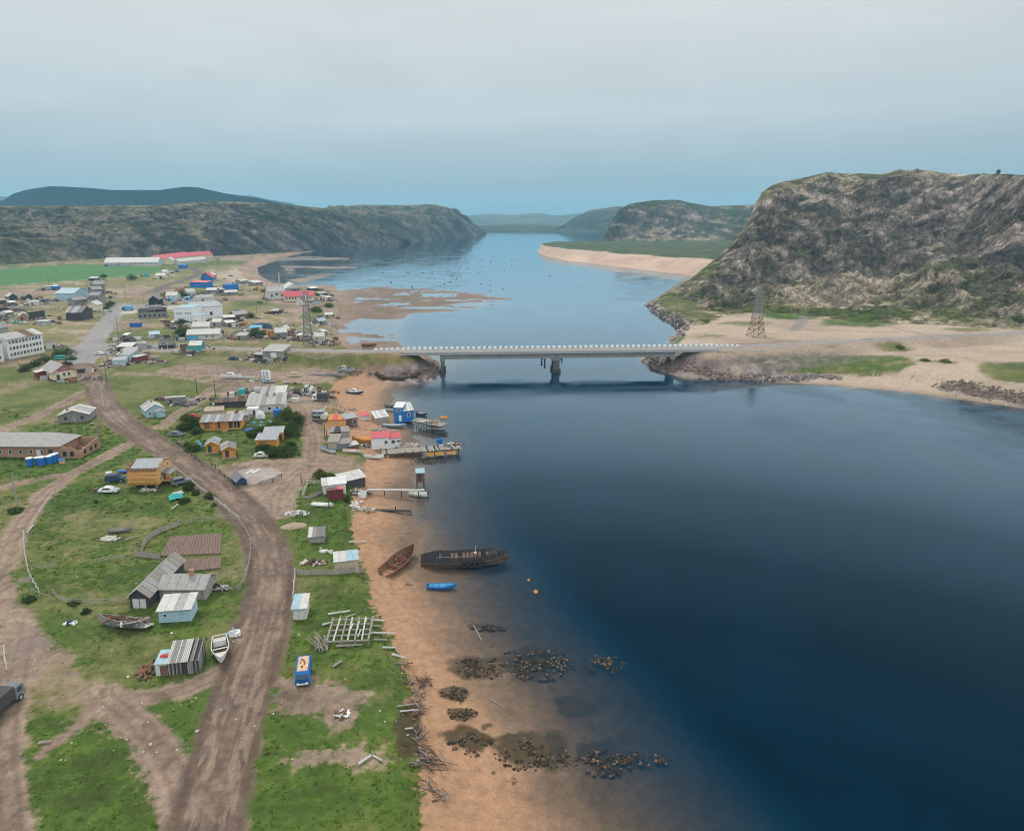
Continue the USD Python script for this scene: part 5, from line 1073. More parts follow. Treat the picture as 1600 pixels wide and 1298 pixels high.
mb = MB(); mb.box(-L / 2 * .85, -2.2, -.2, -L / 2 * .3, -.1, .35); mb.put('step', m_('stone:offwhite'), t)
# apartment block
def block(label, a, b, D, h, cols, roofs):
    mid, L, rot = frame_of(a, b); t = thing('apartment_block', label, 'apartment block', mid, rot)
    mb = MB(); mb.box(-L / 2, 0, -1, L / 2, D, h); mb.put('wall', m_('stone:white'), t)
    mb = MB(); mb.box(-L / 2 - .08, -.08, -1, L / 2 + .08, D + .08, .8); mb.put('plinth', m_('stone:offwhite'), t)
    n = len(roofs)
    for i, rm in enumerate(roofs):
        x0, x1 = -L / 2 - .4 + i * (L + .8) / n, -L / 2 - .4 + (i + 1) * (L + .8) / n - .02
        for q in ([(x0, -.5, h + .05), (x1, -.5, h + .05), (x1, D / 2, h + 2.2), (x0, D / 2, h + 2.2)], [(x1, D + .5, h + .05), (x0, D + .5, h + .05), (x0, D / 2, h + 2.2), (x1, D / 2, h + 2.2)]):
            mb = MB(); mb.slab(q, .12); mb.put('roof_sheet', m_(rm, i), t)
    for s in (-1, 1): mb = MB(); mb.prism([(0, h), (D, h), (D / 2, h + 2.05)], s * L / 2 - .1, s * L / 2 + .1, 'x'); mb.put('gable', m_('stone:white'), t)
    for f in range(3):
        for c in range(cols): add_window(t, 'f', L, D, -L / 2 + 1.6 + c * (L - 3.2) / (cols - 1), 1.3 + f * 2.75, 1.3 if c % 3 else 1.0, 1.5, fr='paint:offwhite', bars=True)
        for c in range(3): add_window(t, 'r', L, D, -D * .3 + c * D * .3, 1.3 + f * 2.75, 1.2, 1.5, fr='paint:offwhite')
    return t, L
t, L = block('white three storey apartment block with patched rusty roof', (14, 562), (70, 551), 11, 8.9, 10, ['sheet:roofgrey'] * 5 + ['rust:rust', 'rust:brown', 'sheet:roofgrey', 'sheet:offwhite'])
block('second white three storey apartment block cut off by the left edge', (-60, 577), (7, 565), 11, 8.6, 9, ['sheet:roofgrey', 'rust:brown', 'sheet:roofgrey', 'sheet:offwhite', 'rust:rust'])
house('hut', 'small white hut with slanted roof just right of the apartment block', 'hut', (72, 546), (88, 545), 5, 3.0, 'sb', .8, 'paint:offwhite', 'sheet:offwhite', doors=[('f', .3, 1.2, 2.0, 'paint:dark')])
house('grey_roof_house', 'grey shed roof peeping from behind the apartment block at the left edge', 'house', (-14, 528), (14, 522), 9, 4, 'gx', 2, 'wood:grey', 'sheet:silver')
# orange tourist cabins
CB = [('f', -.38, .7, .9, 1.5, 'wood:brown')]
mid, L, rot = frame_of((315, 671), (378, 669)); t = thing('long_cabin', 'long orange cabin row with grey roof, dark doors and veranda', 'cabin', mid, rot)
walls(t, 'sf', L, 4.2, 2.7, .7, 'wood:orange'); add_roof(t, 'sf', L, 4.2, 2.7, .7, 'sheet:steel', .4, sheets=1.4, var=['sheet:steel', 'sheet:silver'], oy=1.0)
for u in (-.36, -.05, .22, .32, .43): add_door(t, 'f', L, 4.2, u * L, 1.0, 2.0, 'wood:dark', z=.3)
for i in range(13): mb = MB(); x = -L / 2 + i * L / 12; mb.box(x - .05, -.045, .2, x + .05, -.002, 2.7); mb.put('batten', m_('wood:honey'), t)
mb = MB(); mb.box(-L / 2, -1.5, .12, L / 2, -.02, .25); mb.put('veranda_floor', m_('wood:honey'), t)
for i in range(7): mb = MB(); x = -L / 2 + .1 + i * (L - .2) / 6; mb.box(x - .06, -1.45, -.5, x + .06, -1.33, 2.6); mb.put('veranda_post', m_('wood:honey'), t)
mb = MB(); mb.box(L * .1 - .8, -2.6, -.2, L * .1 + .8, -1.52, .1); mb.put('step', m_('wood:honey'), t)
def cabin(label, a, b, D, h, rise, door_u):
    mid, L, rot = frame_of(a, b); t = thing('cabin', label, 'cabin', mid, rot)
    walls(t, 'gy', L, D, h, rise, 'wood:orange'); add_roof(t, 'gy', L, D, h, rise, 'sheet:steel', .35, sheets=1.3, var=['sheet:steel', 'sheet:silver'])
    add_door(t, 'f', L, D, door_u * L, .95, 1.9, 'wood:dark', z=.3)
    for i in range(6): mb = MB(); x = -L / 2 + .05 + i * (L - .1) / 5; mb.box(x - .04, -.045, .1, x + .04, -.002, h); mb.put('batten', m_('wood:honey'), t)
    mb = MB(); mb.box(-L / 2 - .1, -.9, -.1, L / 2 + .1, -.02, .15); mb.put('step', m_('wood:plank'), t)
    for s in (-1, 1): mb = MB(); mb.bar((s * (L / 2 + .3), -.4, h - .15), (0, -.4, h + rise + .1), .08, .22); mb.put('barge_board', m_('wood:honey', 1), t)
cabin('small orange cabin, the further left of the twin cabins', (323, 708), (341, 707), 5.2, 2.5, .75, -.2)
cabin('small orange cabin, the nearer right of the twin cabins', (348, 716), (369, 714), 5.2, 2.5, .75, -.15)
house('cabin', 'rear orange cabin half hidden in the bushes, porch at its right', 'cabin', (413, 690), (442, 689), 4, 2.6, 'sf', .6, 'wood:orange', 'sheet:steel', sheets=1.3, ov=.35, doors=[('f', .35, 1.4, 1.9, 'wood:dark')])
house('cabin', 'front orange cabin behind the round bushes, grey roof', 'cabin', (401, 701), (432, 700), 4, 2.6, 'sf', .6, 'wood:orange', 'sheet:steel', sheets=1.3, ov=.35)
house('plywood_shed', 'pale plywood roofed shelter behind the long orange cabin', 'shelter', (321, 655), (350, 653), 3, 2.6, 'sf', .6, 'wood:tan', 'wood:tan', ov=.2, sheets=1.5)
house('plywood_shed', 'dark low shed with patched boards right behind the long orange cabin', 'shed', (353, 659), (388, 658), 4, 1.9, 'sf', .5, 'wood:grey', 'sheet:silver', ov=.2, sheets=1.3, var=['sheet:silver', 'wood:dark', 'wood:tan'])
house('grey_building', 'large low grey building with patched roof above the orange cabins', 'building', (386, 645), (445, 643), 9, 2.6, 'sf', 1.6, 'wood:offwhite', 'sheet:roofgrey', ov=.4, sheets=1.6, var=['sheet:roofgrey', 'sheet:roofgrey', 'wood:grey'], wins=[('f', .3, .8, 1.2, 1.0), ('f', .1, .8, 1.2, 1.0)], chim=[(-.02, .85, .6), (.18, .8, .5)])
house('grey_building', 'striped grey roofed shed behind the large low grey building', 'shed', (408, 625), (446, 624), 7, 2.4, 'sf', 1.0, 'wood:grey', 'sheet:offwhite', ov=.3, sheets=1.0, var=['sheet:offwhite', 'wood:silver', 'sheet:roofgrey'])
def dome_tent(label, px, r, h, col, cat='tent'):
    p = G(*px); t = thing('dome_tent', label, cat, p, 10)
    m = trimesh.creation.icosphere(3, 1.0); v = m.vertices.copy(); v[:, 2] = np.sign(v[:, 2]) * np.abs(v[:, 2]) ** .8; v *= (r, r * .8, h); keep = v[m.faces].mean(1)[:, 2] > -.1
    obj('canvas', (v, m.faces[keep]), m_(col), t, smooth=True)
    mb = MB(); mb.prism([(-.5, 0), (.5, 0), (.35, h * .6), (-.35, h * .6)], -r * .8 - .02, -r * .8 * .6, 'y'); mb.put('door_flap', m_('cloth:offwhite'), t)
    for i in range(5):
        a = np.linspace(0, math.pi, 9); mb = MB(); x = lerp(-r * .8, r * .8, i / 4); rr = math.sqrt(max(.05, 1 - (x / r) ** 2))
        pts = [(x, -math.cos(b) * r * .8 * rr * 1.01, math.sin(b) ** .8 * h * rr * 1.01) for b in a]
        for p0, p1 in zip(pts[:-1], pts[1:]): mb.bar(p0, p1, .06)
        mb.put('rib', m_('cloth:offwhite', 1), t)
dome_tent('white domed canvas tent in front of the large grey building', (407, 653), 1.6, 2.6, 'cloth:white')
house('white_shed', 'white flat fronted shed left of the domed tent', 'shed', (386, 648), (403, 648), 2.6, 2.0, 'sf', .3, 'paint:white', 'paint:white', ov=.1, doors=[('f', .15, .8, 1.5, 'paint:dark')])
house('blue_container', 'bright blue box shed at the corner of the tall bushes', 'container', (428, 652), (440, 651), 2.4, 2.2, 'flat', 0, 'paint:blue', 'paint:blue', ov=.05)
house('camouflaged_shed', 'long dark shed under netting left of the large grey building', 'shed', (336, 637), (386, 635), 4.5, 1.9, 'gx', .5, 'wood:dark', 'cloth:brown', ov=.3, sheets=1.5, var=['cloth:brown', 'cloth:dark', 'wood:brown'])
house('turquoise_container', 'small turquoise container standing alone on the bare dirt', 'container', (372, 617), (381, 617), 2.4, 1.9, 'flat', 0, 'paint:teal', 'paint:teal', ov=.04)
house('shelter', 'dark blue rounded shelter at the edge of the helicopter pad', 'shelter', (370, 760), (386, 757), 4.5, 1.2, 'gy', .9, 'paint:navy', 'paint:slate', ov=.2)
# shore sheds
house('boathouse', 'orange plank boathouse with pink and orange roof beside the grey van', 'boathouse', (514, 667), (541, 668), 4.5, 2.6, 'sf', .5, 'wood:honey', 'wood:orange', ov=.25, sheets=1.6, var=['wood:orange', 'wood:pink', 'wood:honey'])
house('boathouse', 'brown boathouse with two large dark windows next to the orange one', 'boathouse', (541, 668), (559, 666), 4.5, 3.0, 'sf', .5, 'wood:brown', 'sheet:steel', ov=.2, wins=[('f', -.26, .7, 1.3, 1.9, 'wood:rust'), ('f', .26, .7, 1.3, 1.9, 'paint:offwhite')])
house('shore_shed', 'rusty pink shed with ribbed white roof between the boathouses', 'shed', (587, 662), (608, 660), 4, 2.0, 'sf', 1.4, 'rust:plank', 'sheet:white', ov=.15, sheets=.8, var=['sheet:white', 'sheet:offwhite'])
house('shore_shed', 'tiny shed with pink roof beside scattered white buoys', 'shed', (566, 657), (577, 656), 2.5, 1.6, 'sf', .6, 'wood:white', 'sheet:pink', ov=.2)
house('blue_boathouse', 'tall left half of the bright blue boathouse, white roof', 'boathouse', (616, 661), (630, 662), 4.5, 4.6, 'sf', .7, 'paint:blue', 'sheet:white', ov=.12, sheets=.8, wins=[('f', 0, 3.3, 1.6, .8)], doors=[('f', .2, .9, 1.9, 'paint:white')], z=1.0)
house('blue_boathouse', 'lower right half of the bright blue boathouse, striped white roof', 'boathouse', (630.3, 662), (647, 661), 4.5, 3.2, 'sf', 1.6, 'paint:blue', 'sheet:white', ov=.15, sheets=.7, var=['sheet:white', 'sheet:cream', 'sheet:offwhite'], wins=[('f', .05, 1.2, 1.2, 1.2)], z=1.2)
def mixed(name, label, a, b, D, h, rise, wm, rm, z, wins):
    return house(name, label, 'boathouse', a, b, D, h, 'gx', rise, wm, rm, wins=wins, ov=.25, z=z, sheets=1.2, fr='paint:offwhite')
mixed('red_roof_boathouse', 'white boathouse with high pink red roof at the root of the long jetty', (581, 702), (609.4, 703), 5.0, 3.0, 1.0, 'wood:white', 'sheet:pink', 1.9, [('f', .3, .9, .9, 1.1)])
mixed('red_roof_boathouse', 'lower white boathouse with pink red roof further out on the long jetty', (609.6, 703), (627, 702.5), 4.5, 2.5, .9, 'wood:white', 'sheet:pink', 1.9, [('f', -.2, .8, 1.2, 1.1), ('f', .3, 1.0, 1.4, .7)])
house('plank_shed', 'pale roofed shed in front of the cluster of grey shore sheds', 'shed', (513, 702), (529, 702), 4.5, 2.2, 'sf', .9, 'wood:tan', 'sheet:offwhite', ov=.25, sheets=1.1, var=['sheet:offwhite', 'wood:plank'])
house('plank_shed', 'tall grey plank shed at the back of the shore shed cluster', 'shed', (535, 691), (547, 690), 4, 3.2, 'sf', .4, 'wood:plank', 'wood:grey', ov=.15, sheets=.9)
house('plank_shed', 'maroon and dark shed at the top left of the shore shed cluster', 'shed', (516, 687), (534, 687), 4, 2.3, 'sf', .6, 'wood:maroon', 'sheet:silver', ov=.15, sheets=1.2, var=['sheet:silver', 'wood:dark'])
house('plank_shed', 'low dark grey shed at the front right of the shore shed cluster', 'shed', (528, 703), (547, 702), 3, 1.8, 'sf', .6, 'wood:slate', 'wood:grey', ov=.2, sheets=1.1)
house('brown_lean_to', 'low brown lean-to with pale roof right of the shore sheds', 'shed', (546, 703), (561, 703), 2.4, 1.5, 'sf', .4, 'wood:brown', 'wood:offwhite', ov=.15)
# lower shore yard
house('white_shed', 'white board shed inside the small fenced yard by the footbridge jetty', 'shed', (505, 772), (541, 772), 5, 2.6, 'gx', .9, 'wood:white', 'sheet:white', ov=.3, sheets=1.4, var=['sheet:white', 'sheet:offwhite'])
house('open_shed', 'long white roofed open shed with dark front behind the white yard shed', 'shed', (535, 761), (571, 760), 3.4, 2.0, 'sf', .8, 'paint:dark', 'sheet:offwhite', ov=.3, sheets=1.3)
house('brown_shed', 'brown board shed with faded red roof in front of the white yard shed', 'shed', (514, 782), (537, 781), 3.2, 2.0, 'sb', .6, 'wood:maroon', 'sheet:red', ov=.2, sheets=1.1, var=['sheet:red', 'rust:brown', 'sheet:pink'])
t, L = house('jetty_hut', 'small square hut with pale roof on stilts at the end of the footbridge jetty', 'hut', (651, 764), (664, 764), 2.4, 2.0, 'sf', .3, 'wood:brown', 'paint:paleblue', ov=.12, z=2.3, doors=[('f', -.1, .8, 1.7, 'wood:dark')])
for x in (-.9, .9):
    for y in (.2, 2.2): mb = MB(); mb.tube((x, y, -5), (x, y, 0), .14, .14, 6); mb.put('stilt', m_('wood:dark'), t)
# ================================================================== the village further back
S = 'sheet:'; Wd = 'wood:'
t, L = house('road_shed', 'grey shed beside the road embankment with one white door', 'shed', (411, 561), (442, 560), 8, 3.0, 'sf', 1.6, 'wood:grey', 'sheet:roofgrey', ov=.4, sheets=2.0, doors=[('f', .05, 2.6, 2.3, 'paint:white'), ('f', -.25, 1.6, 2.1, 'wood:silver')])
house('road_shed', 'low dark lean-to at the left end of the shed by the embankment', 'shed', (397, 561), (410.5, 561), 5, 2.0, 'sf', .8, 'wood:dark', 'sheet:roofgrey', ov=.2, doors=[('f', .2, 1.2, 1.5, 'wood:black')])
t, L = house('school_house', 'long cream house with bright pink red roof near the river flats', 'house', (445, 472), (491, 471), 9, 4.6, 'gx', 3.2, 'paint:cream', 'sheet:pink', ov=.6, plinth='brick:brickc', wins=[('f', u, 1.9, 1.3, 1.6, 'paint:offwhite') for u in (-.43, -.33, -.23, -.13, .07, .17, .27, .37)])
t, L = house('old_church', 'ruined pale brick hall with three dark arches behind the red roofed house', 'hall', (447, 463), (472, 462), 14, 6.5, 'gy', 4.0, 'stone:conc', 'sheet:offwhite', ov=.5)
for u in (-.1, .08, .26):
    mb = MB(); a = np.linspace(0, math.pi, 7); mb.prism([(u * L - .9, 2.2), (u * L + .9, 2.2)] + [(u * L + .9 * math.cos(b), 4.6 + .9 * math.sin(b)) for b in a], -.06, .0 - .004, 'y'); mb.put('arched_window', m_('paint:navy'), t)
mb = MB(); mb.prism([(-L / 2 - .3, 6.4), (L / 2 + .3, 6.4), (0, 10.4), ], -.35, -.08, 'y'); mb.put('pediment', m_('stone:offwhite'), t)
house('brick_hall', 'crumbling whitewashed stone hall left of the arched hall', 'hall', (420, 468), (446, 467), 14, 6.0, 'gx', 3.5, 'stone:offwhite', 'sheet:roofgrey', ov=.4, wins=[('f', -.3, 2, 1.4, 1.8, 'wood:dark'), ('f', .0, 3.2, 2.2, 1.4, 'wood:dark'), ('f', .3, 2, 1.4, 1.8, 'wood:dark')])
p = G(437, 449); t = thing('brick_chimney', 'slim tapering yellow brick chimney rising behind the stone hall', 'chimney', p, 0)
mb = MB(); mb.tube((0, 0, -1), (0, 0, 15), .95, .6, 12); mb.put('stack', m_('stone:tan'), t); mb = MB(); mb.tube((0, 0, 14.6), (0, 0, 15.3), .8, .8, 12); mb.put('crown', m_('stone:brown'), t)
# bright modern building
t, L = house('modern_hall', 'new white hall with tall panelled front wall', 'hall', (273, 504), (303, 504), 16, 9.0, 'flat', 0, 'paint:white', 'sheet:paleblue', ov=.15)
for i in range(8): mb = MB(); x = -L * .4 + (i if i < 4 else i + 1.6) * L * .085; mb.box(x, -.06, 5.3, x + L * .05, -.01, 6.0); mb.put('window', m_('paint:navy'), t)
for i in range(7): mb = MB(); x = -L / 2 + (i + .02) * L / 7; mb.box(x, -.035, 0, x + .12, -.004, 9.0); mb.put('panel_joint', m_('metal:paleblue'), t)
house('modern_hall', 'new white and slate annex with dark sloped roof, right of the panelled hall', 'hall', (303, 499), (349, 496), 15, 7.5, 'sf', 1.6, 'paint:white', 'sheet:steel', ov=.3, wins=[('f', .1, 2.0, 1.6, 2.2, 'metal:steel')])
house('modern_hall', 'low white entrance block in front of the new white hall', 'hall', (302, 507), (322, 506), 7, 5.5, 'flat', 0, 'paint:white', 'sheet:paleblue', ov=.1, doors=[('f', -.3, 1.6, 2.3, 'paint:slate')])
mid, L, rot = frame_of((367, 495), (377, 495)); t = thing('billboard', 'blue billboard with a white emblem beside the dirt street', 'billboard', mid, rot)
mb = MB(); mb.box(-L / 2, 0, 1.6, L / 2, .12, 4.6); mb.put('panel', m_('paint:blue'), t); mb = MB(); mb.box(-.6, -.03, 2.5, .6, -.003, 3.6); mb.put('emblem', m_('paint:white'), t)
for s in (-1, 1): mb = MB(); mb.box(s * L * .35 - .08, .02, -.4, s * L * .35 + .08, .1, 1.6); mb.put('post', m_('metal:steel'), t)
house('blue_white_house', 'low white house with turquoise front and pale roof above the road', 'house', (293, 531), (343, 530), 8, 3.0, 'gx', 2.0, 'wood:offwhite', 'sheet:offwhite', ov=.5, wins=[('f', .1, 1, 1.1, 1.2), ('f', .3, 1, 1.1, 1.2)], doors=[('f', -.33, 6.0, 2.3, 'paint:cyan')])
house('blue_white_house', 'raised rear wing of the low white house, pale gabled roof', 'house', (301, 521), (326, 521), 7, 4.0, 'gx', 2.0, 'wood:offwhite', 'sheet:offwhite', ov=.5)
house('turquoise_house', 'small house with turquoise gable wall by the asphalt road', 'house', (296, 550), (314, 547), 7, 2.8, 'gx', 1.5, 'paint:teal', 'sheet:offwhite', ov=.4, wins=[('f', .1, .9, 1.0, 1.1), ('r', 0, .9, 1.0, 1.1)])
house('turquoise_house', 'brown open shed with turquoise door left of the turquoise house', 'shed', (282, 548), (295.5, 549), 5, 2.4, 'sb', 1.0, 'wood:brown', 'sheet:paleblue', ov=.2, doors=[('f', .35, 1.5, 2.2, 'paint:teal')])
# collapsed timber frame
mid, L, rot = frame_of((248, 545), (272, 544)); t = thing('ruined_house', 'collapsed grey timber house, bare rafters showing, near the crossroads', 'ruin', mid, rot)
mb = MB(); mb.box(-L / 2, .2, -.5, L / 2, 6, 1.7); mb.put('wall', m_('wood:dark'), t)
for i in range(13):
    x = -L / 2 + i * L / 12; mb = MB(); mb.bar((x, -.4, 1.6), (x + R.uniform(-.3, .3), 3.4, 4.6), .35, .12); mb.put('rafter', m_('wood:silver', i % 3), t)
    if i % 2: mb = MB(); mb.bar((x, 6.6, 1.6), (x, 3.4, 4.5), .4, .12); mb.put('rafter', m_('wood:grey', i % 3), t)
for k in range(3): mb = MB(); mb.bar((-L / 2, k * 1.2, 2.0 + k), (L / 2, k * 1.2 + .1, 2.1 + k), .15); mb.put('batten', m_('wood:plank'), t)
house('shed', 'long shed with pinkish white roof at the crossroads, left of the fence', 'shed', (183, 549), (206, 549), 6, 2.2, 'sf', 1.0, 'wood:dark', 'sheet:offwhite', ov=.3, sheets=2)
house('shed', 'dark gabled shed behind the pinkish white roof', 'shed', (193, 541), (207, 541), 5, 2.4, 'gy', 1.6, 'wood:dark', 'wood:dark', ov=.4)
house('board_fence_yard', 'pale ribbed yard enclosure of upright sheets near the crossroads', 'enclosure', (208, 547), (231, 545), 5, 2.6, 'sf', .3, 'sheet:steel', 'sheet:silver', ov=.1, sheets=1.8, var=['sheet:silver', 'sheet:steel'])
house('garage', 'front one of the pale blue metal garages at the crossroads', 'garage', (176, 572), (197, 571), 6, 2.4, 'sf', .5, 'sheet:paleblue', 'sheet:steel', ov=.1, sheets=1.7)
house('garage', 'middle pale blue metal garage, stepping up behind the front one', 'garage', (187, 564), (203, 564), 6, 2.6, 'sf', .5, 'sheet:paleblue', 'sheet:steel', ov=.1, sheets=1.7)
house('garage', 'rear grey roofed garage of the stepped garage row', 'garage', (194, 559), (214, 558), 7, 2.8, 'sf', .8, 'sheet:steel', 'sheet:roofgrey', ov=.2, sheets=1.9)
house('red_container', 'dark red container with pale lid right of the stepped garages', 'container', (214, 567), (232, 563), 3, 2.6, 'flat', 0, 'sheet:maroon', 'sheet:offwhite', ov=.06)
house('hut', 'blue grey hut standing alone on the grass north of the crossroads', 'hut', (234, 529), (250, 528), 5, 2.0, 'sf', 1.0, 'wood:silver', 'sheet:paleblue', ov=.2)
house('barn', 'large pale metal barn on the flat pasture', 'barn', (87, 470), (116, 470), 22, 5.5, 'gx', 3.0, 'sheet:paleblue', 'sheet:paleblue', ov=.3)
house('row_house', 'small cream gabled house at the end of the grey two storey row', 'house', (136, 488), (152, 488), 8, 5.0, 'gy', 2.2, 'paint:cream', 'sheet:offwhite', ov=.5, wins=[('f', 0, 1.6, 1.3, 1.6)])
for k, (a, b, D, h, c) in enumerate((((140, 477), (156, 477), 9, 7, 'wood:silver'), ((147, 468), (162, 467), 9, 7.5, 'wood:slate'), ((149, 460), (165, 459), 9, 8, 'wood:silver'))):
    house('row_house', ['nearest of the dark grey two storey wooden row houses', 'middle one of the dark grey two storey wooden row houses', 'furthest of the dark grey two storey wooden row houses'][k], 'house', a, b, D, h, 'gx', 2.0, c, 'sheet:silver', ov=.4, wins=[('f', u, z, 1.1, 1.3, 'wood:grey') for u in (-.3, .0, .3) for z in (1.4, 4.3)])
house('striped_roof_barn', 'big grey barn with striped patched roof beside the cream gabled house', 'barn', (104, 501), (129, 501), 13, 5.0, 'gx', 3.0, 'wood:dark', 'sheet:roofgrey', ov=.4, sheets=1.6, var=['sheet:roofgrey', 'sheet:offwhite', 'wood:silver'])
house('grey_barracks', 'long low grey barracks between the metal barn and the row houses', 'building', (117, 478), (137, 476), 8, 4, 'gx', 1.6, 'wood:silver', 'sheet:silver', ov=.3)
house('container', 'grey and blue twin container on the bare strip below the pasture', 'container', (68, 453), (80, 453), 5, 3, 'flat', 0, 'sheet:steel', 'sheet:offwhite', ov=.06)
house('container', 'bright blue shed against the grey container below the pasture', 'container', (80.3, 453), (90, 453), 5, 3, 'sf', .8, 'paint:blue', 'sheet:paleblue', ov=.06)
# cowsheds under the cliff
t, L = house('cowshed', 'very long whitish cowshed below the dark cliff, blue gable end', 'cowshed', (163, 415), (247, 415), 22, 4.2, 'gx', 5.5, 'wood:offwhite', 'sheet:offwhite', ov=.5, wins=[('f', -.45 + i * .075, 1.4, 1.6, 1.2, 'wood:grey') for i in range(13)])
mb = MB(); mb.prism([(0.2, .2), (21.8, .2), (21.8, 4.2), (11, 9.4), (.2, 4.2)], L / 2 + .02, L / 2 + .12, 'x'); mb.put('blue_gable', m_('paint:paleblue'), t)
for u, w, h in ((-.32, 12, 3.4), (-.06, 8, 3.8)): mb = MB(); mb.box(u * L - w / 2, -8, -.5, u * L + w / 2, -.02, h); mb.put('annex', m_('sheet:steel'), t)
house('cowshed', 'long barn with pink red roof just right of the whitish cowshed', 'barn', (250, 410), (299, 404), 18, 4.2, 'gx', 5.5, 'paint:cream', 'sheet:pink', ov=.5)
house('cowshed', 'furthest barn with pink red roof and cream end wall under the cliff', 'barn', (299, 404), (333, 402), 16, 4.2, 'gx', 5.0, 'paint:cream', 'sheet:pink', ov=.5)
house('cowshed', 'cream gabled cross building between the two long cowsheds', 'barn', (256, 413), (272, 413), 14, 4, 'gy', 5.0, 'paint:cream', 'sheet:offwhite', ov=.5)
house('cowshed', 'long low white shed in front of the red roofed barns', 'shed', (281, 413), (323, 409), 12, 3.6, 'gx', 3.4, 'wood:offwhite', 'sheet:offwhite', ov=.4, wins=[('f', -.4 + i * .11, 1.2, 1.6, 1.1, 'wood:grey') for i in range(8)])
# coloured houses on the far flat
house('blue_container', 'blue shed below the cowsheds at the bend of the dark track', 'shed', (279, 420), (291, 420), 8, 4.2, 'sf', 1.0, 'paint:blue', 'paint:blue', ov=.1, wins=[('f', .2, 1.6, 1.8, 1.0)])
house('blue_container', 'tiny blue hut left of the dark track bend', 'hut', (274, 425.5), (278, 425.5), 3, 3, 'flat', 0, 'paint:blue', 'paint:blue', ov=.05)
t, L = house('blue_gable_house', 'tall blue gabled house with pink roof edge, second storey window', 'house', (314, 439), (331, 439), 12, 3.6, 'gy', 4.6, 'paint:blue', 'sheet:pink', ov=.6, wins=[('f', .12, 1.4, 1.2, 1.2), ('f', .12, 5.0, 1.1, 1.1)])
house('grey_annex', 'grey white shed attached behind the tall blue gabled house', 'shed', (331.5, 437), (339, 436), 12, 4.5, 'gx', 3.0, 'wood:silver', 'sheet:offwhite', ov=.4)
house('blue_long_house', 'long blue house with thin pink red roof in front of the blue gable', 'house', (297, 449), (323, 450), 9, 4.8, 'sf', .8, 'paint:blue', 'sheet:pink', ov=.3, wins=[('f', 0, 1.4, 1.6, 1.4)])
house('blue_container', 'blue container pair right of the long blue house', 'container', (353, 454), (373, 453), 7, 4.6, 'sf', .8, 'paint:blue', 'paint:blue', ov=.05, wins=[('f', -.2, 1.4, 1.4, 1.2)])
house('cream_hut', 'cream hut with dark doorway on the pasture edge', 'hut', (243, 436), (258, 436), 8, 3.6, 'gx', 2.0, 'paint:cream', 'sheet:offwhite', ov=.3, doors=[('f', .05, 2.4, 2.8, 'paint:dark')])
house('turquoise_hut', 'tiny turquoise hut on the pasture edge, leftmost of two', 'hut', (226, 432), (231, 432), 4, 3, 'flat', 0, 'paint:teal', 'paint:teal', ov=.05)
house('turquoise_hut', 'tiny turquoise hut on the pasture edge beside the cream hut', 'hut', (258.5, 433), (263, 433), 4, 2.6, 'flat', 0, 'paint:teal', 'paint:teal', ov=.05)
house('white_tent_shed', 'small white shed right of centre on the far pasture edge', 'shed', (253, 427), (261, 427), 5, 2, 'gx', 1.5, 'paint:white', 'sheet:white', ov=.1)
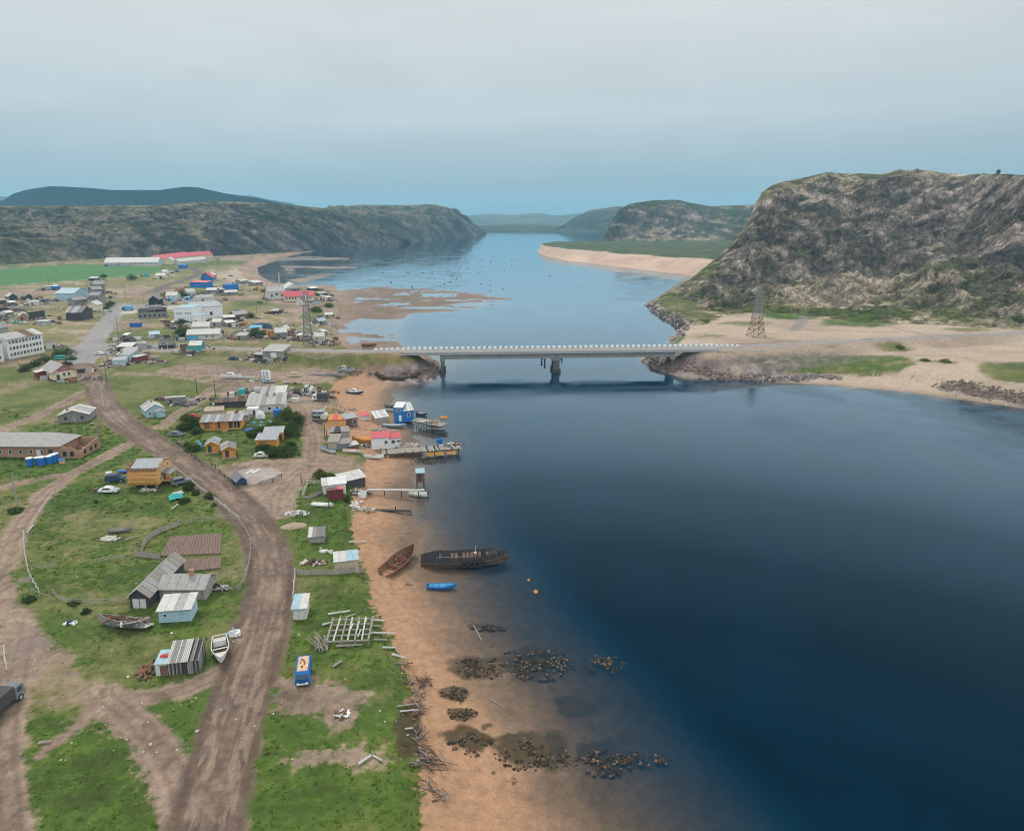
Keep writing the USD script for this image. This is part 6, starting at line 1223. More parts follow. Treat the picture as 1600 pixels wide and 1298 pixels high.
for k, (a, b, D, h, rf, rs, wm, rm, lab) in enumerate([
    ((259, 468), (276, 468), 8, 3, 'gx', 2.4, 'wood:offwhite', S + 'offwhite', 'grey house with pale roof left of the collapsed house'),
    ((262, 471), (270, 471), 4, 2.4, 'flat', 0, 'paint:cyan', 'paint:cyan', 'light blue hut in front of the pale roofed house'),
    ((272, 468), (282, 467), 5, 2.6, 'flat', 0, 'paint:paleblue', 'paint:paleblue', 'pale turquoise shed beside the light blue hut'),
    ((280, 463), (293, 462), 7, 3.4, 'gx', 2.4, 'wood:plank', 'rust:rust', 'collapsed house with rust red roof patches'),
    ((293, 463), (306, 462), 7, 3.4, 'gx', 2.2, 'wood:offwhite', S + 'offwhite', 'crumbling pale house right of the rust red roof'),
    ((290, 470), (298, 469.5), 4, 2.4, 'flat', 0, 'paint:cyan', 'paint:offwhite', 'light blue shed with white lid, left of a pair'),
    ((299, 469), (308, 468.5), 4, 2.8, 'flat', 0, 'paint:blue', 'paint:blue', 'stronger blue shed, right of the light blue one'),
    ((309, 472), (336, 470), 9, 3.0, 'gx', 1.8, 'wood:offwhite', S + 'roofgrey', 'long pale grey shed left of the white yard wall'),
    ((322, 459), (338, 459), 8, 3.0, 'gx', 1.6, 'wood:silver', S + 'offwhite', 'pale roofed shed behind the long pale grey shed'),
    ((338, 458), (352, 457), 7, 2.6, 'sf', 1, 'wood:dark', S + 'roofgrey', 'dark shed right of the pale roofed shed, below the blue containers'),
    ((352, 462), (372, 461), 7, 2.6, 'gx', 1.5, 'wood:silver', S + 'offwhite', 'low pale shed with round white end on the bare street'),
    ((376, 444), (388, 443), 7, 3.0, 'gx', 1.5, 'wood:silver', S + 'offwhite', 'pale shed near the shore right of the blue containers'),
    ((397, 447), (411, 446), 8, 3.2, 'sf', 1.4, 'wood:silver', S + 'offwhite', 'grey shed with slanted pale roof near the brown flats'),
    ((400, 454), (404, 454), 4, 4, 'flat', 0, 'wood:orange', 'wood:tan', 'narrow orange hut below the slanted pale roof'),
    ((487, 455), (498, 454), 6, 2.4, 'sf', .8, 'wood:dark', S + 'white', 'white roofed shed right of the arched hall'),
    ((500, 463), (512, 462), 6, 2.2, 'sf', .8, 'wood:dark', S + 'roofgrey', 'dark shed at the right edge of the village by the flats'),
    ((504, 470), (511, 470), 5, 2.2, 'gy', 1.6, 'wood:offwhite', S + 'white', 'small white gabled hut by the flats'),
    ((511, 470), (520, 469), 6, 2.6, 'sf', .6, 'wood:plank', S + 'offwhite', 'beige shed right of the small white gabled hut'),
    ((424, 491), (435, 491), 5, 2.2, 'sf', .8, 'wood:dark', S + 'roofgrey', 'dark shed alone on the green below the dirt street'),
    ((508, 497), (520, 497), 5, 2.2, 'sf', .7, 'wood:plank', S + 'offwhite', 'open fronted hut on the green near the brown flats'),
    ((350, 503), (368, 502), 6, 2.6, 'sf', .9, 'wood:dark', S + 'offwhite', 'white roofed shed left of the brown roofed house'),
    ((367, 500), (387, 498), 7, 3.2, 'gx', 2.0, 'wood:brown', S + 'roofgrey', 'brown house with grey roof behind the orange fence'),
    ((354, 511), (368, 510), 6, 2.4, 'sf', .8, 'wood:silver', S + 'offwhite', 'lower white roofed shed in front of the brown house'),
    ((331, 510), (345, 510), 7, 2.6, 'gx', 1.6, 'stone:plank', S + 'offwhite', 'beige hut just behind the low white house'),
    ((389, 518), (407, 518), 5, 2.2, 'sf', .6, 'paint:offwhite', S + 'cyan', 'white shed with sky blue roof beside the dark upturned hull'),
    ((416, 527), (430, 527), 4, 3.0, 'flat', 0, 'rust:orange', 'rust:rust', 'rusty orange container shed by the grey house'),
    ((430, 529), (449, 528.5), 7, 3.2, 'gx', 2.0, 'wood:silver', S + 'offwhite', 'grey house with wide pale roof left of the radio tower'),
    ((448, 522), (454, 521), 6, 3, 'gx', 1.6, 'wood:white', S + 'offwhite', 'white annex behind the wide pale roofed house'),
    ((464, 531), (471, 531), 4, 2.4, 'sf', .6, 'wood:tan', S + 'offwhite', 'narrow beige hut left of the radio tower foot'),
    ((491, 534), (507, 534), 6, 2.8, 'gx', 1.8, 'wood:cream', S + 'offwhite', 'cream house with pale roof right of the radio tower'),
    ((497, 539), (509, 538), 4, 1.8, 'sf', .5, 'wood:slate', 'wood:slate', 'dark low shed in front of the cream house by the tower'),
    ((505, 524), (512, 523), 4, 2.2, 'sf', .6, 'wood:silver', S + 'offwhite', 'small grey shed above the cream house by the tower'),
    ((369, 531), (385, 531), 6, 2.2, 'sf', .8, 'wood:silver', S + 'roofgrey', 'low grey shed on the green strip above the asphalt road'),
    ((498, 508), (510, 507), 6, 2.4, 'gx', 1.5, 'wood:silver', S + 'paleblue', 'bluish hut right of the collapsed plank pile'),
    ((233, 478), (249, 478), 8, 4.5, 'gy', 2.6, 'wood:black', S + 'silver', 'black gabled house behind the roofless grey ruin'),
    ((338, 548), (339, 548), 1, .1, 'flat', 0, 'wood:grey', 'wood:grey', None),
    ((0, 476), (12, 475), 7, 2.8, 'sf', .8, 'wood:dark', S + 'silver', 'dark shed at the far left edge, upper row'),
    ((14, 470), (28, 469), 7, 3, 'gy', 2.2, 'wood:dark', S + 'offwhite', 'dark gabled shed with pale roof in the upper left shed row'),
    ((17, 478), (27, 477), 5, 2.4, 'sf', .6, 'wood:slate', S + 'white', 'white lidded shed below the dark gabled shed'),
    ((40, 469), (51, 468), 6, 2.6, 'gy', 2.0, 'wood:dark', S + 'silver', 'smaller dark gabled shed in the upper left shed row'),
    ((46, 478), (62, 477), 5, 2.8, 'flat', 0, 'wood:offwhite', S + 'white', 'white box shed on the left, under the metal barn'),
    ((63, 473), (78, 472), 4, 2.2, 'flat', 0, 'wood:slate', 'wood:slate', 'long dark container right of the white box shed'),
    ((0, 488), (12, 487), 6, 2.6, 'sf', .8, 'wood:dark', 'wood:dark', 'dark shed at the far left edge, middle row'),
    ((16, 487), (32, 486), 4, 2.0, 'flat', 0, 'wood:silver', 'wood:silver', 'low grey fenced pen right of the dark middle row shed'),
    ((-4, 500), (10, 499), 7, 3, 'gx', 1.6, 'wood:silver', S + 'silver', 'grey blue shed at the far left edge, lower row'),
    ((9, 496), (22, 495), 6, 2.8, 'sf', .8, 'wood:dark', S + 'offwhite', 'dark fronted shed behind the leaning mast on the left'),
    ((30, 501), (46, 500), 7, 2.6, 'gy', 2.0, 'brick:brickc', S + 'offwhite', 'pale gabled shed with brick front on the left'),
    ((48, 499), (71, 496), 9, 2.4, 'sb', 2.0, 'wood:dark', S + 'silver', 'tilted plank shed with open dark front on the left'),
    ((57, 507), (75, 507), 4, 2.0, 'flat', 0, 'sheet:steel', S + 'white', 'low white lidded shed on the grass above the apartment block'),
    ((139, 439), (152, 439), 6, 2.6, 'sf', .8, 'wood:dark', S + 'offwhite', 'upper dark shed by the single dark tree on the pasture edge'),
    ((144, 446), (156, 446), 6, 2.6, 'sf', .8, 'wood:dark', S + 'silver', 'lower dark shed by the single dark tree on the pasture edge'),
    ((268, 512), (277, 512), 4, 3.2, 'sf', .6, 'wood:plank', S + 'offwhite', 'small pinkish hut beside the round tree below the new hall'),
    ((192, 530), (200, 530), 4, 2.2, 'sf', .4, 'wood:silver', S + 'white', 'tiny white roofed hut above the crossroads'),
    ((476, 615), (481, 615), 2.4, 2.4, 'sf', .4, 'wood:slate', S + 'roofgrey', 'small dark outhouse on the green near the boat beach'),
    ((487, 619), (496, 618), 3, 2.2, 'gy', 1.2, 'wood:offwhite', S + 'offwhite', 'small grey white hut right of the dark outhouse'),
    ((440, 600), (450, 599), 1, 1, 'flat', 0, 'wood:grey', 'wood:grey', None)]):
    if lab is None: continue
    n = {'hut': 'hut', 'hou': 'house'}
    house('village_house' if 'house' in lab.split(' by ')[0].split(' beside ')[0][:40] else 'village_shed', lab, 'house' if 'house' in lab[:34] else 'shed', a, b, D, h, rf, rs, wm, rm, ov=.2, wins=[('f', .2, .9, .9, 1.0)] if 'house' in lab[:34] else (), doors=[('f', -.2, 1.1, min(2.0, h * .8), 'wood:dark')] if h > 2.1 else ())
# roofless grey ruin
mid, L, rot = frame_of((216, 498), (262, 496)); t = thing('roofless_ruin', 'roofless grey building shell in front of the black gabled house', 'ruin', mid, rot)
for x0, y0, x1, y1, h in ((-L / 2, 0, L / 2, .5, 3.6), (-L / 2, 13.5, L / 2, 14, 5.0), (-L / 2, .5, -L / 2 + .5, 13.5, 5.4), (L / 2 - .5, .5, L / 2, 13.5, 6.4), (L * .05, .5, L * .05 + .5, 13.5, 4.6)): mb = MB(); mb.box(x0, y0, -.5, x1, y1, h); mb.put('wall', m_('stone:silver'), t)
mb = MB(); mb.box(-L * .12, 4, 4.7, L * .32, 13, 6.8); mb.put('upper_storey', m_('wood:silver'), t)
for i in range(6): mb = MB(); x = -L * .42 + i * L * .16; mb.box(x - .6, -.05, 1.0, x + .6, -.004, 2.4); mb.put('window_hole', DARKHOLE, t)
mid, L, rot = frame_of((202, 511), (219, 511)); t = thing('blue_skip', 'long bright blue skip on a patch of bare earth', 'skip', mid, rot)
mb = MB(); mb.prism([(-L / 2 + .4, 0), (L / 2 - .4, 0), (L / 2, 2.2), (-L / 2, 2.2)], 0, 3.2, 'y'); mb.put('body', m_('paint:blue'), t); mb = MB(); mb.box(-L / 2 + .15, .15, 2.21, L / 2 - .15, 3.05, 2.28); mb.put('load', m_('paint:brown'), t)
for k in range(9): mb = MB(); x = -L / 2 + .5 + k * (L - 1) / 8; mb.box(x - .08, -.12, .2, x + .08, .02, 2.2); mb.put('rib', m_('paint:blue', 1), t)
for k in range(1): 
    mid, L, rot = frame_of((285, 473), (307, 472)); t = thing('yard_wall', 'long low white yard wall in front of the blue sheds', 'wall', mid, rot)
    for i in range(10): mb = MB(); x = -L / 2 + i * L / 10; mb.box(x + .02, 0, -.3, x + L / 10 - .02, .2, 1.6); mb.put('panel', m_('paint:paleblue' if i % 2 else 'paint:offwhite'), t)
mid, L, rot = frame_of((377, 509), (388, 508)); t = thing('board_fence', 'short orange board fence in front of the brown house', 'fence', mid, rot)
for i in range(8): mb = MB(); x = -L / 2 + i * L / 8; mb.box(x + .03, 0, -.3, x + L / 8 - .03, .12, 2.0); mb.put('board', m_('wood:orange' if i % 3 else 'wood:tan'), t)
# upturned dark hull and plank wreckage in the village
p = G(410, 512); t = thing('upturned_hull', 'dark upturned boat hull lying among the village sheds', 'boat hull', p, 5)
m = trimesh.creation.icosphere(2, 1.0); v = m.vertices * (6.0, 2.6, 3.0); v = v[:]; keep = v[m.faces].mean(1)[:, 2] > -.1; obj('hull', (v, m.faces[keep]), m_('paint:navy'), t, smooth=True)
mb = MB(); mb.bar((-6, 0, .2), (5.8, 0, 3.1), .2); mb.put('keel', m_('wood:dark'), t)
for k, (a, b, rx, ry, n, cols, lab) in enumerate([
    ((450, 509), None, 10, 5, 70, ['wood:silver', 'wood:offwhite', 'wood:dark'], 'long heap of collapsed grey planks beside the bluish hut'),
    ((430, 484), None, 12, 4, 26, ['wood:plank', 'wood:tan'], 'scatter of pale boards on the slope below the red roofed house'),
    ((25, 480), None, 9, 4, 40, ['wood:dark', 'wood:offwhite', 'metal:steel'], 'dark scrap heap among the upper left sheds'),
    ((12, 505), None, 8, 4, 40, ['wood:dark', 'metal:paleblue', 'wood:offwhite'], 'scrap heap below the leaning mast on the left'),
    ((96, 482), None, 8, 4, 30, ['wood:orange', 'wood:dark', 'wood:offwhite'], 'heap of orange boards and scrap below the metal barn'),
    ((182, 553), None, 7, 3, 40, ['wood:offwhite', 'wood:dark', 'metal:steel'], 'pale rubbish heap at the crossroads left of the stepped garages'),
    ((242, 566), None, 8, 3, 50, ['wood:offwhite', 'wood:silver', 'metal:steel'], 'grey white board heap right of the dark red container'),
    ((352, 572), None, 1, 1, 1, ['wood:grey'], None),
    ((297, 496), None, 1, 1, 1, ['wood:grey'], None),
    ((210, 500), None, 9, 4, 40, ['stone:offwhite', 'stone:plank'], 'pale rubble field beside the roofless ruin'),
    ((340, 462), None, 7, 3, 30, ['wood:offwhite', 'wood:dark'], 'board scraps among the sheds below the blue containers'),
    ((515, 640), None, 5.5, 2.6, 60, ['wood:offwhite', 'wood:tan', 'paint:orange'], 'pale rubble heap beside the box truck on the beach edge'),
    ((524, 660), None, 1, 1, 1, ['wood:grey'], None),
    ((532, 648), None, 5, 2.0, 44, ['metal:steel', 'wood:offwhite', 'wood:dark'], 'heap of tarps and tanks behind the orange boathouse'),
    ((590, 672), None, 5, 1.6, 30, ['wood:offwhite', 'wood:tan', 'cloth:grey'], 'scattered floats and boards on sand between the boathouses'),
    ((573, 697), None, 2.4, 1.5, 30, ['wood:offwhite', 'wood:dark'], 'small board heap between lifeboat and red roofed boathouse'),
    ((556, 770), None, 4.0, 1.6, 50, ['wood:offwhite', 'wood:plank', 'wood:dark'], 'board heap at the root of the footbridge jetty'),
    ((556, 788), None, 1.8, 2.4, 30, ['wood:offwhite', 'wood:white'], 'white board heap below the round tub'),
    ((566, 797), None, 3.0, 1.4, 30, ['wood:offwhite', 'wood:plank'], 'pale splintered boards where the dark log jetty starts'),
    ((465, 803), None, 2.6, 1.3, 60, ['cloth:white', 'wood:plank', 'cloth:offwhite'], 'heap of white sacks and bricks on the roadside grass'),
    ((490, 880), None, 2.4, .9, 40, ['wood:dark', 'wood:offwhite', 'rust:rust'], 'dark and white scrap row above the fenced plot'),
    ((508, 862), None, 1.6, .6, 14, ['wood:offwhite', 'wood:white'], 'few white boards on grass above the beige shed'),
    ((173, 842), None, 1.8, .9, 40, ['cloth:white', 'cloth:offwhite', 'wood:tan'], 'heap of white sacks in the meadow below the overturned trough'),
    ((278, 772), None, 1.2, 1.6, 30, ['wood:offwhite', 'cloth:offwhite'], 'pale boards beside the turquoise tarpaulin'),
    ((230, 767), None, 2.4, .5, 24, ['wood:offwhite', 'wood:tan'], 'boards stacked under the front of the big log house'),
    ((341, 920), None, 2.2, .8, 40, ['wood:dark', 'wood:offwhite', 'wood:plank'], 'heap of dark timber at the right end of the grey farmhouse'),
    ((233, 1048), None, 1.6, 2.2, 44, ['wood:brown', 'rust:rust', 'wood:dark'], 'heap of rusty brown boards left of the whitewashed hut'),
    ((111, 974), None, .9, .4, 20, ['cloth:white', 'cloth:navy'], 'small rubbish spill by the bend of the left track'),
    ((368, 990), None, 1.0, .6, 26, ['cloth:white', 'wood:offwhite', 'cloth:paleblue'], 'white rubbish right beside the dirt road near the upright boat'),
    ((535, 1117), None, 1.2, .5, 26, ['cloth:white', 'wood:brown'], 'small rubbish heap on the bare dirt patch'),
    ((404, 595), None, 5, 1.6, 30, ['metal:white', 'metal:steel', 'wood:dark'], 'scrap with white panels on the dirt lot beside the striped canvas'),
    ((455, 600), None, 4, 1.6, 30, ['wood:dark', 'rust:brown', 'metal:slate'], 'dark scrap heap in the middle of the dirt lot'),
    ((520, 613), None, 2.4, 2.0, 26, ['rust:rust', 'rust:brown'], 'rusty iron heap on the beach edge above the box truck'),
    ((545, 640), None, 3, 1.2, 20, ['wood:dark', 'wood:offwhite'], 'driftwood and boards on the sand above the boathouses'),
    ((350, 540), None, 1, 1, 1, ['wood:grey'], None),
    ((500, 700), None, 1, 1, 1, ['wood:grey'], None)]):
    if lab: heap('scrap_heap', lab, 'scrap heap', a, rx, ry, n, cols, .9 if rx > 2 else .4, 1.6 if b is None and rx > 4 else .8, seed=k)
# ================================================================== boats
def hull_sections(L, B, D, n=15, transom=.75, sheer=.28, bowpow=1.7):
    s = np.linspace(0, 1, n)                                       # 0 stern, 1 bow
    half = B / 2 * np.where(s < .45, lerp(transom, 1, np.clip(s / .45, 0, 1) ** .8), (1 - np.clip((s - .45) / .55, 0, 1) ** bowpow))
    half = np.maximum(half, .02); top = D * (1 + sheer * (2 * s - .8) ** 2); keel = D * .55 * np.clip((s - .7) / .3, 0, 1) ** 2
    return s * L - L / 2, half, top, keel
def shell(x, half, top, keel, shrink=0.0, lift=0.0):
    th = np.linspace(0, 1, 9); rows = []
    for xi, h, t, k in zip(x, half, top, keel):
        h = max(h - shrink, .01); a = (th - .5) * 2
        y = h * np.sign(a) * np.abs(a) ** .55; z = (k + lift) + (t - k - lift) * np.abs(a) ** 2.2
        rows.append(np.stack([np.full(9, xi), y, z], 1))
    return np.array(rows)
def strip(V):
    n, m = V.shape[:2]; return V.reshape(-1, 3), grid_faces(n, m)
def boat(name, label, px, L, B, D, rot, out, inn, gun=None, seats=2, cat='boat', z=None, tilt=0, cabin=None, cover=None, motor=False, group=None, deck=None):
    p = G(*px) if z is None else np.append(P(px[0], px[1], z), z)
    t = thing(name, label, cat, p, rot, group)
    if tilt: UsdGeom.Xformable(t).AddRotateXOp().Set(float(tilt))
    x, h, tp, k = hull_sections(L, B, D)
    V = shell(x, h, tp, k); mb = MB(); mb.add(*strip(V)); mb.add(np.vstack([V[0], [V[0].mean(0)]]), [[i, i + 1, 9] for i in range(8)]); mb.put('hull', m_(out), t, smooth=40)
    Vi = shell(x[1:-1], h[1:-1], tp[1:-1] - .01, k[1:-1], .07, .10); mb = MB(); mb.add(*strip(Vi)); mb.put('inside', m_(inn), t, smooth=40)
    mb = MB()
    for s in (0, 8):
        for a, b in zip(V[:-1, s], V[1:, s]): mb.bar(a, b, .12, .09)
    mb.bar(V[0, 0], V[0, 8], .10, .10); mb.put('gunwale', m_(gun or out), t)
    for i in range(seats):
        j = int(lerp(3, 10, i / max(1, seats - 1))) if seats > 1 else 5
        mb = MB(); w = h[j] - .06; z0 = lerp(k[j], tp[j], .62); mb.box(x[j] - .14, -w * .93, z0, x[j] + .14, w * .93, z0 + .05); mb.put('seat', m_('wood:plank' if gun is None else gun), t)
    if deck:
        mb = MB(); j0 = 10; pts = [(x[j], h[j] - .04, tp[j] - .03) for j in range(j0, 15)]; q = np.array(pts + [(a, -b, c) for a, b, c in pts[::-1]]); mb.add(q, [[0, i, i + 1] for i in range(1, len(q) - 1)]); mb.put('foredeck', m_(deck), t)
    if cabin:
        c0, c1, ch, col = cabin; mb = MB(); w = B * .36
        mb.prism([(c0 * L, tp[7] * .5), (c1 * L, tp[7] * .5), (c1 * L - .25, tp[7] + ch), (c0 * L + .05, tp[7] + ch)], -w, w, 'y'); cb = mb.put('cabin', m_(col), t)
        mb = MB(); mb.prism([(c0 * L + .12, tp[7] + ch * .5), (c1 * L - .20, tp[7] + ch * .5), (c1 * L - .28, tp[7] + ch * .88), (c0 * L + .12, tp[7] + ch * .88)], -w - .02, w + .02, 'y'); mb.put('cabin_window', GLASS, cb)
    if cover:
        mb = MB(); q = [(x[j], h[j] * .98, tp[j] + .02) for j in range(1, 14)]; r = [(x[j], 0, tp[j] + .35) for j in range(1, 14)]; l = [(x[j], -h[j] * .98, tp[j] + .02) for j in range(1, 14)]
        mb.add(*strip(np.stack([q, r, l], 1))); mb.put('cover', m_(cover), t)
    if motor: mb = MB(); mb.box(-L / 2 - .35, -.22, tp[0] * .6, -L / 2 - .02, .22, tp[0] + .45); mb.box(-L / 2 - .25, -.08, -.1, -L / 2 - .1, .08, tp[0] * .6); mb.put('outboard_motor', m_('metal:dark'), t)
    return t
def rot_px(a, b): A, B = G(*a), G(*b); return math.degrees(math.atan2(B[1] - A[1], B[0] - A[0]))
boat('rowing_boat', 'bright blue rowing boat afloat just off the sand', (690, 920), 5.6, 1.7, .75, 4, 'paint:blue', 'paint:cyan', 'paint:blue', 3, z=-.05)
boat('open_boat', 'weathered white open boat standing upright beside the plank shed and the dirt road', (345, 1022), 6.6, 2.5, 1.15, rot_px((344, 997), (347, 1040)), 'paint:offwhite', 'wood:brown', 'wood:white', 3, cabin=(-.40, -.2, .12, 'wood:offwhite'), deck='paint:offwhite')
boat('motor_boat', 'white motor boat moored under the hut of the footbridge jetty', (653, 775), 4.8, 1.8, .8, 172, 'paint:white', 'paint:offwhite', 'paint:white', 2, z=-.05, motor=True)
boat('skiff', 'long grey covered boat on the sand below the blue boathouse', (616, 668), 8.2, 2.3, 1.0, -6, 'paint:slate', 'metal:steel', 'metal:paleblue', 0, cover='cloth:steel', tilt=-6)
boat('open_boat', 'white boat lying tilted on the sand below the red roofed boathouse', (584, 716), 5.6, 2.1, .9, -3, 'paint:white', 'paint:offwhite', 'paint:white', 1, tilt=-14, deck='paint:white', cabin=(-.06, .12, .1, 'paint:brown'))
boat('open_boat', 'slim white boat with orange bow below the grey shore sheds', (553, 707), 6.4, 1.4, .7, -6, 'paint:white', 'paint:offwhite', 'paint:orange', 2, tilt=12)
boat('open_boat', 'pale rowing boat leaning on the slope left of the shore sheds', (514, 706), 5.6, 1.9, .8, -38, 'paint:offwhite', 'wood:silver', 'paint:cyan', 3, tilt=-10)
boat('lifeboat', 'big orange covered lifeboat ashore behind the red roofed boathouse', (570, 692), 7.6, 2.7, 1.5, 175, 'paint:orange', 'paint:orange', 'paint:orange', 0, cover='cloth:orange')
boat('motor_boat', 'dark blue boat with white cabin beached on the sand spit by the bridge', (555, 615), 6.6, 2.1, 1.0, -8, 'paint:navy', 'paint:offwhite', 'paint:white', 2, cabin=(-.18, .08, .9, 'paint:white'), motor=True)
boat('rowing_boat', 'small white rowing boat afloat in the shadow of the bridge', (634, 595), 4.6, 1.5, .7, -4, 'paint:white', 'paint:offwhite', 'paint:white', 2, z=-.04)
boat('dinghy', 'dark inflatable dinghy, upper one of two near the blue boathouse', (612, 636), 4.4, 1.7, .6, 0, 'paint:slate', 'paint:dark', 'paint:slate', 1, z=.12, motor=True)
boat('dinghy', 'pale grey dinghy, lower one of two near the blue boathouse', (610, 642), 4.4, 1.7, .6, 2, 'paint:offwhite', 'paint:steel', 'paint:steel', 2, z=.2)
boat('dinghy', 'dark dinghy with white seats off the ragged jetty', (659, 648.5), 4.2, 1.7, .7, -22, 'paint:navy', 'paint:offwhite', 'paint:dark', 2, z=0, motor=True)
boat('motor_boat', 'pale boat with orange gear moored below the ragged jetty', (682, 671), 6.0, 1.9, .8, -10, 'paint:offwhite', 'paint:tan', 'paint:offwhite', 2, z=-.05)
boat('hauled_boat', 'grey cutter with jumbled deck ashore on the grass by the embankment', (541, 581), 7.5, 2.4, 1.5, -5, 'paint:steel', 'paint:dark', 'metal:steel', 2, cabin=(-.25, 0, 1.1, 'paint:offwhite'))
boat('hauled_boat', 'white open boat with a red stripe on the grass by the embankment', (495, 585), 6.0, 1.6, .8, -4, 'paint:white', 'paint:paleblue', 'paint:red', 2)
boat('hauled_boat', 'long grey green boat on the track between grass and beach', (523, 587), 8.5, 1.6, .8, -5, 'paint:steel', 'wood:silver', 'paint:conc', 2)
boat('hauled_boat', 'cream cabin boat stranded on the bare lot', (461, 589), 6.0, 2.0, 1.0, 15, 'paint:cream', 'paint:tan', 'paint:cream', 0, cabin=(-.3, .2, 1.0, 'paint:cream'))
boat('hauled_boat', 'large white boat stored on the dirt lot, left of the striped canvas', (362, 591), 8.5, 2.6, 1.3, -2, 'paint:white', 'paint:offwhite', 'paint:white', 0, cabin=(-.2, .12, .9, 'paint:white'))
boat('hauled_boat', 'flat white boat stored on the dirt lot beside the larger white one', (386, 592), 7.0, 1.8, .8, -6, 'paint:offwhite', 'paint:steel', 'paint:white', 2)
boat('hauled_boat', 'dark boat lying on the flats just behind the causeway', (577, 541), 8.0, 2.2, 1.2, 2, 'rust:rust', 'rust:brown', 'rust:rust', 1)
boat('overturned_boat', 'slender white boat hull resting on the grass above the sack heap', (504, 791), 5.2, 1.5, .6, -7, 'paint:white', 'paint:white', 'paint:white', 0, cover='paint:white')
boat('wooden_trough', 'grey overturned punt in the meadow above the white sacks', (189, 831), 4.6, 1.3, .6, 12, 'wood:silver', 'wood:grey', 'wood:silver', 0, cover='wood:silver')
# wrecked boat in the grass
t = boat('wrecked_boat', 'broken grey wooden boat wreck full of planks in the meadow', (190, 979), 8.4, 2.7, 1.3, 172, 'wood:silver', 'wood:brown', 'wood:plank', 0, cat='wreck', tilt=16)
for i in range(48):
    mb = MB(); c = np.array([R.uniform(-3.8, 1.8), R.uniform(-1.2, 2.2), R.uniform(.6, 1.5)]); a = R.uniform(0, 3.14); d = np.array([math.cos(a), math.sin(a), R.uniform(-.25, .25)]) * R.uniform(.5, 1.4)
    mb.bar(c - d, c + d, R.uniform(.1, .35), .05); mb.put('loose_plank', m_(R.choice(['wood:offwhite', 'wood:brown', 'wood:silver', 'wood:dark', 'rust:rust'])), t)
mb = MB(); mb.box(-4.9, -1.2, .5, -3.0, .9, .6); mb.put('deck_panel', m_('wood:offwhite'), t)
# rusted hull on the sand
c0, c1 = G(602, 897), G(643, 866); rot = math.degrees(math.atan2(c1[1] - c0[1], c1[0] - c0[0])); Lr = np.linalg.norm((c1 - c0)[:2]) + 1.2; mid = (c0 + c1) / 2
t = thing('rusted_hull', 'rusted iron boat hull lying open and tilted on the beach', 'wreck', mid - np.array([0, 0, .25]), rot); UsdGeom.Xformable(t).AddRotateXOp().Set(9.0)
x, h, tp, k = hull_sections(Lr, 3.5, 1.5, transom=.85, bowpow=2.4); V = shell(x, h, tp, k); mb = MB(); mb.add(*strip(V)); mb.add(np.vstack([V[0], [V[0].mean(0)]]), [[i, i + 1, 9] for i in range(8)]); mb.put('hull', m_('rust:rust'), t, smooth=40)
mb = MB(); mb.add(*strip(shell(x[1:-1], h[1:-1], tp[1:-1] - .01, k[1:-1], .06, .08))); mb.put('inside', m_('rust:brown'), t, smooth=40)
mb = MB(); [mb.bar(a, b, .14, .12) for s in (0, 8) for a, b in zip(V[:-1, s], V[1:, s])]; mb.bar(V[0, 0], V[0, 8], .12); mb.put('gunwale', m_('rust:rust', 2), t)
for i in range(1, 8): mb = MB(); j = i * 2 - 1; mb.box(x[j] - .06, -h[j] * .9, .35, x[j] + .06, h[j] * .9, .5); mb.put('frame', m_('rust:rust', i % 3), t)
for j, (z0, z1) in ((4, (0.3, 1.4)), (8, (.3, 1.5))): mb = MB(); mb.box(x[j] - .05, -h[j] * .93, z0, x[j] + .05, h[j] * .93, z1); mb.put('bulkhead', m_('rust:rust', 1), t)
mb = MB()
for i in range(26): c = np.array([R.uniform(-1.8, 2.2), R.uniform(-.9, .9), R.uniform(.5, 1.2)]); d = np.array([R.uniform(-1, 1), R.uniform(-.6, .6), R.uniform(-.3, .4)]) * .5; mb.bar(c - d, c + d, .22, .08)
mb.put('scrap', m_('rust:rust', 2), t)
mb = MB(); mb.tube((1.2, 0, .4), (1.5, .1, 2.4), .22, .18, 8); mb.put('funnel', m_('rust:brown', 1), t)
# the big wreck in the shallows
c0, c1 = P(660, 884, 0), P(790, 878, 0); rot = math.degrees(math.atan2(c1[1] - c0[1], c1[0] - c0[0])); Ls = np.linalg.norm(c1 - c0) + .6
t = thing('ship_wreck', 'long dark wooden ship wreck with tyres along its side in the shallows', 'wreck', ((c0[0] + c1[0]) / 2, (c0[1] + c1[1]) / 2, -.5), rot); UsdGeom.Xformable(t).AddRotateXOp().Set(-3.0)
n = 23; s = np.linspace(0, 1, n); x = s * Ls - Ls / 2
half = 2.0 * np.clip(np.minimum((s + .10) * 3.2, (1.02 - s) * 2.6), .05, 1) ** .7; top = 3.0 - .3 * np.sin(s * 3.1) + .5 * s ** 4 - .35 * sstep(.15, .0, s); keel = .9 * np.clip((s - .8) / .2, 0, 1) ** 2
V = shell(x, half, top, keel)
np_rows = 5
for sd in (0, 1):                                                  # planks of the hull, each strake its own piece, broken along the rim
    for r in range(8):
        i0, i1 = r / 8, (r + 1) / 8 - .012
        def line(f):
            a = (.5 + .5 * (.12 + .88 * f)) * 8 if sd else (.5 - .5 * (.12 + .88 * f)) * 8
            j = int(np.clip(math.floor(a), 0, 7)); return lerp(V[:, j], V[:, j + 1], a - j)
        A_, B_ = line(i0), line(i1)
        st = 0 if r < 5 else R.randint(0, 2); en = n if r < 6 else n - R.randint(0, 5)
        if r == 7 and sd == 0: en = n - 3
        mb = MB(); mb.add(*strip(np.stack([A_, B_], 1)[st:en])); mb.put('hull_plank', m_('wood:dark' if r not in (2, 5) else 'wood:brown', r % 3) if r != 3 else m_('rust:brown', r), t)
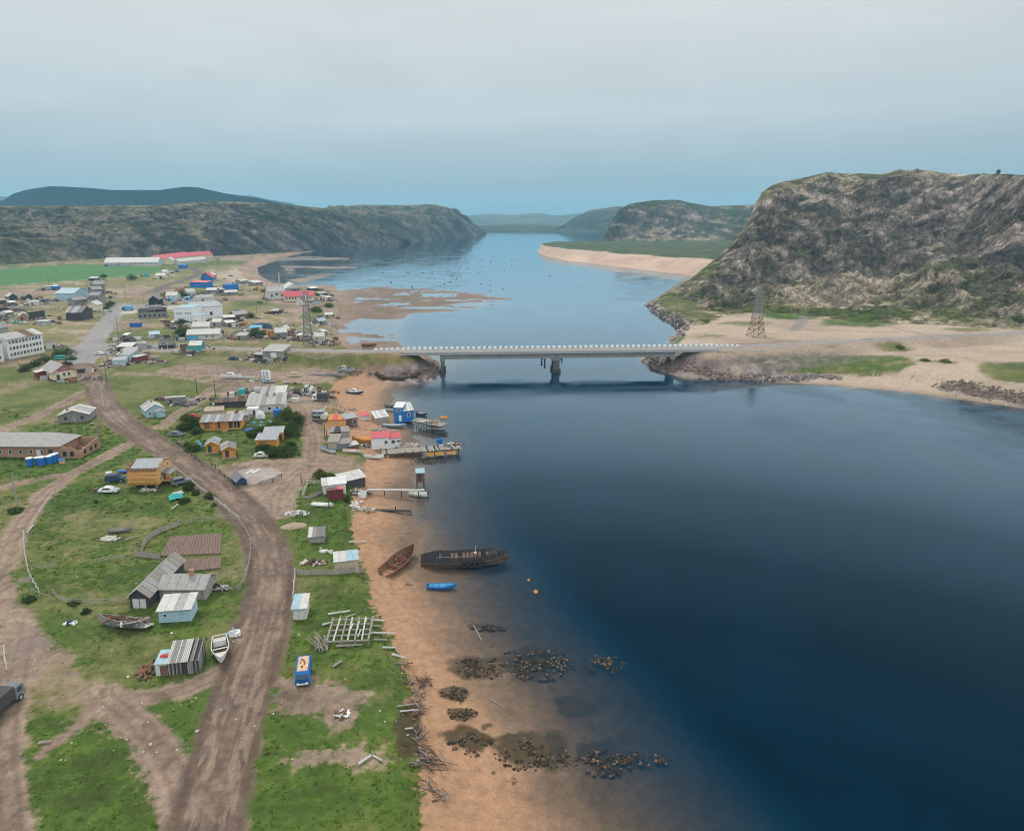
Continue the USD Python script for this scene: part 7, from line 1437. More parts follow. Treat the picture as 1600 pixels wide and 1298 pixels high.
for j in range(1, n - 1):
    mb = MB(); vi = shell(x[j:j + 1], half[j:j + 1], top[j:j + 1] + R.uniform(-.1, .45), keel[j:j + 1], .1, .1)[0]
    for a, b in zip(vi[:-1], vi[1:]): mb.bar(a, b, .14, .12)
    mb.put('rib', m_('wood:dark', j % 3), t)
for j in range(2, n - 2):
    if R.random() < .55: continue
    mb = MB(); z0 = top[j] - .6; mb.box(x[j] - .3, -half[j] * .95, z0, x[j] + .28, half[j] * .95, z0 + .08); mb.put('deck_plank', m_(R.choice(['wood:brown', 'wood:dark', 'wood:dark', 'rust:brown']), j % 3), t)
mb = MB(); mb.add(*strip(shell(x, half, top - .5, keel, .2, .2))); mb.put('inside', m_('wood:dark'), t)
def tyre(R_, r_, c, ax='y'):
    m = trimesh.creation.torus(R_, r_, 18, 8); v = m.vertices.copy()
    v = v[:, [0, 2, 1]] if ax == 'y' else v
    return v + np.asarray(c), m.faces
for k, f in enumerate((.515, .585, .645, .69)):
    j = int(f * (n - 1)); mb = MB(); mb.add(*tyre(.55, .2, (x[0] + f * Ls, -half[j] - .18, 1.35))); mb.put('tyre', m_('paint:black'), t)
mb = MB(); mb.tube((Ls * .13, 0, 1.6), (Ls * .135, 0, 4.2), .09, .06, 6); mb.ball((Ls * .13, 0, 2.8), .35, 1, (1, 1, .7)); mb.put('mast_stump', m_('wood:offwhite'), t)
for k in range(8): mb = MB(); xx = -Ls * .32 + k * 1.1; mb.bar((xx, -half[8] * .9, 1.9), (xx, -half[8] * .9, 3.0), .08); mb.put('stanchion', m_('wood:silver'), t)
mb = MB(); mb.bar((-Ls * .32, -half[8] * .9, 2.95), (-Ls * .32 + 7.7, -half[8] * .9, 2.9), .08); mb.put('rail', m_('wood:silver', 1), t)
mb = MB(); mb.bar((Ls * .46, 0, 2.4), (Ls * .56, .2, 1.6), .25); mb.bar((Ls * .46, -.5, 1.6), (Ls * .58, -.6, 1.2), .2); mb.put('broken_stem', m_('wood:dark'), t)
# buoys
for (a, b, r, lab) in ((837, 926, .42, 'larger round orange buoy floating off the wreck'), (826, 907, .26, 'smaller orange buoy nearer the wreck')):
    p = P(a, b, 0); t = thing('buoy', lab, 'buoy', (p[0], p[1], .05), 0, None); mb = MB(); mb.ball((0, 0, r * .4), r, 2); mb.put('float', m_('paint:orange'), t, smooth=True); mb = MB(); mb.tube((0, 0, r * 1.3), (0, 0, r * 1.8), .06, .05, 6); mb.put('eye', m_('metal:dark'), t)
# round tub
p = G(566, 776); t = thing('round_tub', 'round white tub by the root of the footbridge jetty', 'tub', p, 0); mb = MB(); mb.tube((0, 0, 0), (0, 0, 1.1), .95, 1.05, 18); mb.put('body', m_('paint:white'), t); mb = MB(); mb.tube((0, 0, 1.11), (0, 0, 1.13), .85, .85, 18); mb.put('inside', m_('paint:steel'), t)

# ================================================================== vehicles
def wheel(t, x, y, r, w=.22):
    mb = MB(); mb.tube((x, y - w / 2, r), (x, y + w / 2, r), r, r, 14); ty = mb.put('wheel', m_('paint:black'), t)
    mb = MB(); mb.tube((x, y - w / 2 - .012, r), (x, y + w / 2 + .012, r), r * .55, r * .55, 10); mb.put('rim', m_('metal:steel'), ty)
def car(name, label, cat, px, rot, body, kind='sedan', L=4.4, Wd_=1.75, Hh=1.45, top=None, group=None):
    p = G(*px); t = thing(name, label, cat, p, rot, group)
    l, w, c = L / 2, Wd_ / 2, .28
    if kind == 'van':
        prof = [(-l, .45), (l - .05, .45), (l, .9), (l - .06, 1.25), (l - .35, Hh - .18), (l - .6, Hh), (-l + .15, Hh), (-l, Hh - .2)]; gl = None
    elif kind == 'suv':
        prof = [(-l, .5), (l, .5), (l, .95), (l - 1.15, 1.08), (l - 1.75, Hh), (-l + .25, Hh), (-l, 1.05)]
    else:
        prof = [(-l, .35), (l, .35), (l, .72), (l - .15, .82), (l - 1.15, .92), (l - 1.85, Hh), (-l + 1.2, Hh), (-l + .5, .98), (-l + .02, .9)]
    pr = sg.Polygon(prof).buffer(-.05).buffer(.05, quad_segs=2).simplify(.012); pts = list(pr.exterior.coords)[:-1]
    mb = MB(); mb.prism(pts, -w * .93, w * .93, 'y')
    low = [(a, min(b, .95 if kind != 'van' else Hh - .25)) for a, b in pts]; mb.prism(low, -w, w, 'y'); mb.put('body', m_(body), t)
    if kind == 'van':
        for i, (a, b) in enumerate(((l - 1.25, l - .55), (l - 2.1, l - 1.35), (-l + 1.2, -l + 2.1), (-l + .25, -l + 1.1))):
            mb = MB(); mb.box(a, -w - .012, 1.25, b, w + .012, 1.75); mb.put('side_window', GLASS, t)
        for s in (-1, 1): mb = MB(); mb.hexa([(l - .10, s * .42 - .36, 1.3), (l - .05, s * .42 - .36, 1.3), (l - .05, s * .42 + .36, 1.3), (l - .10, s * .42 + .36, 1.3), (l - .36, s * .42 - .36, 1.85), (l - .29, s * .42 - .36, 1.85), (l - .29, s * .42 + .36, 1.85), (l - .36, s * .42 + .36, 1.85)]); mb.put('windscreen', GLASS, t)
        for i in range(3): mb = MB(); mb.box(-l + .02 - .04, -.6 + i * .62, 1.25, -l - .02, -.1 + i * .62, 1.75) if i < 2 else mb.box(-l - .03, -.7, .5, -l - .001, .7, .6); mb.put('rear_window' if i < 2 else 'bumper', GLASS if i < 2 else m_('metal:dark'), t)
        mb = MB(); mb.box(-l + .35, -w * .72, Hh - .01, l - .75, w * .72, Hh + .035); mb.put('roof_panel', mat('rust', (.70, .45, .30)) if top else m_(body, 1), t)
        if top:
            for i in range(9): mb = MB(); a, b = R.uniform(-l + .6, l - 1.2), R.uniform(-.5, .4); mb.box(a, b, Hh + .036, a + R.uniform(.2, .5), b + R.uniform(.12, .3), Hh + .05); mb.put('rust_patch', m_('rust:rust', i % 3), t)
            mb = MB(); mb.box(l - .02, -w * .8, .5, l + .10, w * .8, .68); mb.put('bumper', m_('paint:white'), t)
    else:
        hi = Hh - .10; lo = 1.0 if kind == 'suv' else .92
        f0, f1 = (l - 1.30, l - 1.72) if kind == 'suv' else (l - 1.3, l - 1.85); b0, b1 = (-l + .12, -l + .3) if kind == 'suv' else (-l + .62, -l + 1.2)
        mb = MB(); mb.prism([(b0 + .12, lo + .05), (f0 - .1, lo + .05), (f1 - .02, hi), (b1 + .05, hi)], -w * .945, w * .945, 'y'); mb.put('side_window', GLASS, t)
        mb = MB(); mb.hexa([(f0 + .02, -w * .8, lo + .03), (f0 + .07, -w * .8, lo + .03), (f0 + .07, w * .8, lo + .03), (f0 + .02, w * .8, lo + .03), (f1 + .02, -w * .72, hi), (f1 + .07, -w * .72, hi), (f1 + .07, w * .72, hi), (f1 + .02, w * .72, hi)]); mb.put('windscreen', GLASS, t)
        mb = MB(); mb.hexa([(b0 - .07, -w * .8, lo + .03), (b0 - .02, -w * .8, lo + .03), (b0 - .02, w * .8, lo + .03), (b0 - .07, w * .8, lo + .03), (b1 - .07, -w * .72, hi), (b1 - .02, -w * .72, hi), (b1 - .02, w * .72, hi), (b1 - .07, w * .72, hi)]); mb.put('rear_window', GLASS, t)
    for s in (-1, 1):
        mb = MB(); mb.box(l - .04, s * w * .62 - .16, .62, l + .02, s * w * .62 + .16, .8); mb.put('headlight', m_('paint:white'), t)
        mb = MB(); mb.box(-l - .02, s * w * .72 - .12, .65, -l + .04, s * w * .72 + .12, .85); mb.put('tail_light', m_('paint:red'), t)
    for sx in (l - .85, -l + .85):
        for s in (-1, 1): wheel(t, sx, s * (w - .08), .36 if kind != 'sedan' else .31)
    return t
v0, v1 = G(478, 1034), G(474, 1066); rot = math.degrees(math.atan2(v1[1] - v0[1], v1[0] - v0[0]))
car('blue_van', 'bright blue old van with rust flaked white roof at the edge of the dirt patch', 'van', (475, 1058), rot, 'paint:blue', 'van', 4.6, 2.0, 2.15, top=True)
car('grey_van', 'pale grey van parked by the orange boathouse', 'van', (497, 651), 178, 'paint:steel', 'van', 4.6, 2.0, 2.1)
car('car', 'white saloon car in the meadow below the barrel sided log house', 'car', (171, 769), 3, 'paint:white')
car('car', 'dark blue off-road car left of the barrel sided log house', 'car', (181, 752), 12, 'paint:navy', 'suv', 4.5, 1.8, 1.8)
car('car', 'dark off-road car under the porch side of the barrel sided log house', 'car', (283, 756), 40, 'paint:slate', 'suv', 4.4, 1.8, 1.8)
car('car', 'grey saloon car parked beside the bushes at the dirt road', 'car', (276, 681), 2, 'paint:slate')
car('car', 'red car half hidden behind bushes left of the long orange cabin', 'car', (303, 653), 5, 'paint:red', L=3.6)
car('car', 'dark grey car alone on the wide dirt lot', 'car', (365, 562), 8, 'paint:navy')
car('car', 'grey car parked under the striped canvas on the dirt lot', 'car', (420, 598), 12, 'paint:steel')
car('car', 'white car parked where the asphalt ends', 'car', (156, 554), 4, 'paint:white')
car('car', 'dark car at the kerb of the asphalt street by the cream gabled house', 'car', (164, 483), 0, 'paint:navy')
car('car', 'teal van parked behind the cream house with maroon plinth', 'car', (95, 562), 10, 'paint:teal', 'van', 4.6, 1.9, 1.9)
car('car', 'dark car on the sandy plain behind the pylon', 'car', (1253, 490), 5, 'paint:slate', 'suv')
car('car', 'white car on the grass at the left, beside the turquoise one', 'car', (38, 506), 3, 'paint:offwhite')
car('car', 'turquoise car on the grass at the left above the apartment block', 'car', (26, 506), 12, 'paint:teal')
car('car', 'dark car by the collapsed rust roofed house', 'car', (272, 475), 0, 'paint:slate')
car('car', 'dark van on the dirt street below the stone hall', 'car', (406, 474), 0, 'paint:dark', 'suv')
car('car', 'blue car on the dirt street near the brick chimney hall', 'car', (419, 470), 0, 'paint:slate')
car('car', 'red and white car beside the round bushes in front of the orange cabins', 'car', (409, 714), 5, 'paint:offwhite', L=4.0)
car('car', 'dark car on the bare shore strip right of the tall blue gabled house', 'car', (361, 432), 0, 'paint:navy', 'suv')
def truck(label, px, rot, cabcol, boxcol, L=6.5, h=2.9, cat='truck'):
    p = G(*px); t = thing('truck', label, cat, p, rot)
    mb = MB(); mb.prism([(L / 2 - 1.6, .5), (L / 2, .5), (L / 2, 1.4), (L / 2 - .3, 2.3), (L / 2 - 1.6, 2.3)], -1.05, 1.05, 'y'); cb = mb.put('cab', m_(cabcol), t)
    mb = MB(); mb.hexa([(L / 2 - .02, -.9, 1.4), (L / 2 + .03, -.9, 1.4), (L / 2 + .03, .9, 1.4), (L / 2 - .02, .9, 1.4), (L / 2 - .29, -.85, 2.2), (L / 2 - .22, -.85, 2.2), (L / 2 - .22, .85, 2.2), (L / 2 - .29, .85, 2.2)]); mb.put('windscreen', GLASS, cb)
    mb = MB(); mb.box(L / 2 - 1.3, -1.07, 1.4, L / 2 - .5, 1.07, 2.1); mb.put('side_window', GLASS, cb)
    mb = MB(); mb.box(-L / 2, -1.15, .9, L / 2 - 1.75, 1.15, h); mb.put('load_box', m_(boxcol), t)
    mb = MB(); mb.box(-L / 2, -1.17, h, L / 2 - 1.73, 1.17, h + .06); mb.put('box_roof', m_(boxcol, 1), t)
    mb = MB(); mb.box(-L / 2, -.8, .6, L / 2 - .2, .8, .9); mb.put('chassis', m_('metal:dark'), t)
    for x in (L / 2 - .9, -L / 2 + 1.1):
        for s in (-1, 1): wheel(t, x, s * .95, .45, .3)
    return t
truck('truck with white cab and black load box on the beach edge', (501, 626), 182, 'paint:white', 'paint:dark', 5.6, 2.8)
v0, v1 = G(-4, 1108), G(16, 1092); truck('dark green truck cut off by the left edge of the picture', (-2, 1112), math.degrees(math.atan2(v1[1] - v0[1], v1[0] - v0[0])), 'paint:slate', 'paint:dark', 7.0, 2.6)
truck('turquoise truck at the street corner beside the roofless ruin', (200, 485), 178, 'paint:dark', 'paint:cyan', 7, 3.0)
p = G(496, 659); t = thing('flat_trailer', 'dark flat trailer right below the pale grey van', 'trailer', p, 0); mb = MB(); mb.box(-1.6, -.8, .6, 1.6, .8, .75); mb.put('bed', m_('wood:dark'), t); [wheel(t, xx, ss * .8, .32) for xx in (-.8, .8) for ss in (-1, 1)]
p = G(507, 655); t = thing('white_tank', 'round white tank standing left of the orange boathouse', 'tank', p, 0); mb = MB(); mb.tube((0, -1.0, 1.1), (0, 1.6, 1.1), 1.1, 1.1, 16); mb.put('body', m_('paint:offwhite'), t); mb = MB(); mb.box(-.8, -.8, -.1, .8, 1.4, .3); mb.put('cradle', m_('wood:dark'), t)
p = G(415, 592); t = thing('striped_canvas', 'upright white and grey striped canvas shelter on the dirt lot', 'shelter', p, 0); 
for i in range(6): mb = MB(); mb.prism([(-1.9 + i * .63, 0), (-1.27 + i * .63, 0), (-1.3 + i * .6, 3.4), (-1.9 + i * .6, 3.4)], -.6, 1.2, 'y'); mb.put('canvas_strip', m_('cloth:white' if i % 2 else 'cloth:steel'), t)
p = G(171, 747); drum('white_container', 'whitish upright plastic tank left of the log house', 'tank', p, .8, 1.5, 'paint:offwhite')
p = G(193, 739); t = thing('blue_cart', 'small blue cart right behind the dark blue off-road car', 'cart', p, 5); mb = MB(); mb.box(-1.3, -.6, .4, 1.3, .6, .75); mb.put('bed', m_('paint:blue'), t); [wheel(t, 0, ss * .65, .32) for ss in (-1, 1)]
p = G(153, 768); t = thing('rusty_cart', 'small rusty cart left of the white saloon car', 'cart', p, 5); mb = MB(); mb.box(-1.0, -.5, .4, 1.0, .5, .8); mb.put('bed', m_('rust:brown'), t); [wheel(t, 0, ss * .55, .3) for ss in (-1, 1)]
mb = MB(); 
tp_ = np.array([[(i / 6 - .5) * 3.0, (j / 6 - .5) * 3.4, .25 + .9 * math.exp(-((i - 3) ** 2 + (j - 3) ** 2) / 6) + R.uniform(-.08, .08)] for i in range(7) for j in range(7)]).reshape(7, 7, 3)
p = G(275, 778); mb.add(*strip(tp_)); obj('tarpaulin', mb.turned(p, 30), m_('cloth:teal'), label='bright turquoise tarpaulin over a heap near the log house porch', cat='tarpaulin')
for k, (a, b, c, lab) in enumerate(((392, 673, 'cloth:blue', 'blue tarpaulin on the ground between the bushes and long cabin'), (493, 475, 'paint:cyan', 'bright blue round tent below the red roofed house'))):
    p = G(a, b); mb = MB(); q = tp_ * (1.2, .8, .9 + k); mb.add(*strip(q)); obj('tarpaulin', mb.turned(p, 0), m_(c), label=lab, cat='tarpaulin' if k == 0 else 'tent')
for k, (a, b) in enumerate(((397, 663), (408, 662), (423, 662), (420, 668), (407, 668), (310, 693), (314, 702), (313, 697))):
    drum('garden_tub', ['blue tub farthest left in the row by the domed tent', 'blue tub below the domed tent', 'blue tub nearest the tall bushes, upper', 'blue tub nearest the tall bushes, lower', 'blue tub in front of the domed tent by the hedge', 'upper blue tub left of the twin cabins', 'lowest blue tub left of the twin cabins', 'middle blue tub left of the twin cabins'][k], 'tub', G(a, b), .45, .7, 'paint:cyan', group='blue tubs about the orange cabins')
p = G(677, 475); 
t = thing('white_trailer', 'white caravan in front of the red roofed house', 'caravan', G(470, 477), 0); mb = MB(); mb.prism([(-2.6, .5), (2.6, .5), (2.8, 1.6), (2.4, 2.6), (-2.4, 2.6), (-2.8, 1.6)], -1.1, 1.1, 'y'); mb.put('body', m_('paint:white'), t); mb = MB(); mb.box(-1.5, -1.13, 1.4, 1.0, -1.09, 2.1); mb.put('window', GLASS, t); [wheel(t, 0, ss * 1.0, .35) for ss in (-1, 1)]
# ================================================================== fences
def fence(name, label, pts, h=1.1, step=2.4, rails=2, mt='wood:plank', panel=False, wire=False, cat='fence', seed=0, miss=0):
    R = random.Random(seed + 5); w = [G(a, b) for a, b in pts]; xy = np.array([q[:2] for q in w]); line = sg.LineString(xy); n = max(2, int(line.length / step))
    o = w[0]; t = thing(name, label, cat, (o[0], o[1], o[2]), 0)
    P_ = [np.array(line.interpolate(i / n, normalized=True).coords[0]) for i in range(n + 1)]; Z = gh(np.array([q[0] for q in P_]), np.array([q[1] for q in P_]))
    Q = [np.array([q[0] - o[0], q[1] - o[1], z - o[2]]) for q, z in zip(P_, Z)]
    for i, q in enumerate(Q):
        lean = np.array([R.uniform(-.12, .12), R.uniform(-.12, .12), h * R.uniform(.9, 1.2)]); mb = MB()
        mb.bar(q + (0, 0, -.3), q + lean, .09 if wire else .15); mb.put('post', m_(mt, i % 3), t)
    for i in range(n):
        if R.random() < miss: continue
        a, b = Q[i], Q[i + 1]
        if panel:
            d = b - a; k = max(2, int(np.linalg.norm(d[:2]) / .45))
            for j in range(k):
                c, e = a + d * (j + .04) / k, a + d * (j + .96) / k; hh = h * R.uniform(.82, 1.08); mb = MB(); nn = np.array([-d[1], d[0], 0]); nn /= np.linalg.norm(nn); nn *= .025
                mb.hexa([c - nn, e - nn, e + nn, c + nn, c - nn + (0, 0, hh), e - nn + (0, 0, hh), e + nn + (0, 0, hh), c + nn + (0, 0, hh)]); mb.put('board', m_(mt, R.choice([0, 1, 2])), t)
        else:
            for r in range(rails):
                z = h * (.95 - .45 * r) + R.uniform(-.06, .06); mb = MB(); mb.bar(a + (0, 0, z), b + (0, 0, z + R.uniform(-.1, .1)), .05 if not wire else .03, .13 if not wire else .03); mb.put('rail', m_(mt, R.choice([0, 1, 2])), t)
    return t
fence('garden_fence', 'grey board fence along the left and upper side of the vegetable plots', [(221, 868), (226, 852), (233, 841), (258, 829), (281, 820)], 1.15, 2.0, panel=True)
fence('garden_fence', 'rail fence along the top and right side of the vegetable plots', [(281, 820), (310, 816), (345, 813), (368, 811), (385, 832), (393, 850), (390, 880), (384, 905), (375, 920)], 1.1, 2.3, 2)
fence('garden_fence', 'short grey board fence at the lower left corner of the vegetable plots', [(212, 869), (223, 871), (250, 873)], 1.2, 1.8, panel=True)
fence('garden_fence', 'low rail fence from the grey farmhouse to the dirt road', [(322, 930), (345, 926), (372, 922)], .9, 2.4, 1)
fence('roadside_fence', 'pale rail fence along the left edge of the dirt road past the log house', [(266, 727), (290, 746), (318, 768), (345, 788), (362, 803), (374, 812)], .8, 2.8, 2, 'wood:offwhite')
fence('roadside_fence', 'pale rail fence along the right edge of the left dirt track', [(83, 772), (70, 790), (58, 808), (50, 822), (44, 834)], .7, 2.6, 1, 'wood:offwhite')
fence('meadow_fence', 'curving pale rail fence at the left edge of the big meadow', [(37, 835), (38, 858), (41, 877), (45, 897), (52, 912), (61, 927)], .9, 2.4, 1, 'wood:offwhite')
fence('meadow_fence', 'broken rail fence along the lower edge of the big meadow', [(83, 928), (92, 938), (104, 943), (130, 944), (165, 944), (200, 940)], .9, 2.6, 2, 'wood:plank', miss=.15)
fence('meadow_fence', 'short broken fence piece at the lower left corner of the big meadow', [(50, 926), (62, 932), (78, 936)], .8, 2.0, 1, 'wood:plank')
fence('meadow_fence', 'left piece of the fallen fence across the middle of the big meadow', [(50, 891), (72, 887), (88, 886)], .8, 2.2, 2, 'wood:plank', miss=.2)
fence('meadow_fence', 'right piece of the fallen fence across the middle of the big meadow', [(150, 880), (162, 876), (178, 874), (196, 873)], .9, 2.2, 2, 'wood:plank')
fence('yard_fence', 'grey board fence behind the beige shed and the beach plot', [(461, 897), (490, 897), (520, 898), (545, 896), (567, 894)], 1.1, 2.2, panel=True)
fence('yard_fence', 'pale rail fence between dirt road and the beach plot', [(461, 898), (460, 915), (458, 935)], 1.1, 2.0, 2, 'wood:offwhite')
fence('yard_fence', 'pale rail fence at the left and back of the small shore yard', [(473, 776), (477, 766), (481, 757), (503, 756)], 1.1, 1.8, 2, 'wood:offwhite')
fence('yard_fence', 'low grey fence at the front of the small shore yard', [(472, 778), (485, 779), (503, 771)], .9, 1.8, panel=True)
fence('lot_fence', 'tall thin post fence along the upper edge of the dirt lot', [(272, 581), (310, 581), (350, 581), (390, 580), (430, 581), (452, 583)], 2.4, 4.2, 1, 'metal:brown', wire=True)
fence('slope_fence', 'rail fence falling along the foot of the road embankment', [(443, 553), (470, 556), (500, 560), (535, 566)], 1.2, 3.6, 2, 'wood:tan')
fence('pad_fence', 'rickety post fence along the lower edge of the helicopter pad', [(330, 727), (350, 745), (366, 757), (390, 760), (420, 755), (440, 745)], .9, 3.2, 2, 'wood:dark', miss=.3)
fence('corral_fence', 'white pipe fence corner at the left picture edge', [(-20, 1020), (8, 1020), (10, 1046)], 1.2, 2.0, 1, 'metal:offwhite')
fence('cabin_fence', 'dark rail fence along the dirt road below the twin cabins', [(272, 690), (285, 700), (300, 712), (316, 726)], .9, 2.8, 2, 'wood:dark', miss=.2)
fence('village_fence', 'grey plank fence along the dirt lane behind the low white house', [(345, 531), (365, 522), (388, 512), (398, 506)], 1.5, 3.2, panel=True, seed=2)
fence('village_fence', 'dark rail fence round the green yard left of the grey wide roofed house', [(386, 526), (400, 534), (415, 534), (430, 533)], 1.3, 3.4, 2, 'wood:dark')
fence('village_fence', 'grey plank fence above the asphalt road right of the roadside pole', [(276, 527), (292, 522)], 1.4, 3.2, panel=True, seed=3)
fence('village_fence', 'pale rail fence on the green strip below the bluish hut', [(452, 517), (470, 520), (492, 519), (516, 515)], 1.2, 3.4, 2, 'wood:plank')
fence('village_fence', 'old plank fence below the row of pale sheds near the blue containers', [(312, 476), (335, 474), (352, 470)], 1.5, 4.0, panel=True, seed=5)
fence('village_fence', 'broken rail fence round the lot below the stone hall', [(420, 478), (440, 482), (458, 480)], 1.4, 4.0, 2, 'wood:plank', miss=.2)
fence('village_fence', 'long grey rail fence on the left below the metal barn', [(30, 484), (60, 485), (95, 487)], 1.4, 4.2, 2, 'wood:silver', miss=.1)
fence('village_fence', 'grey plank fence beside the turquoise gable wall', [(270, 552), (283, 551)], 1.6, 3, panel=True, seed=7)
# ================================================================== poles
def pole(label, px, h, px_top=None, arm=False, lamp=False, mt='wood:silver', lean=(0, 0), r=.14):
    t = thing('utility_pole', label, 'pole', G(*px), 0); top = np.array([lean[0], lean[1], h])
    mb = MB(); mb.tube((0, 0, -.5), top, r, r * .6, 8); mb.put('post', m_(mt), t)
    if arm: mb = MB(); mb.bar(top + (-.8, 0, -.4), top + (.8, 0, -.4), .1); mb.put('crossarm', m_(mt, 1), t)
    if lamp: mb = MB(); mb.bar(top + (0, 0, -.1), top + (-1.0, -.2, .15), .08); mb.box(top[0] - 1.35, top[1] - .35, top[2] + .1, top[0] - .85, top[1] - .05, top[2] + .25); mb.put('lamp', m_('paint:offwhite'), t)
    return t
for (lab, px, h, kw) in [('slim pole with lamp beside the brick building and the dirt track', (156, 702), 7.6, dict(lamp=True)), ('pole with pale stone foot at the left picture edge', (27, 788), 7.6, dict(r=.2, mt='wood:grey')), ('pale lamp pole on the left of the churned road near the weathered house', (162, 635), 6.5, dict(mt='wood:offwhite')),
    ('left of two thick dark poles on the green beside the dirt lot', (308, 614), 5.5, dict(mt='wood:dark', r=.2)), ('right of two thick dark poles, on the bare dirt', (337, 622), 7.0, dict(mt='wood:dark', r=.18)), ('pair pole at the upper bend of the churned road', (167, 598), 9.0, dict(mt='wood:dark')),
    ('pole left of the shore shed cluster, dark and straight', (508, 687), 5.0, dict(mt='wood:dark')), ('short dark post right of the round bushes by the sand track', (463, 706), 2.8, dict(mt='wood:dark')), ('leaning lattice mast among the left sheds', (24, 503), 10, dict(lean=(-1.6, 0), mt='wood:silver', r=.2)),
    ('pole at the crossroads beside the thin green tree', (186, 534), 13, dict(mt='wood:dark')), ('pole on the left of the stepped garages, slanting', (170, 567), 5.5, dict(mt='wood:dark', lean=(-.8, 0))), ('short pale pole in front of the collapsed grey timber house', (262, 546), 4.0, dict(mt='wood:offwhite')),
    ('pole at the dirt street above the blue billboard', (381, 481), 10, dict(arm=True)), ('pole on the bare street left of the tall arm pole', (366, 470), 6, dict(arm=True)), ('pole right of the long pale grey shed', (383, 470), 6, dict(arm=True)), ('dark pole left of the stone hall', (418, 462), 12, dict(arm=True, mt='wood:dark')),
    ('pole at the pasture strip below the bushes', (196, 464), 9, dict(mt='wood:dark')), ('pole in the pasture middle left of the bush row', (77, 447), 12, dict(mt='wood:dark')), ('pole beside the green at the dark track', (225, 474), 10, dict(mt='wood:silver')), ('pole on the dirt street right of the pole with two arms', (401, 490), 5, dict(mt='wood:dark')),
    ('thin pole by the lower corner of the small shore yard', (471, 754), 2.2, dict(mt='wood:dark')), ('thin dark post at the end of the slender white hull', (514, 794), 2.0, dict(mt='wood:dark')), ('thin pole right of the shore grey van trailer', (511, 688), 3.5, dict(mt='wood:dark')), ('pole behind the low white house with turquoise front', (318, 512), 8, dict(mt='wood:silver')),
    ('thin street lamp on the causeway left of the bridge', (600, 547), 7, dict(mt='metal:steel', r=.1)), ('post by the sand plain, far side of the river', (1307, 513), 1.6, dict(mt='wood:offwhite'))]:
    pole(lab, px, h, **kw)
# ================================================================== timber frame, logs, driftwood
f0, f1 = G(511, 1009), G(576, 1007); rot = math.degrees(math.atan2(f1[1] - f0[1], f1[0] - f0[0])); Lf = np.linalg.norm((f1 - f0)[:2]); g1 = G(516, 975); Df = np.linalg.norm((g1 - f0)[:2])
t = thing('timber_frame', 'flat silver timber grid frame lying on the grass above the beach', 'frame', f0, rot)
for i in range(7): mb = MB(); x = i * Lf / 6; mb.bar((x + R.uniform(-.1, .1), -.2, .95), (x + R.uniform(-.1, .1), Df + .2, .95), .22, .2); mb.put('cross_beam', m_('wood:offwhite' if i % 2 else 'wood:plank', i % 3), t)
for j in range(5): mb = MB(); y = j * Df / 4; mb.bar((-.3, y, .76), (Lf + .3, y + R.uniform(-.15, .15), .76), .20, .18); mb.put('long_beam', m_('wood:plank', j % 3), t)
for i in range(0, 7, 2):
    for j in (0, 2, 4): mb = MB(); mb.box(i * Lf / 6 - .12, j * Df / 4 - .12, -.5, i * Lf / 6 + .12, j * Df / 4 + .12, .68); mb.put('foot_post', m_('wood:silver'), t)
for k in range(5): mb = MB(); x = R.uniform(2, Lf - 1); y = R.uniform(.4, Df - 2); mb.bar((x, y, 1.1), (x + .2, y + 1.8, 1.1), .16, .08); mb.put('loose_board', m_('wood:offwhite'), t)
def log(label, a, b, r=.16, mt='wood:plank', lift=.15, name='log', cat='log', group=None):
    A, B = G(*a), G(*b); t = thing(name, label, cat, A, 0, group); d = B - A; mb = MB()
    mb.tube((0, 0, r * .7 + lift), d + (0, 0, r * .7 + lift), r, r * .75, 8); mb.put('trunk', m_(mt), t)
    mb = MB(); e = d / (np.linalg.norm(d) + 1e-6); mb.tube(np.array([0, 0, r * .7 + lift]) - e * .012, np.array([0, 0, r * .7 + lift]) + e * .02, r * .9, r * .9, 8); mb.put('sawn_end', m_('wood:tan'), t)
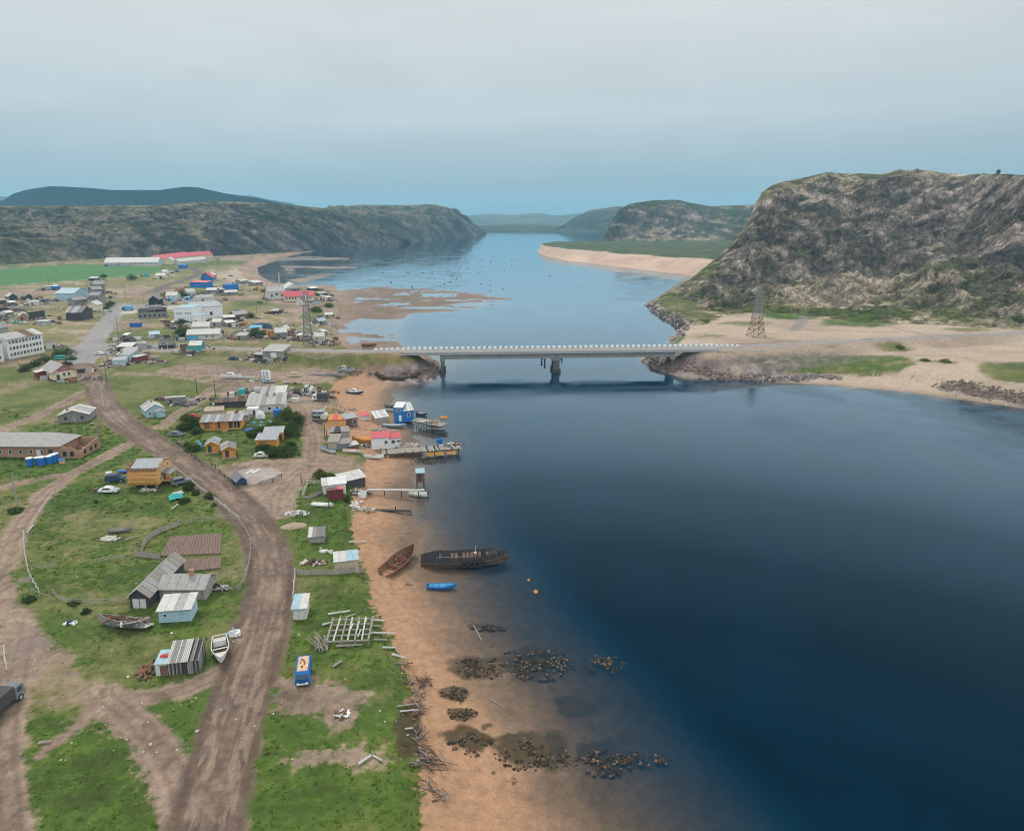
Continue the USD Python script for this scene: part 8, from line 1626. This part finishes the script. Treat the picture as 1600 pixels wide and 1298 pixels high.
for k, (a, b, lab) in enumerate((((581, 963), (601, 962), 'topmost pale log sticking out over the sand above the timber frame'), ((579, 970), (601, 971), 'thick forked pale log beside the top right corner of the timber frame'), ((582, 979), (596, 980), 'short faint log at the right edge of the timber frame'), ((579, 990), (617, 991), 'longest log pointing out over the sand from the timber frame'), ((584, 1001), (604, 1001), 'log near the lower right corner of the timber frame'),
    ((597, 1013), (618, 1013), 'upper log of the crossed pair below the timber frame'), ((616, 1011), (624, 1023), 'slanting log of the crossed pair below the timber frame'), ((612, 1023), (634, 1029), 'dark ended log below the crossed pair'), ((526, 1011), (566, 1009), 'log lying along the lower side of the timber frame'),
    ((513, 961), (547, 956), 'single log on the grass above the timber frame'), ((541, 966), (556, 961), 'short twin log on the grass above the timber frame'), ((504, 978), (518, 974), 'log leaning at the upper left corner of the timber frame'), ((521, 1043), (534, 1034), 'short pale log in the grass right of the blue van'),
    ((545, 848), (572, 847), 'pale log with a dark root on the upper sand'), ((575, 830), (581, 822), 'thin stick with a dark float on the sand'), ((583, 1182), (597, 1190), 'pale board on the grass at the lower edge'), ((60, 1163), (81, 1160), 'pale pole on the dark grass at lower left'), ((268, 797), (279, 789), 'pale plank lying in the meadow near the log house'), ((196, 845), (216, 839), 'long grey timber in the meadow right of the white sacks'),
    ((43, 834), (52, 822), 'pale beam beside the meadow track'), ((280, 1051), (302, 1047), 'pale plank in front of the black plank shed'), ((740, 977), (752, 1000), 'thin yellow stick on the wet flats'), ((765, 1092), (785, 1104), 'dark stick on the wet sand among weed'), ((633, 1140), (645, 1139), 'grey board row end on the beach grass edge'), ((620, 1105), (650, 1101), 'pair of pale boards by the grassy beach edge'), ((625, 1113), (652, 1110), 'lower pale board by the grassy beach edge'), ((567, 1188), (560, 1198), 'slanting white board at the lower edge left'), ((560, 1196), (580, 1182), 'white plank at the lower edge of the grass'))):
    log(lab, a, b, .05 if 'stick' in lab else .12 if 'board' in lab else .18, 'wood:offwhite' if k % 2 else 'wood:plank')
# fan of poles
p = G(502, 1012); t = thing('pole_stack', 'fan of bare grey poles stacked beside the timber frame', 'pole stack', p, 0)
for k in range(26):
    a = math.radians(R.uniform(95, 150)); l = R.uniform(2.0, 3.6); mb = MB(); b0 = np.array([R.uniform(-.6, 1.3), R.uniform(-1.3, .3), R.uniform(.1, .5)])
    mb.tube(b0, b0 + np.array([math.cos(a) * l, math.sin(a) * l, R.uniform(.0, .9)]), .07, .05, 5); mb.put('pole', m_('wood:plank', k % 3), t)
# driftwood tangle along the bank
dw = [(628, 1042), (640, 1062), (652, 1068), (668, 1066), (655, 1082), (648, 1096), (655, 1108), (650, 1122), (656, 1138), (652, 1152), (662, 1170), (668, 1184), (655, 1192), (678, 1196), (690, 1240), (664, 1230)]
for k, (a, b) in enumerate(dw):
    p = G(a, b); t = thing('driftwood_pile', 'pale driftwood tangle on the beach edge, ' + ['at its top end below the crossed logs', 'with a root plate left of the brown wreckage', 'forming the brown wreckage on the sand', 'at the right tip of the brown wreckage', 'just below the brown wreckage', 'beside the pair of pale boards', 'right of the pair of pale boards', 'under the pair of pale boards', 'halfway down to the lower edge', 'left of the small weed patch', 'above the long fallen slats', 'with long fallen slats', 'left of the long fallen slats', 'right end of the long fallen slats', 'below the long fallen slats at the edge', 'lowest at the picture edge'][k], 'driftwood', p, 0)
    Rk = random.Random(k)
    for i in range(12):
        mb = MB(); c = np.array([Rk.uniform(-1.1, 1.1), Rk.uniform(-1.0, 1.0), Rk.uniform(.05, .4)]); th = Rk.uniform(-1.4, .4) if k > 9 else Rk.uniform(0, 3.1); l = Rk.uniform(.3, 1.2) if k not in (11, 13) else Rk.uniform(1.2, 2.4)
        d = np.array([math.cos(th), math.sin(th), Rk.uniform(-.2, .25)]) * l; mb.tube(c - d, c + d, Rk.uniform(.04, .11), .03, 5); mb.put('branch', m_(Rk.choice(['wood:plank', 'wood:brown', 'wood:brown', 'wood:silver', 'wood:dark']), i % 2), t)
# ================================================================== vegetable plots
def plot(label, quad, n):
    q = [G(*a) for a in quad]; o = q[0]; t = thing('vegetable_plot', label, 'vegetable plot', o, 0); qq = [c - o for c in q]
    mb = MB(); mb.add([c + np.array([0, 0, .22]) for c in qq] + [c + np.array([0, 0, -.5]) for c in qq], [[0, 1, 2], [0, 2, 3], [0, 1, 5], [0, 5, 4], [1, 2, 6], [1, 6, 5], [2, 3, 7], [2, 7, 6], [3, 0, 4], [3, 4, 7]]); mb.put('soil', mat('stone', (.16, .105, .08)), t)
    for i in range(n):
        s0, s1 = (i + .12) / n, (i + .88) / n; a0, a1, b0, b1 = lerp(qq[0], qq[1], s0), lerp(qq[0], qq[1], s1), lerp(qq[3], qq[2], s0), lerp(qq[3], qq[2], s1); V = []
        for k in range(9):
            f = k / 8; l, r = lerp(a0, b0, f), lerp(a1, b1, f); j = R.uniform(-.06, .06); V.append([l + (j, 0, .215), lerp(l, r, .35) + (j, 0, .34 + R.uniform(-.05, .05)), lerp(l, r, .65) + (j, 0, .34 + R.uniform(-.05, .05)), r + (j, 0, .215)])
        mb = MB(); mb.add(*strip(np.array(V))); mb.put('furrow_ridge', mat('stone', (.235, .165, .13), seed=i % 3), t)
plot('upper larger vegetable plot with brown furrows', [(251, 870), (345, 866), (347, 834), (266, 840)], 19)
plot('lower smaller vegetable plot with brown furrows', [(272, 896), (345, 889), (346, 871), (279, 875)], 15)
# ================================================================== helicopter pad letter
def ground_letter(label, strokes, w):
    c = G(*strokes[0][0]); t = thing('landing_letter', label, 'ground marking', c + np.array([0, 0, .05]), 0)
    for a, b in strokes:
        A, B = G(*a) - c, G(*b) - c; mb = MB(); mb.bar(A + (0, 0, .03), B + (0, 0, .03), w, .04); mb.put('stroke', m_('paint:white'), t)
ground_letter('white letter H on the helicopter pad', [((384, 740), (395, 734)), ((394, 740), (406, 733)), ((389.5, 737), (400, 736.5))], .55)
# ================================================================== bushes and trees
LEAF = [mat('leaf', (.14, .205, .050)), mat('leaf', (.11, .168, .048)), mat('leaf', (.18, .235, .060))]
def leaf_cloud(blobs, n, size, seed):
    R_ = np.random.RandomState(seed); vs, fs, k = [], [], 0
    tot = sum(b[3] ** 2 for b in blobs)
    for bx, by, bz, br, sq in blobs:
        m = int(n * br ** 2 / tot)
        d = R_.randn(m, 3); d /= np.linalg.norm(d, axis=1, keepdims=True); d[:, 2] = np.where(d[:, 2] < -.6, -d[:, 2], d[:, 2])
        r = br * (.55 + .70 * R_.rand(m, 1) ** .9) * (1 + .22 * np.sin(d[:, :1] * 5 + seed) * np.cos(d[:, 1:2] * 4))
        c = np.array([bx, by, bz]) + d * r * np.array([1, 1, sq])
        nrm = d + .7 * R_.randn(m, 3); nrm /= np.linalg.norm(nrm, axis=1, keepdims=True)
        a = np.cross(nrm, R_.randn(m, 3)); a /= np.linalg.norm(a, axis=1, keepdims=True); b = np.cross(nrm, a)
        s = size * (.6 + .8 * R_.rand(m, 1))
        q = np.stack([c - a * s, c - b * s * .6, c + a * s, c + b * s * .6], 1).reshape(-1, 3)
        i = np.arange(m)[:, None] * 4; vs.append(q); fs.append(np.vstack([i + [0, 1, 2], i + [0, 2, 3]]) + k); k += 4 * m
    return np.vstack(vs), np.vstack(fs)
def make_bush(name, label, cat, px, w, h, seed, kind=0, n=1500, size=.22, group=None, tree=False):
    R_ = random.Random(seed); p = G(*px); t = thing(name, label, cat, p - np.array([0, 0, .1]), R_.uniform(0, 360), group)
    bl = []
    k = 9 if not tree else 7; z0 = h * .42 if tree else 0
    for i in range(k):
        a = 6.283 * i / k + R_.uniform(-.3, .3); rr = w * R_.uniform(.12, .34) if i else 0; br = w * R_.uniform(.17, .27)
        zz = z0 + (h - z0) * (R_.uniform(.10, .48) if i else .66); bl.append((rr * math.cos(a), rr * math.sin(a), zz, br, (h - z0) / w * R_.uniform(.9, 1.2)))
    mb = MB()
    for i in range(6 if not tree else 5):
        b = bl[i]; mb.tube((b[0] * .1, b[1] * .1, -.2), (b[0] * .8, b[1] * .8, b[2]), .09 if not tree else .14, .03, 5)
    mb.put('trunk', m_('wood:brown'), t); obj('crown', leaf_cloud(bl, n, size, seed), LEAF[kind], t)
    return t
for k, (a, b, w, h, kd, n, lab) in enumerate([
    ((449, 655), None, 7.5, 4.4, 0, 2600, 'large round dark bush beside the domed tent, uppermost of the hedge'), ((462, 664), None, 6.5, 4.6, 1, 2400, 'large dark bush at the right end of the hedge by the sand track'), ((455, 679), None, 8.5, 5.0, 0, 3000, 'wide dark bush right behind the rear orange cabin'), ((434, 671), None, 7.0, 3.6, 2, 2200, 'wide low bush between domed tent and rear orange cabin'),
    ((393, 682), None, 4.4, 2.6, 2, 1200, 'left end bush of the hedge above the orange cabins'), ((408, 680), None, 5.0, 3.0, 0, 1400, 'second bush from the left of the hedge above the orange cabins'), ((418, 673), None, 4.0, 2.4, 2, 1100, 'bush behind the blue tubs of the hedge'),
    ((412, 709), None, 5.5, 3.4, 1, 1900, 'round dark bush covering the front orange cabin'), ((428, 712), None, 5.5, 3.0, 1, 1700, 'dark bush in front of the orange cabin, middle of three'), ((447, 711), None, 6.0, 3.2, 0, 1800, 'dark bush right of the red and white car'), ((455, 702), None, 4.0, 2.8, 1, 1200, 'small dark bush near the short pole by the sand track'),
    ((293, 661), None, 4.6, 3.6, 2, 1500, 'leafy bush beside the red car, uppermost of its group'), ((302, 668), None, 5.0, 4.2, 1, 1800, 'tall bush left of the long orange cabin'), ((288, 672), None, 4.6, 3.0, 0, 1500, 'bush behind the grey saloon car'), ((308, 677), None, 4.0, 2.6, 0, 1200, 'low bush at the left front of the long orange cabin'),
    ((303, 704), None, 4.2, 2.2, 0, 1300, 'low bush left of the twin orange cabins'), ((292, 698), None, 2.8, 1.6, 2, 700, 'little bush by the dark rail fence'),
    ((296, 764), None, 3.2, 2.4, 1, 1200, 'dark bush beside the off-road car at the log house'), ((306, 772), None, 2.2, 1.4, 0, 700, 'small round bush in the meadow right of the log house'), ((288, 785), None, 3.0, 1.3, 1, 900, 'low dark bush below the turquoise tarpaulin'), ((327, 778), None, 2.6, 1.6, 0, 800, 'bush close to the pale roadside fence'), ((334, 790), None, 1.6, .9, 2, 400, 'tiny bush close to the pale roadside fence'),
    ((500, 746), None, 4.0, 2.6, 2, 1500, 'rounded green bush left of the white yard shed'), ((515, 747), None, 4.5, 1.6, 2, 1300, 'low green bush behind the white yard shed'), ((543, 783), None, 1.6, 2.0, 0, 700, 'dark green bush right of the brown shed'),
    ((72, 567), None, 8, 4.0, 0, 1600, 'wide bush in front of the apartment block, left'), ((90, 558), None, 7, 4.4, 0, 1600, 'bush right of the apartment block near the teal car'), ((104, 555), None, 8, 4.6, 2, 1900, 'large round bush at the crossroads plaza'), ((112, 562), None, 6, 2.2, 0, 900, 'low hedge bush at the plaza edge'), ((55, 572), None, 7, 3.4, 1, 1300, 'dark bush below the apartment block middle'), ((38, 580), None, 7, 3.4, 1, 1300, 'dark bush below the left part of the apartment block'), ((104, 572), None, 4.5, 3, 1, 900, 'dark bush behind the cream house gable'),
    ((284, 512), None, 7, 5.5, 1, 1700, 'round dark tree below the new white hall'), ((285, 524), None, 9, 5, 0, 1700, 'wide bush left of the low white house'), ((292, 521), None, 6, 4.4, 2, 1200, 'lighter bush left of the low white house'), ((329, 519), None, 6, 4, 1, 1000, 'dark bush behind the low white house'), ((359, 497), None, 7, 3.6, 1, 1000, 'dark bush above the white roofed sheds'), ((392, 497), None, 6.5, 4.6, 1, 1200, 'dark bush right of the brown house'), ((401, 526), None, 9, 5.5, 2, 1700, 'olive bush beside the low grey shed above the asphalt road'),
    ((172, 478), None, 9, 4, 0, 900, 'hedge bush in front of the row houses, right'), ((165, 484), None, 8, 3.4, 1, 900, 'hedge bush in front of the row houses, left'), ((205, 438), None, 14, 7, 1, 1100, 'single wide bush on the pasture edge'), ((162, 437), None, 9, 6, 1, 900, 'single dark tree by the dark pasture sheds'), ((258, 466), None, 8, 6, 1, 900, 'bush left of the light blue hut'), ((286, 464), None, 10, 6, 0, 1000, 'olive bush in front of the collapsed house'), ((414, 462), None, 7, 6, 1, 900, 'dark tree left of the stone hall'), ((495, 487), None, 11, 4, 0, 1200, 'green bush below the bright blue round tent'), ((514, 480), None, 9, 3.4, 2, 900, 'lighter bush at the village edge by the flats'),
    ((150, 785), None, 1.0, .7, 1, 200, 'dark tuft in the meadow left of the pale plank'), ((117, 942), None, 2.4, .9, 0, 500, 'low bush outside the lower meadow fence'), ((134, 958), None, 1.4, 1.2, 1, 500, 'dark small bush below the lower meadow fence'), ((47, 938), None, 2.2, 1.0, 1, 500, 'dark low bush at the bend of the left track'), ((25, 800), None, 3.2, 1.4, 0, 700, 'bush at the foot of the left edge pole'),
    ((1340, 462), None, 10, 6, 1, 800, 'dark shrub at the foot of the rocky hill, middle'), ((1590, 508), None, 14, 8, 1, 1200, 'dark shrub at the right picture edge below the hill'), ((1560, 497), None, 9, 5, 1, 800, 'dark shrub left of the right edge shrub'), ((1405, 543), None, 5, 1.8, 2, 700, 'round grey green clump on the sand, upper'), ((1446, 564), None, 4.2, 1.6, 2, 600, 'left round grey green clump on the sand'), ((1478, 566), None, 4.8, 1.7, 2, 600, 'right round grey green clump on the sand')]):
    make_bush('bush' if 'tree' not in lab else 'tree', lab, 'bush' if 'tree' not in lab else 'tree', a, w, h, 100 + k, kd, n, .20 if w < 9 else .34, tree='tree' in lab)

# ================================================================== stones
def boulder(seed, r=1.0):
    m = trimesh.creation.icosphere(1, 1.0); R_ = np.random.RandomState(seed); v = m.vertices * (1 + .35 * (R_.rand(len(m.vertices), 1) - .5)) * np.array([1, R_.uniform(.6, .95), R_.uniform(.45, .75)])
    return v * r, m.faces
def stones(name, label, cat, spots, mats_, seed=0, kind=None):
    R_ = random.Random(seed); mbs = [MB() for _ in mats_]; base = [boulder(s) for s in range(8)]
    for x, y, z, r in spots:
        v, f = base[R_.randrange(8)]; a = R_.uniform(0, 6.28); c, s = math.cos(a), math.sin(a); w = np.stack([v[:, 0] * c - v[:, 1] * s, v[:, 0] * s + v[:, 1] * c, v[:, 2]], 1) * r
        R_.choice(mbs).add(w + (x, y, z), f)
    x0 = np.mean([s[:3] for s in spots], 0) if spots else (0, 0, 0)
    t = UsdGeom.Xform.Define(stage, numbered('/World/' + name)).GetPrim(); custom(t, label, cat, None, kind)
    for mb, mm in zip(mbs, mats_):
        if mb.v: mb.put('stones', mm, t, kind='stuff')
    return t
ROCKM = [mat('stone', (.26, .20, .18)), mat('stone', (.18, .15, .14)), mat('stone', (.36, .29, .25)), mat('stone', (.10, .085, .08))]
BANKM = [mat('stone', (.19, .125, .095)), mat('stone', (.13, .09, .075)), mat('stone', (.25, .18, .14))]
WEEDM = [mat('stone', (.040, .030, .015)), mat('stone', (.060, .040, .020)), mat('stone', (.16, .10, .065)), mat('stone', (.025, .020, .012))]
R = random.Random(21)
for k, (a, b, rx, ry, n, lab) in enumerate(((748, 1044, 4.0, 2.4, 190, 'dark weedy rock mound on the wet sand, left of the larger one'), (832, 1034, 5.6, 3.9, 420, 'largest dark weedy rock mound at the water edge'), (945, 1034, 3.0, 2.2, 150, 'rock mound standing alone out in the water'), (765, 979, 2.8, .9, 60, 'thin band of weedy stones near the blue rowing boat'), (878, 1030, 1.0, 1.0, 26, 'tiny weedy rock between the two larger mounds'),
    (736, 1168, 2.6, 2.2, 110, 'weedy stones at the lower edge, leftmost'), (832, 1180, 4.6, 2.8, 200, 'broad weedy stones at the lower edge, middle'), (938, 1188, 3.0, 2.2, 130, 'weedy stones at the lower edge in shallow water'), (985, 1183, 1.9, 1.4, 60, 'small block of weedy rock in the water at the lower edge'), (1030, 1187, 1.5, 1.0, 40, 'outermost small weedy rock at the lower edge'), (672, 720, 4.0, 2.0, 120, 'dark weedy rock heap below the long jetty'), (712, 1092, 2.0, 1.8, 70, 'weed and sticks on the sand right of the driftwood, upper'), (722, 1122, 2.0, 1.3, 70, 'weed and sticks on the sand right of the driftwood, lower'))):
    c = P(a, b, .2); sp = []
    for i in range(int(n * 1.3)):
        t_, r_ = R.uniform(0, 6.28), R.random() ** .6; x, y = c[0] + 1.15 * rx * r_ * math.cos(t_), c[1] + 1.15 * ry * r_ * math.sin(t_)
        if vnoise(np.array([x * .9]), np.array([y * .9]), k)[0] + .25 * (1 - r_) < .48: continue
        sp.append((x, y, max(float(gh(x, y)[0]), -.10) + .12 * (1 - r_), R.uniform(.08, .32)))
    stones('weedy_rocks', lab, 'rocks', sp, WEEDM, k)
def riprap(label, line, n, spread, rr, seed, ms, zmin=-.3, zmax=99):
    R_ = random.Random(seed); ln = sg.LineString(Gs(line)); sp = []
    for i in range(n):
        q = ln.interpolate(R_.random(), normalized=True).coords[0]; x, y = q[0] + R_.gauss(0, spread), q[1] + R_.gauss(0, spread); z = float(gh(x, y)[0])
        if z < zmin or z > zmax: continue
        sp.append((x, y, z + .1, R_.uniform(*rr) * (1.0 if R_.random() < .85 else 1.7)))
    stones('shore_boulders', label, 'boulders', sp, ms, seed, kind='stuff')
riprap('boulders armouring the left causeway tip', [(560, 576), (610, 574), (650, 577), (672, 573), (668, 562)], 520, 2.0, (.25, .7), 1, BANKM, zmax=3.2)
riprap('boulders armouring the right causeway tip', [(1010, 560), (1022, 567), (1060, 574), (1110, 580), (1160, 586)], 620, 1.7, (.25, .62), 2, BANKM + ROCKM[:1])
riprap('grey boulder line below the green bank on the right shore', [(1160, 584), (1200, 590), (1240, 592), (1275, 588), (1310, 590)], 420, 1.2, (.3, .7), 3, ROCKM)
riprap('dark boulder field at the right shore near the picture edge', [(1480, 604), (1530, 614), (1580, 622), (1640, 630)], 620, 2.2, (.25, .65), 4, BANKM + ROCKM[1:2])
riprap('dark shore rocks under the rocky hill point', [(1008, 477), (1030, 492), (1066, 514), (1050, 530)], 300, 3.0, (.6, 1.8), 5, ROCKM[1:])
# dots of stone out on the river shallows
R = random.Random(4); sp = []
for i in range(150):
    a, b = R.gauss(690, 70), R.gauss(425, 22)
    if 392 < b < 455 and 560 < a < 860: q = P(a, b, 0); sp.append((q[0], q[1], .0, R.uniform(.4, 1.1)))
stones('river_stones', 'dark stones dotting the shallow river beyond the bridge', 'stones', sp, [WEEDM[0], WEEDM[3]], 9, kind='stuff')
# black seaweed ropes on the beach by the causeway
for k, (pts, lab) in enumerate((([(588, 584), (600, 581), (612, 580), (618, 583)], 'left dark heap of wrack on the sand under the causeway'), ([(622, 582), (640, 583), (655, 585)], 'right dark heap of wrack on the sand under the causeway'))):
    w = [G(a, b) for a, b in pts]; t = thing('wrack_heap', lab, 'wrack', w[0], 0); mb = MB()
    for i in range(60): f = R.random() * (len(w) - 1.001); j = int(f); c = lerp(w[j], w[j + 1], f - j) - w[0]; mb.ball(c + np.array([R.gauss(0, .5), R.gauss(0, .6), .3 + R.random() * .5]), R.uniform(.4, .8), 1, (1, 1, .7), .3, i)
    mb.put('weed', WEEDM[1], t)
p = G(458, 822); t = thing('gravel_heap', 'smooth pale gravel heap in the grass right beside the dirt road', 'gravel heap', p, 20)
g_ = np.array([[(i / 12 - .5) * 5.6, (j / 12 - .5) * 3.6, 0] for i in range(13) for j in range(13)]).reshape(13, 13, 3); rr_ = np.hypot(g_[..., 0] / 2.8, g_[..., 1] / 1.8); g_[..., 2] = np.maximum(1 - rr_ ** 1.6, -.2) * .75 + .06 * fbm(g_[..., 0], g_[..., 1], .6, 3, 4); obj('heap', strip(g_), mat('stone', (.40, .29, .21)), t, smooth=True)

# ================================================================== grass tufts over the near turf
def tufts():
    R_ = np.random.RandomState(3)
    jac = (gx[:-1, :-1] ** 2 * 0 + (Yr[:-1] - Yr[1:])[:, None]) * (Yr[:-1, None] * (US[1] - US[0]))
    w = green[:-1, :-1] * (gy[:-1, :-1] < 230) * (gz[:-1, :-1] > 1.2) * np.abs(jac) * (np.abs(gx[:-1, :-1]) < .85 * gy[:-1, :-1] + 5)
    w = w * (.35 + .65 * sstep(-.3, .5, (n_mid + .8 * n_small)[:-1, :-1]))
    w = w * np.clip(140 / gy[:-1, :-1], .25, 1.6)
    p = (w / w.sum()).ravel(); n = 9000
    idx = R_.choice(len(p), n, p=p); i, j = np.divmod(idx, NC - 1)
    y = gy[i, j] + (R_.rand(n) - .5) * (Yr[np.minimum(i + 1, NR - 1)] - Yr[i]); x = gx[i, j] + (R_.rand(n) - .5) * (gx[i, np.minimum(j + 1, NC - 1)] - gx[i, j])
    ok = np.ones(n, bool)
    for m_d, L_, D_, rot_ in BUILT:
        a = math.radians(rot_); dx, dy = x - m_d[0], y - m_d[1]; u, v = dx * math.cos(a) + dy * math.sin(a), -dx * math.sin(a) + dy * math.cos(a); ok &= ~((np.abs(u) < L_ / 2 + .3) & (v > -.4) & (v < D_ + .3))
    for quad in ([(251, 870), (345, 866), (347, 834), (266, 840)], [(272, 896), (345, 889), (346, 868), (279, 872)]):
        ok &= ~shapely.contains_xy(sg.Polygon(Gs(quad)).buffer(.3), x, y)
    i, j, x, y = i[ok], j[ok], x[ok], y[ok]; z = gz2[i, j] - .04; n = len(x)
    pi = UsdGeom.PointInstancer.Define(stage, '/World/meadow_grass'); prim = pi.GetPrim(); custom(prim, kind='stuff', label='grass tufts across the meadows', cat='grass')
    UsdGeom.Scope.Define(stage, '/World/meadow_grass/tufts')
    cols = [(.056, .120, .012), (.075, .125, .016), (.048, .100, .010), (.17, .15, .06)]
    for k, c in enumerate(cols):
        vs, fs = [], []; Rk = np.random.RandomState(k)
        for b in range(11):
            a = Rk.rand() * 6.28; r = .34 * Rk.rand() ** .5; l = .10 + .12 * Rk.rand(); z0 = .04 + .10 * (1 - r / .34) * Rk.rand()
            o = np.array([r * math.cos(a), r * math.sin(a), z0]); d = np.array([math.cos(a), math.sin(a), 0.0]); q = np.array([-d[1], d[0], 0]) * l * .5; m0 = len(vs)
            up = np.array([0, 0, l * (.15 + .5 * Rk.rand())]); vs += [o - d * l - q * .6 - (0, 0, .05), o + d * l - q + up, o + d * l + q + up, o - d * l + q * .6 - (0, 0, .05)]; fs += [[m0, m0 + 1, m0 + 2], [m0, m0 + 2, m0 + 3]]
        tm = usdkit.mesh(stage, f'/World/meadow_grass/tufts/tuft_{k:03d}', (np.array(vs), np.array(fs)), mat('grass', c))
    pi.CreatePrototypesRel().SetTargets([Sdf.Path(f'/World/meadow_grass/tufts/tuft_{k:03d}') for k in range(4)])
    dry_ = alb[i, j, 0] > .10
    pi.CreateProtoIndicesAttr(Vt.IntArray.FromNumpy(np.where(dry_ & (R_.rand(n) < .7), 3, R_.randint(0, 3, n)).astype(np.int32)))
    pi.CreatePositionsAttr(Vt.Vec3fArray.FromNumpy(np.stack([x, y, z], 1).astype(np.float32)))
    a = R_.rand(n) * math.pi; pi.CreateOrientationsAttr(Vt.QuathArray([Gf.Quath(float(math.cos(q)), 0, 0, float(math.sin(q))) for q in a]))
    s = (.7 + 1.1 * R_.rand(n)) * np.clip(y / 210, .5, 1.2); pi.CreateScalesAttr(Vt.Vec3fArray.FromNumpy(np.stack([s, s, s * .8], 1).astype(np.float32)))
tufts()

# pale bits lying about in the grass
R = random.Random(31); sp = []
for i in range(300):
    a, b = R.uniform(0, 660), 560 + 640 * R.random() ** .8
    if (a > 560 and b < 880): continue
    q = G(round(a), round(b))
    if q[2] > 1.6: sp.append((q[0], q[1], q[2] + .02, R.uniform(.05, .17) * (1.6 if R.random() < .1 else .9)))
stones('litter', 'pale stones and scraps scattered over the village grass', 'litter', sp, [m_('stone:white'), m_('stone:offwhite'), m_('stone:tan'), m_('stone:brown')], 3, kind='stuff')

# odd boards, boxes and drums lying about the village yards
R = random.Random(41); mbs = [MB() for _ in range(8)]
for m_d, L_, D_, rot_ in BUILT:
    if m_d[1] < 235: continue
    for i in range(15 if m_d[1] < 620 else 6):
        a = math.radians(rot_ + R.uniform(0, 360)); r = max(L_, D_) * .55 + R.uniform(.5, 6.0); x, y = m_d[0] + r * math.cos(a), m_d[1] + D_ * .4 + r * math.sin(a) * .9
        z = float(gh(x, y)[0])
        if z < 2: continue
        for _ in range(R.randint(1, 4)):
            xx, yy = x + R.uniform(-1.2, 1.2), y + R.uniform(-.8, .8); th = R.uniform(0, 3.14); l = R.uniform(.3, 1.8); d = np.array([math.cos(th), math.sin(th), R.uniform(-.1, .25)]) * l
            R.choice(mbs).bar(np.array([xx, yy, z + .25]) - d, np.array([xx, yy, z + .3]) + d, R.uniform(.15, .9), R.uniform(.1, 1.0))
        if R.random() < .30: xx, yy, th = x + R.uniform(-2, 2), y + R.uniform(-1, 1), R.uniform(-.4, .4); d = np.array([math.cos(th), math.sin(th), 0]) * R.uniform(.6, 1.6); hh = R.uniform(.8, 2.0); R.choice(mbs).bar(np.array([xx, yy, z + hh / 2]) - d, np.array([xx, yy, z + hh / 2]) + d, R.uniform(1.0, 2.4), hh)
t = UsdGeom.Xform.Define(stage, '/World/yard_clutter').GetPrim(); custom(t, 'boards, boxes and scrap strewn round the village yards', 'clutter', None, 'stuff')
for mb, c in zip(mbs, ('wood:plank', 'wood:dark', 'wood:offwhite', 'wood:brown', 'wood:grey', 'metal:steel', 'rust:rust', 'wood:dark')): mb.put('scraps', m_(c), t, kind='stuff')
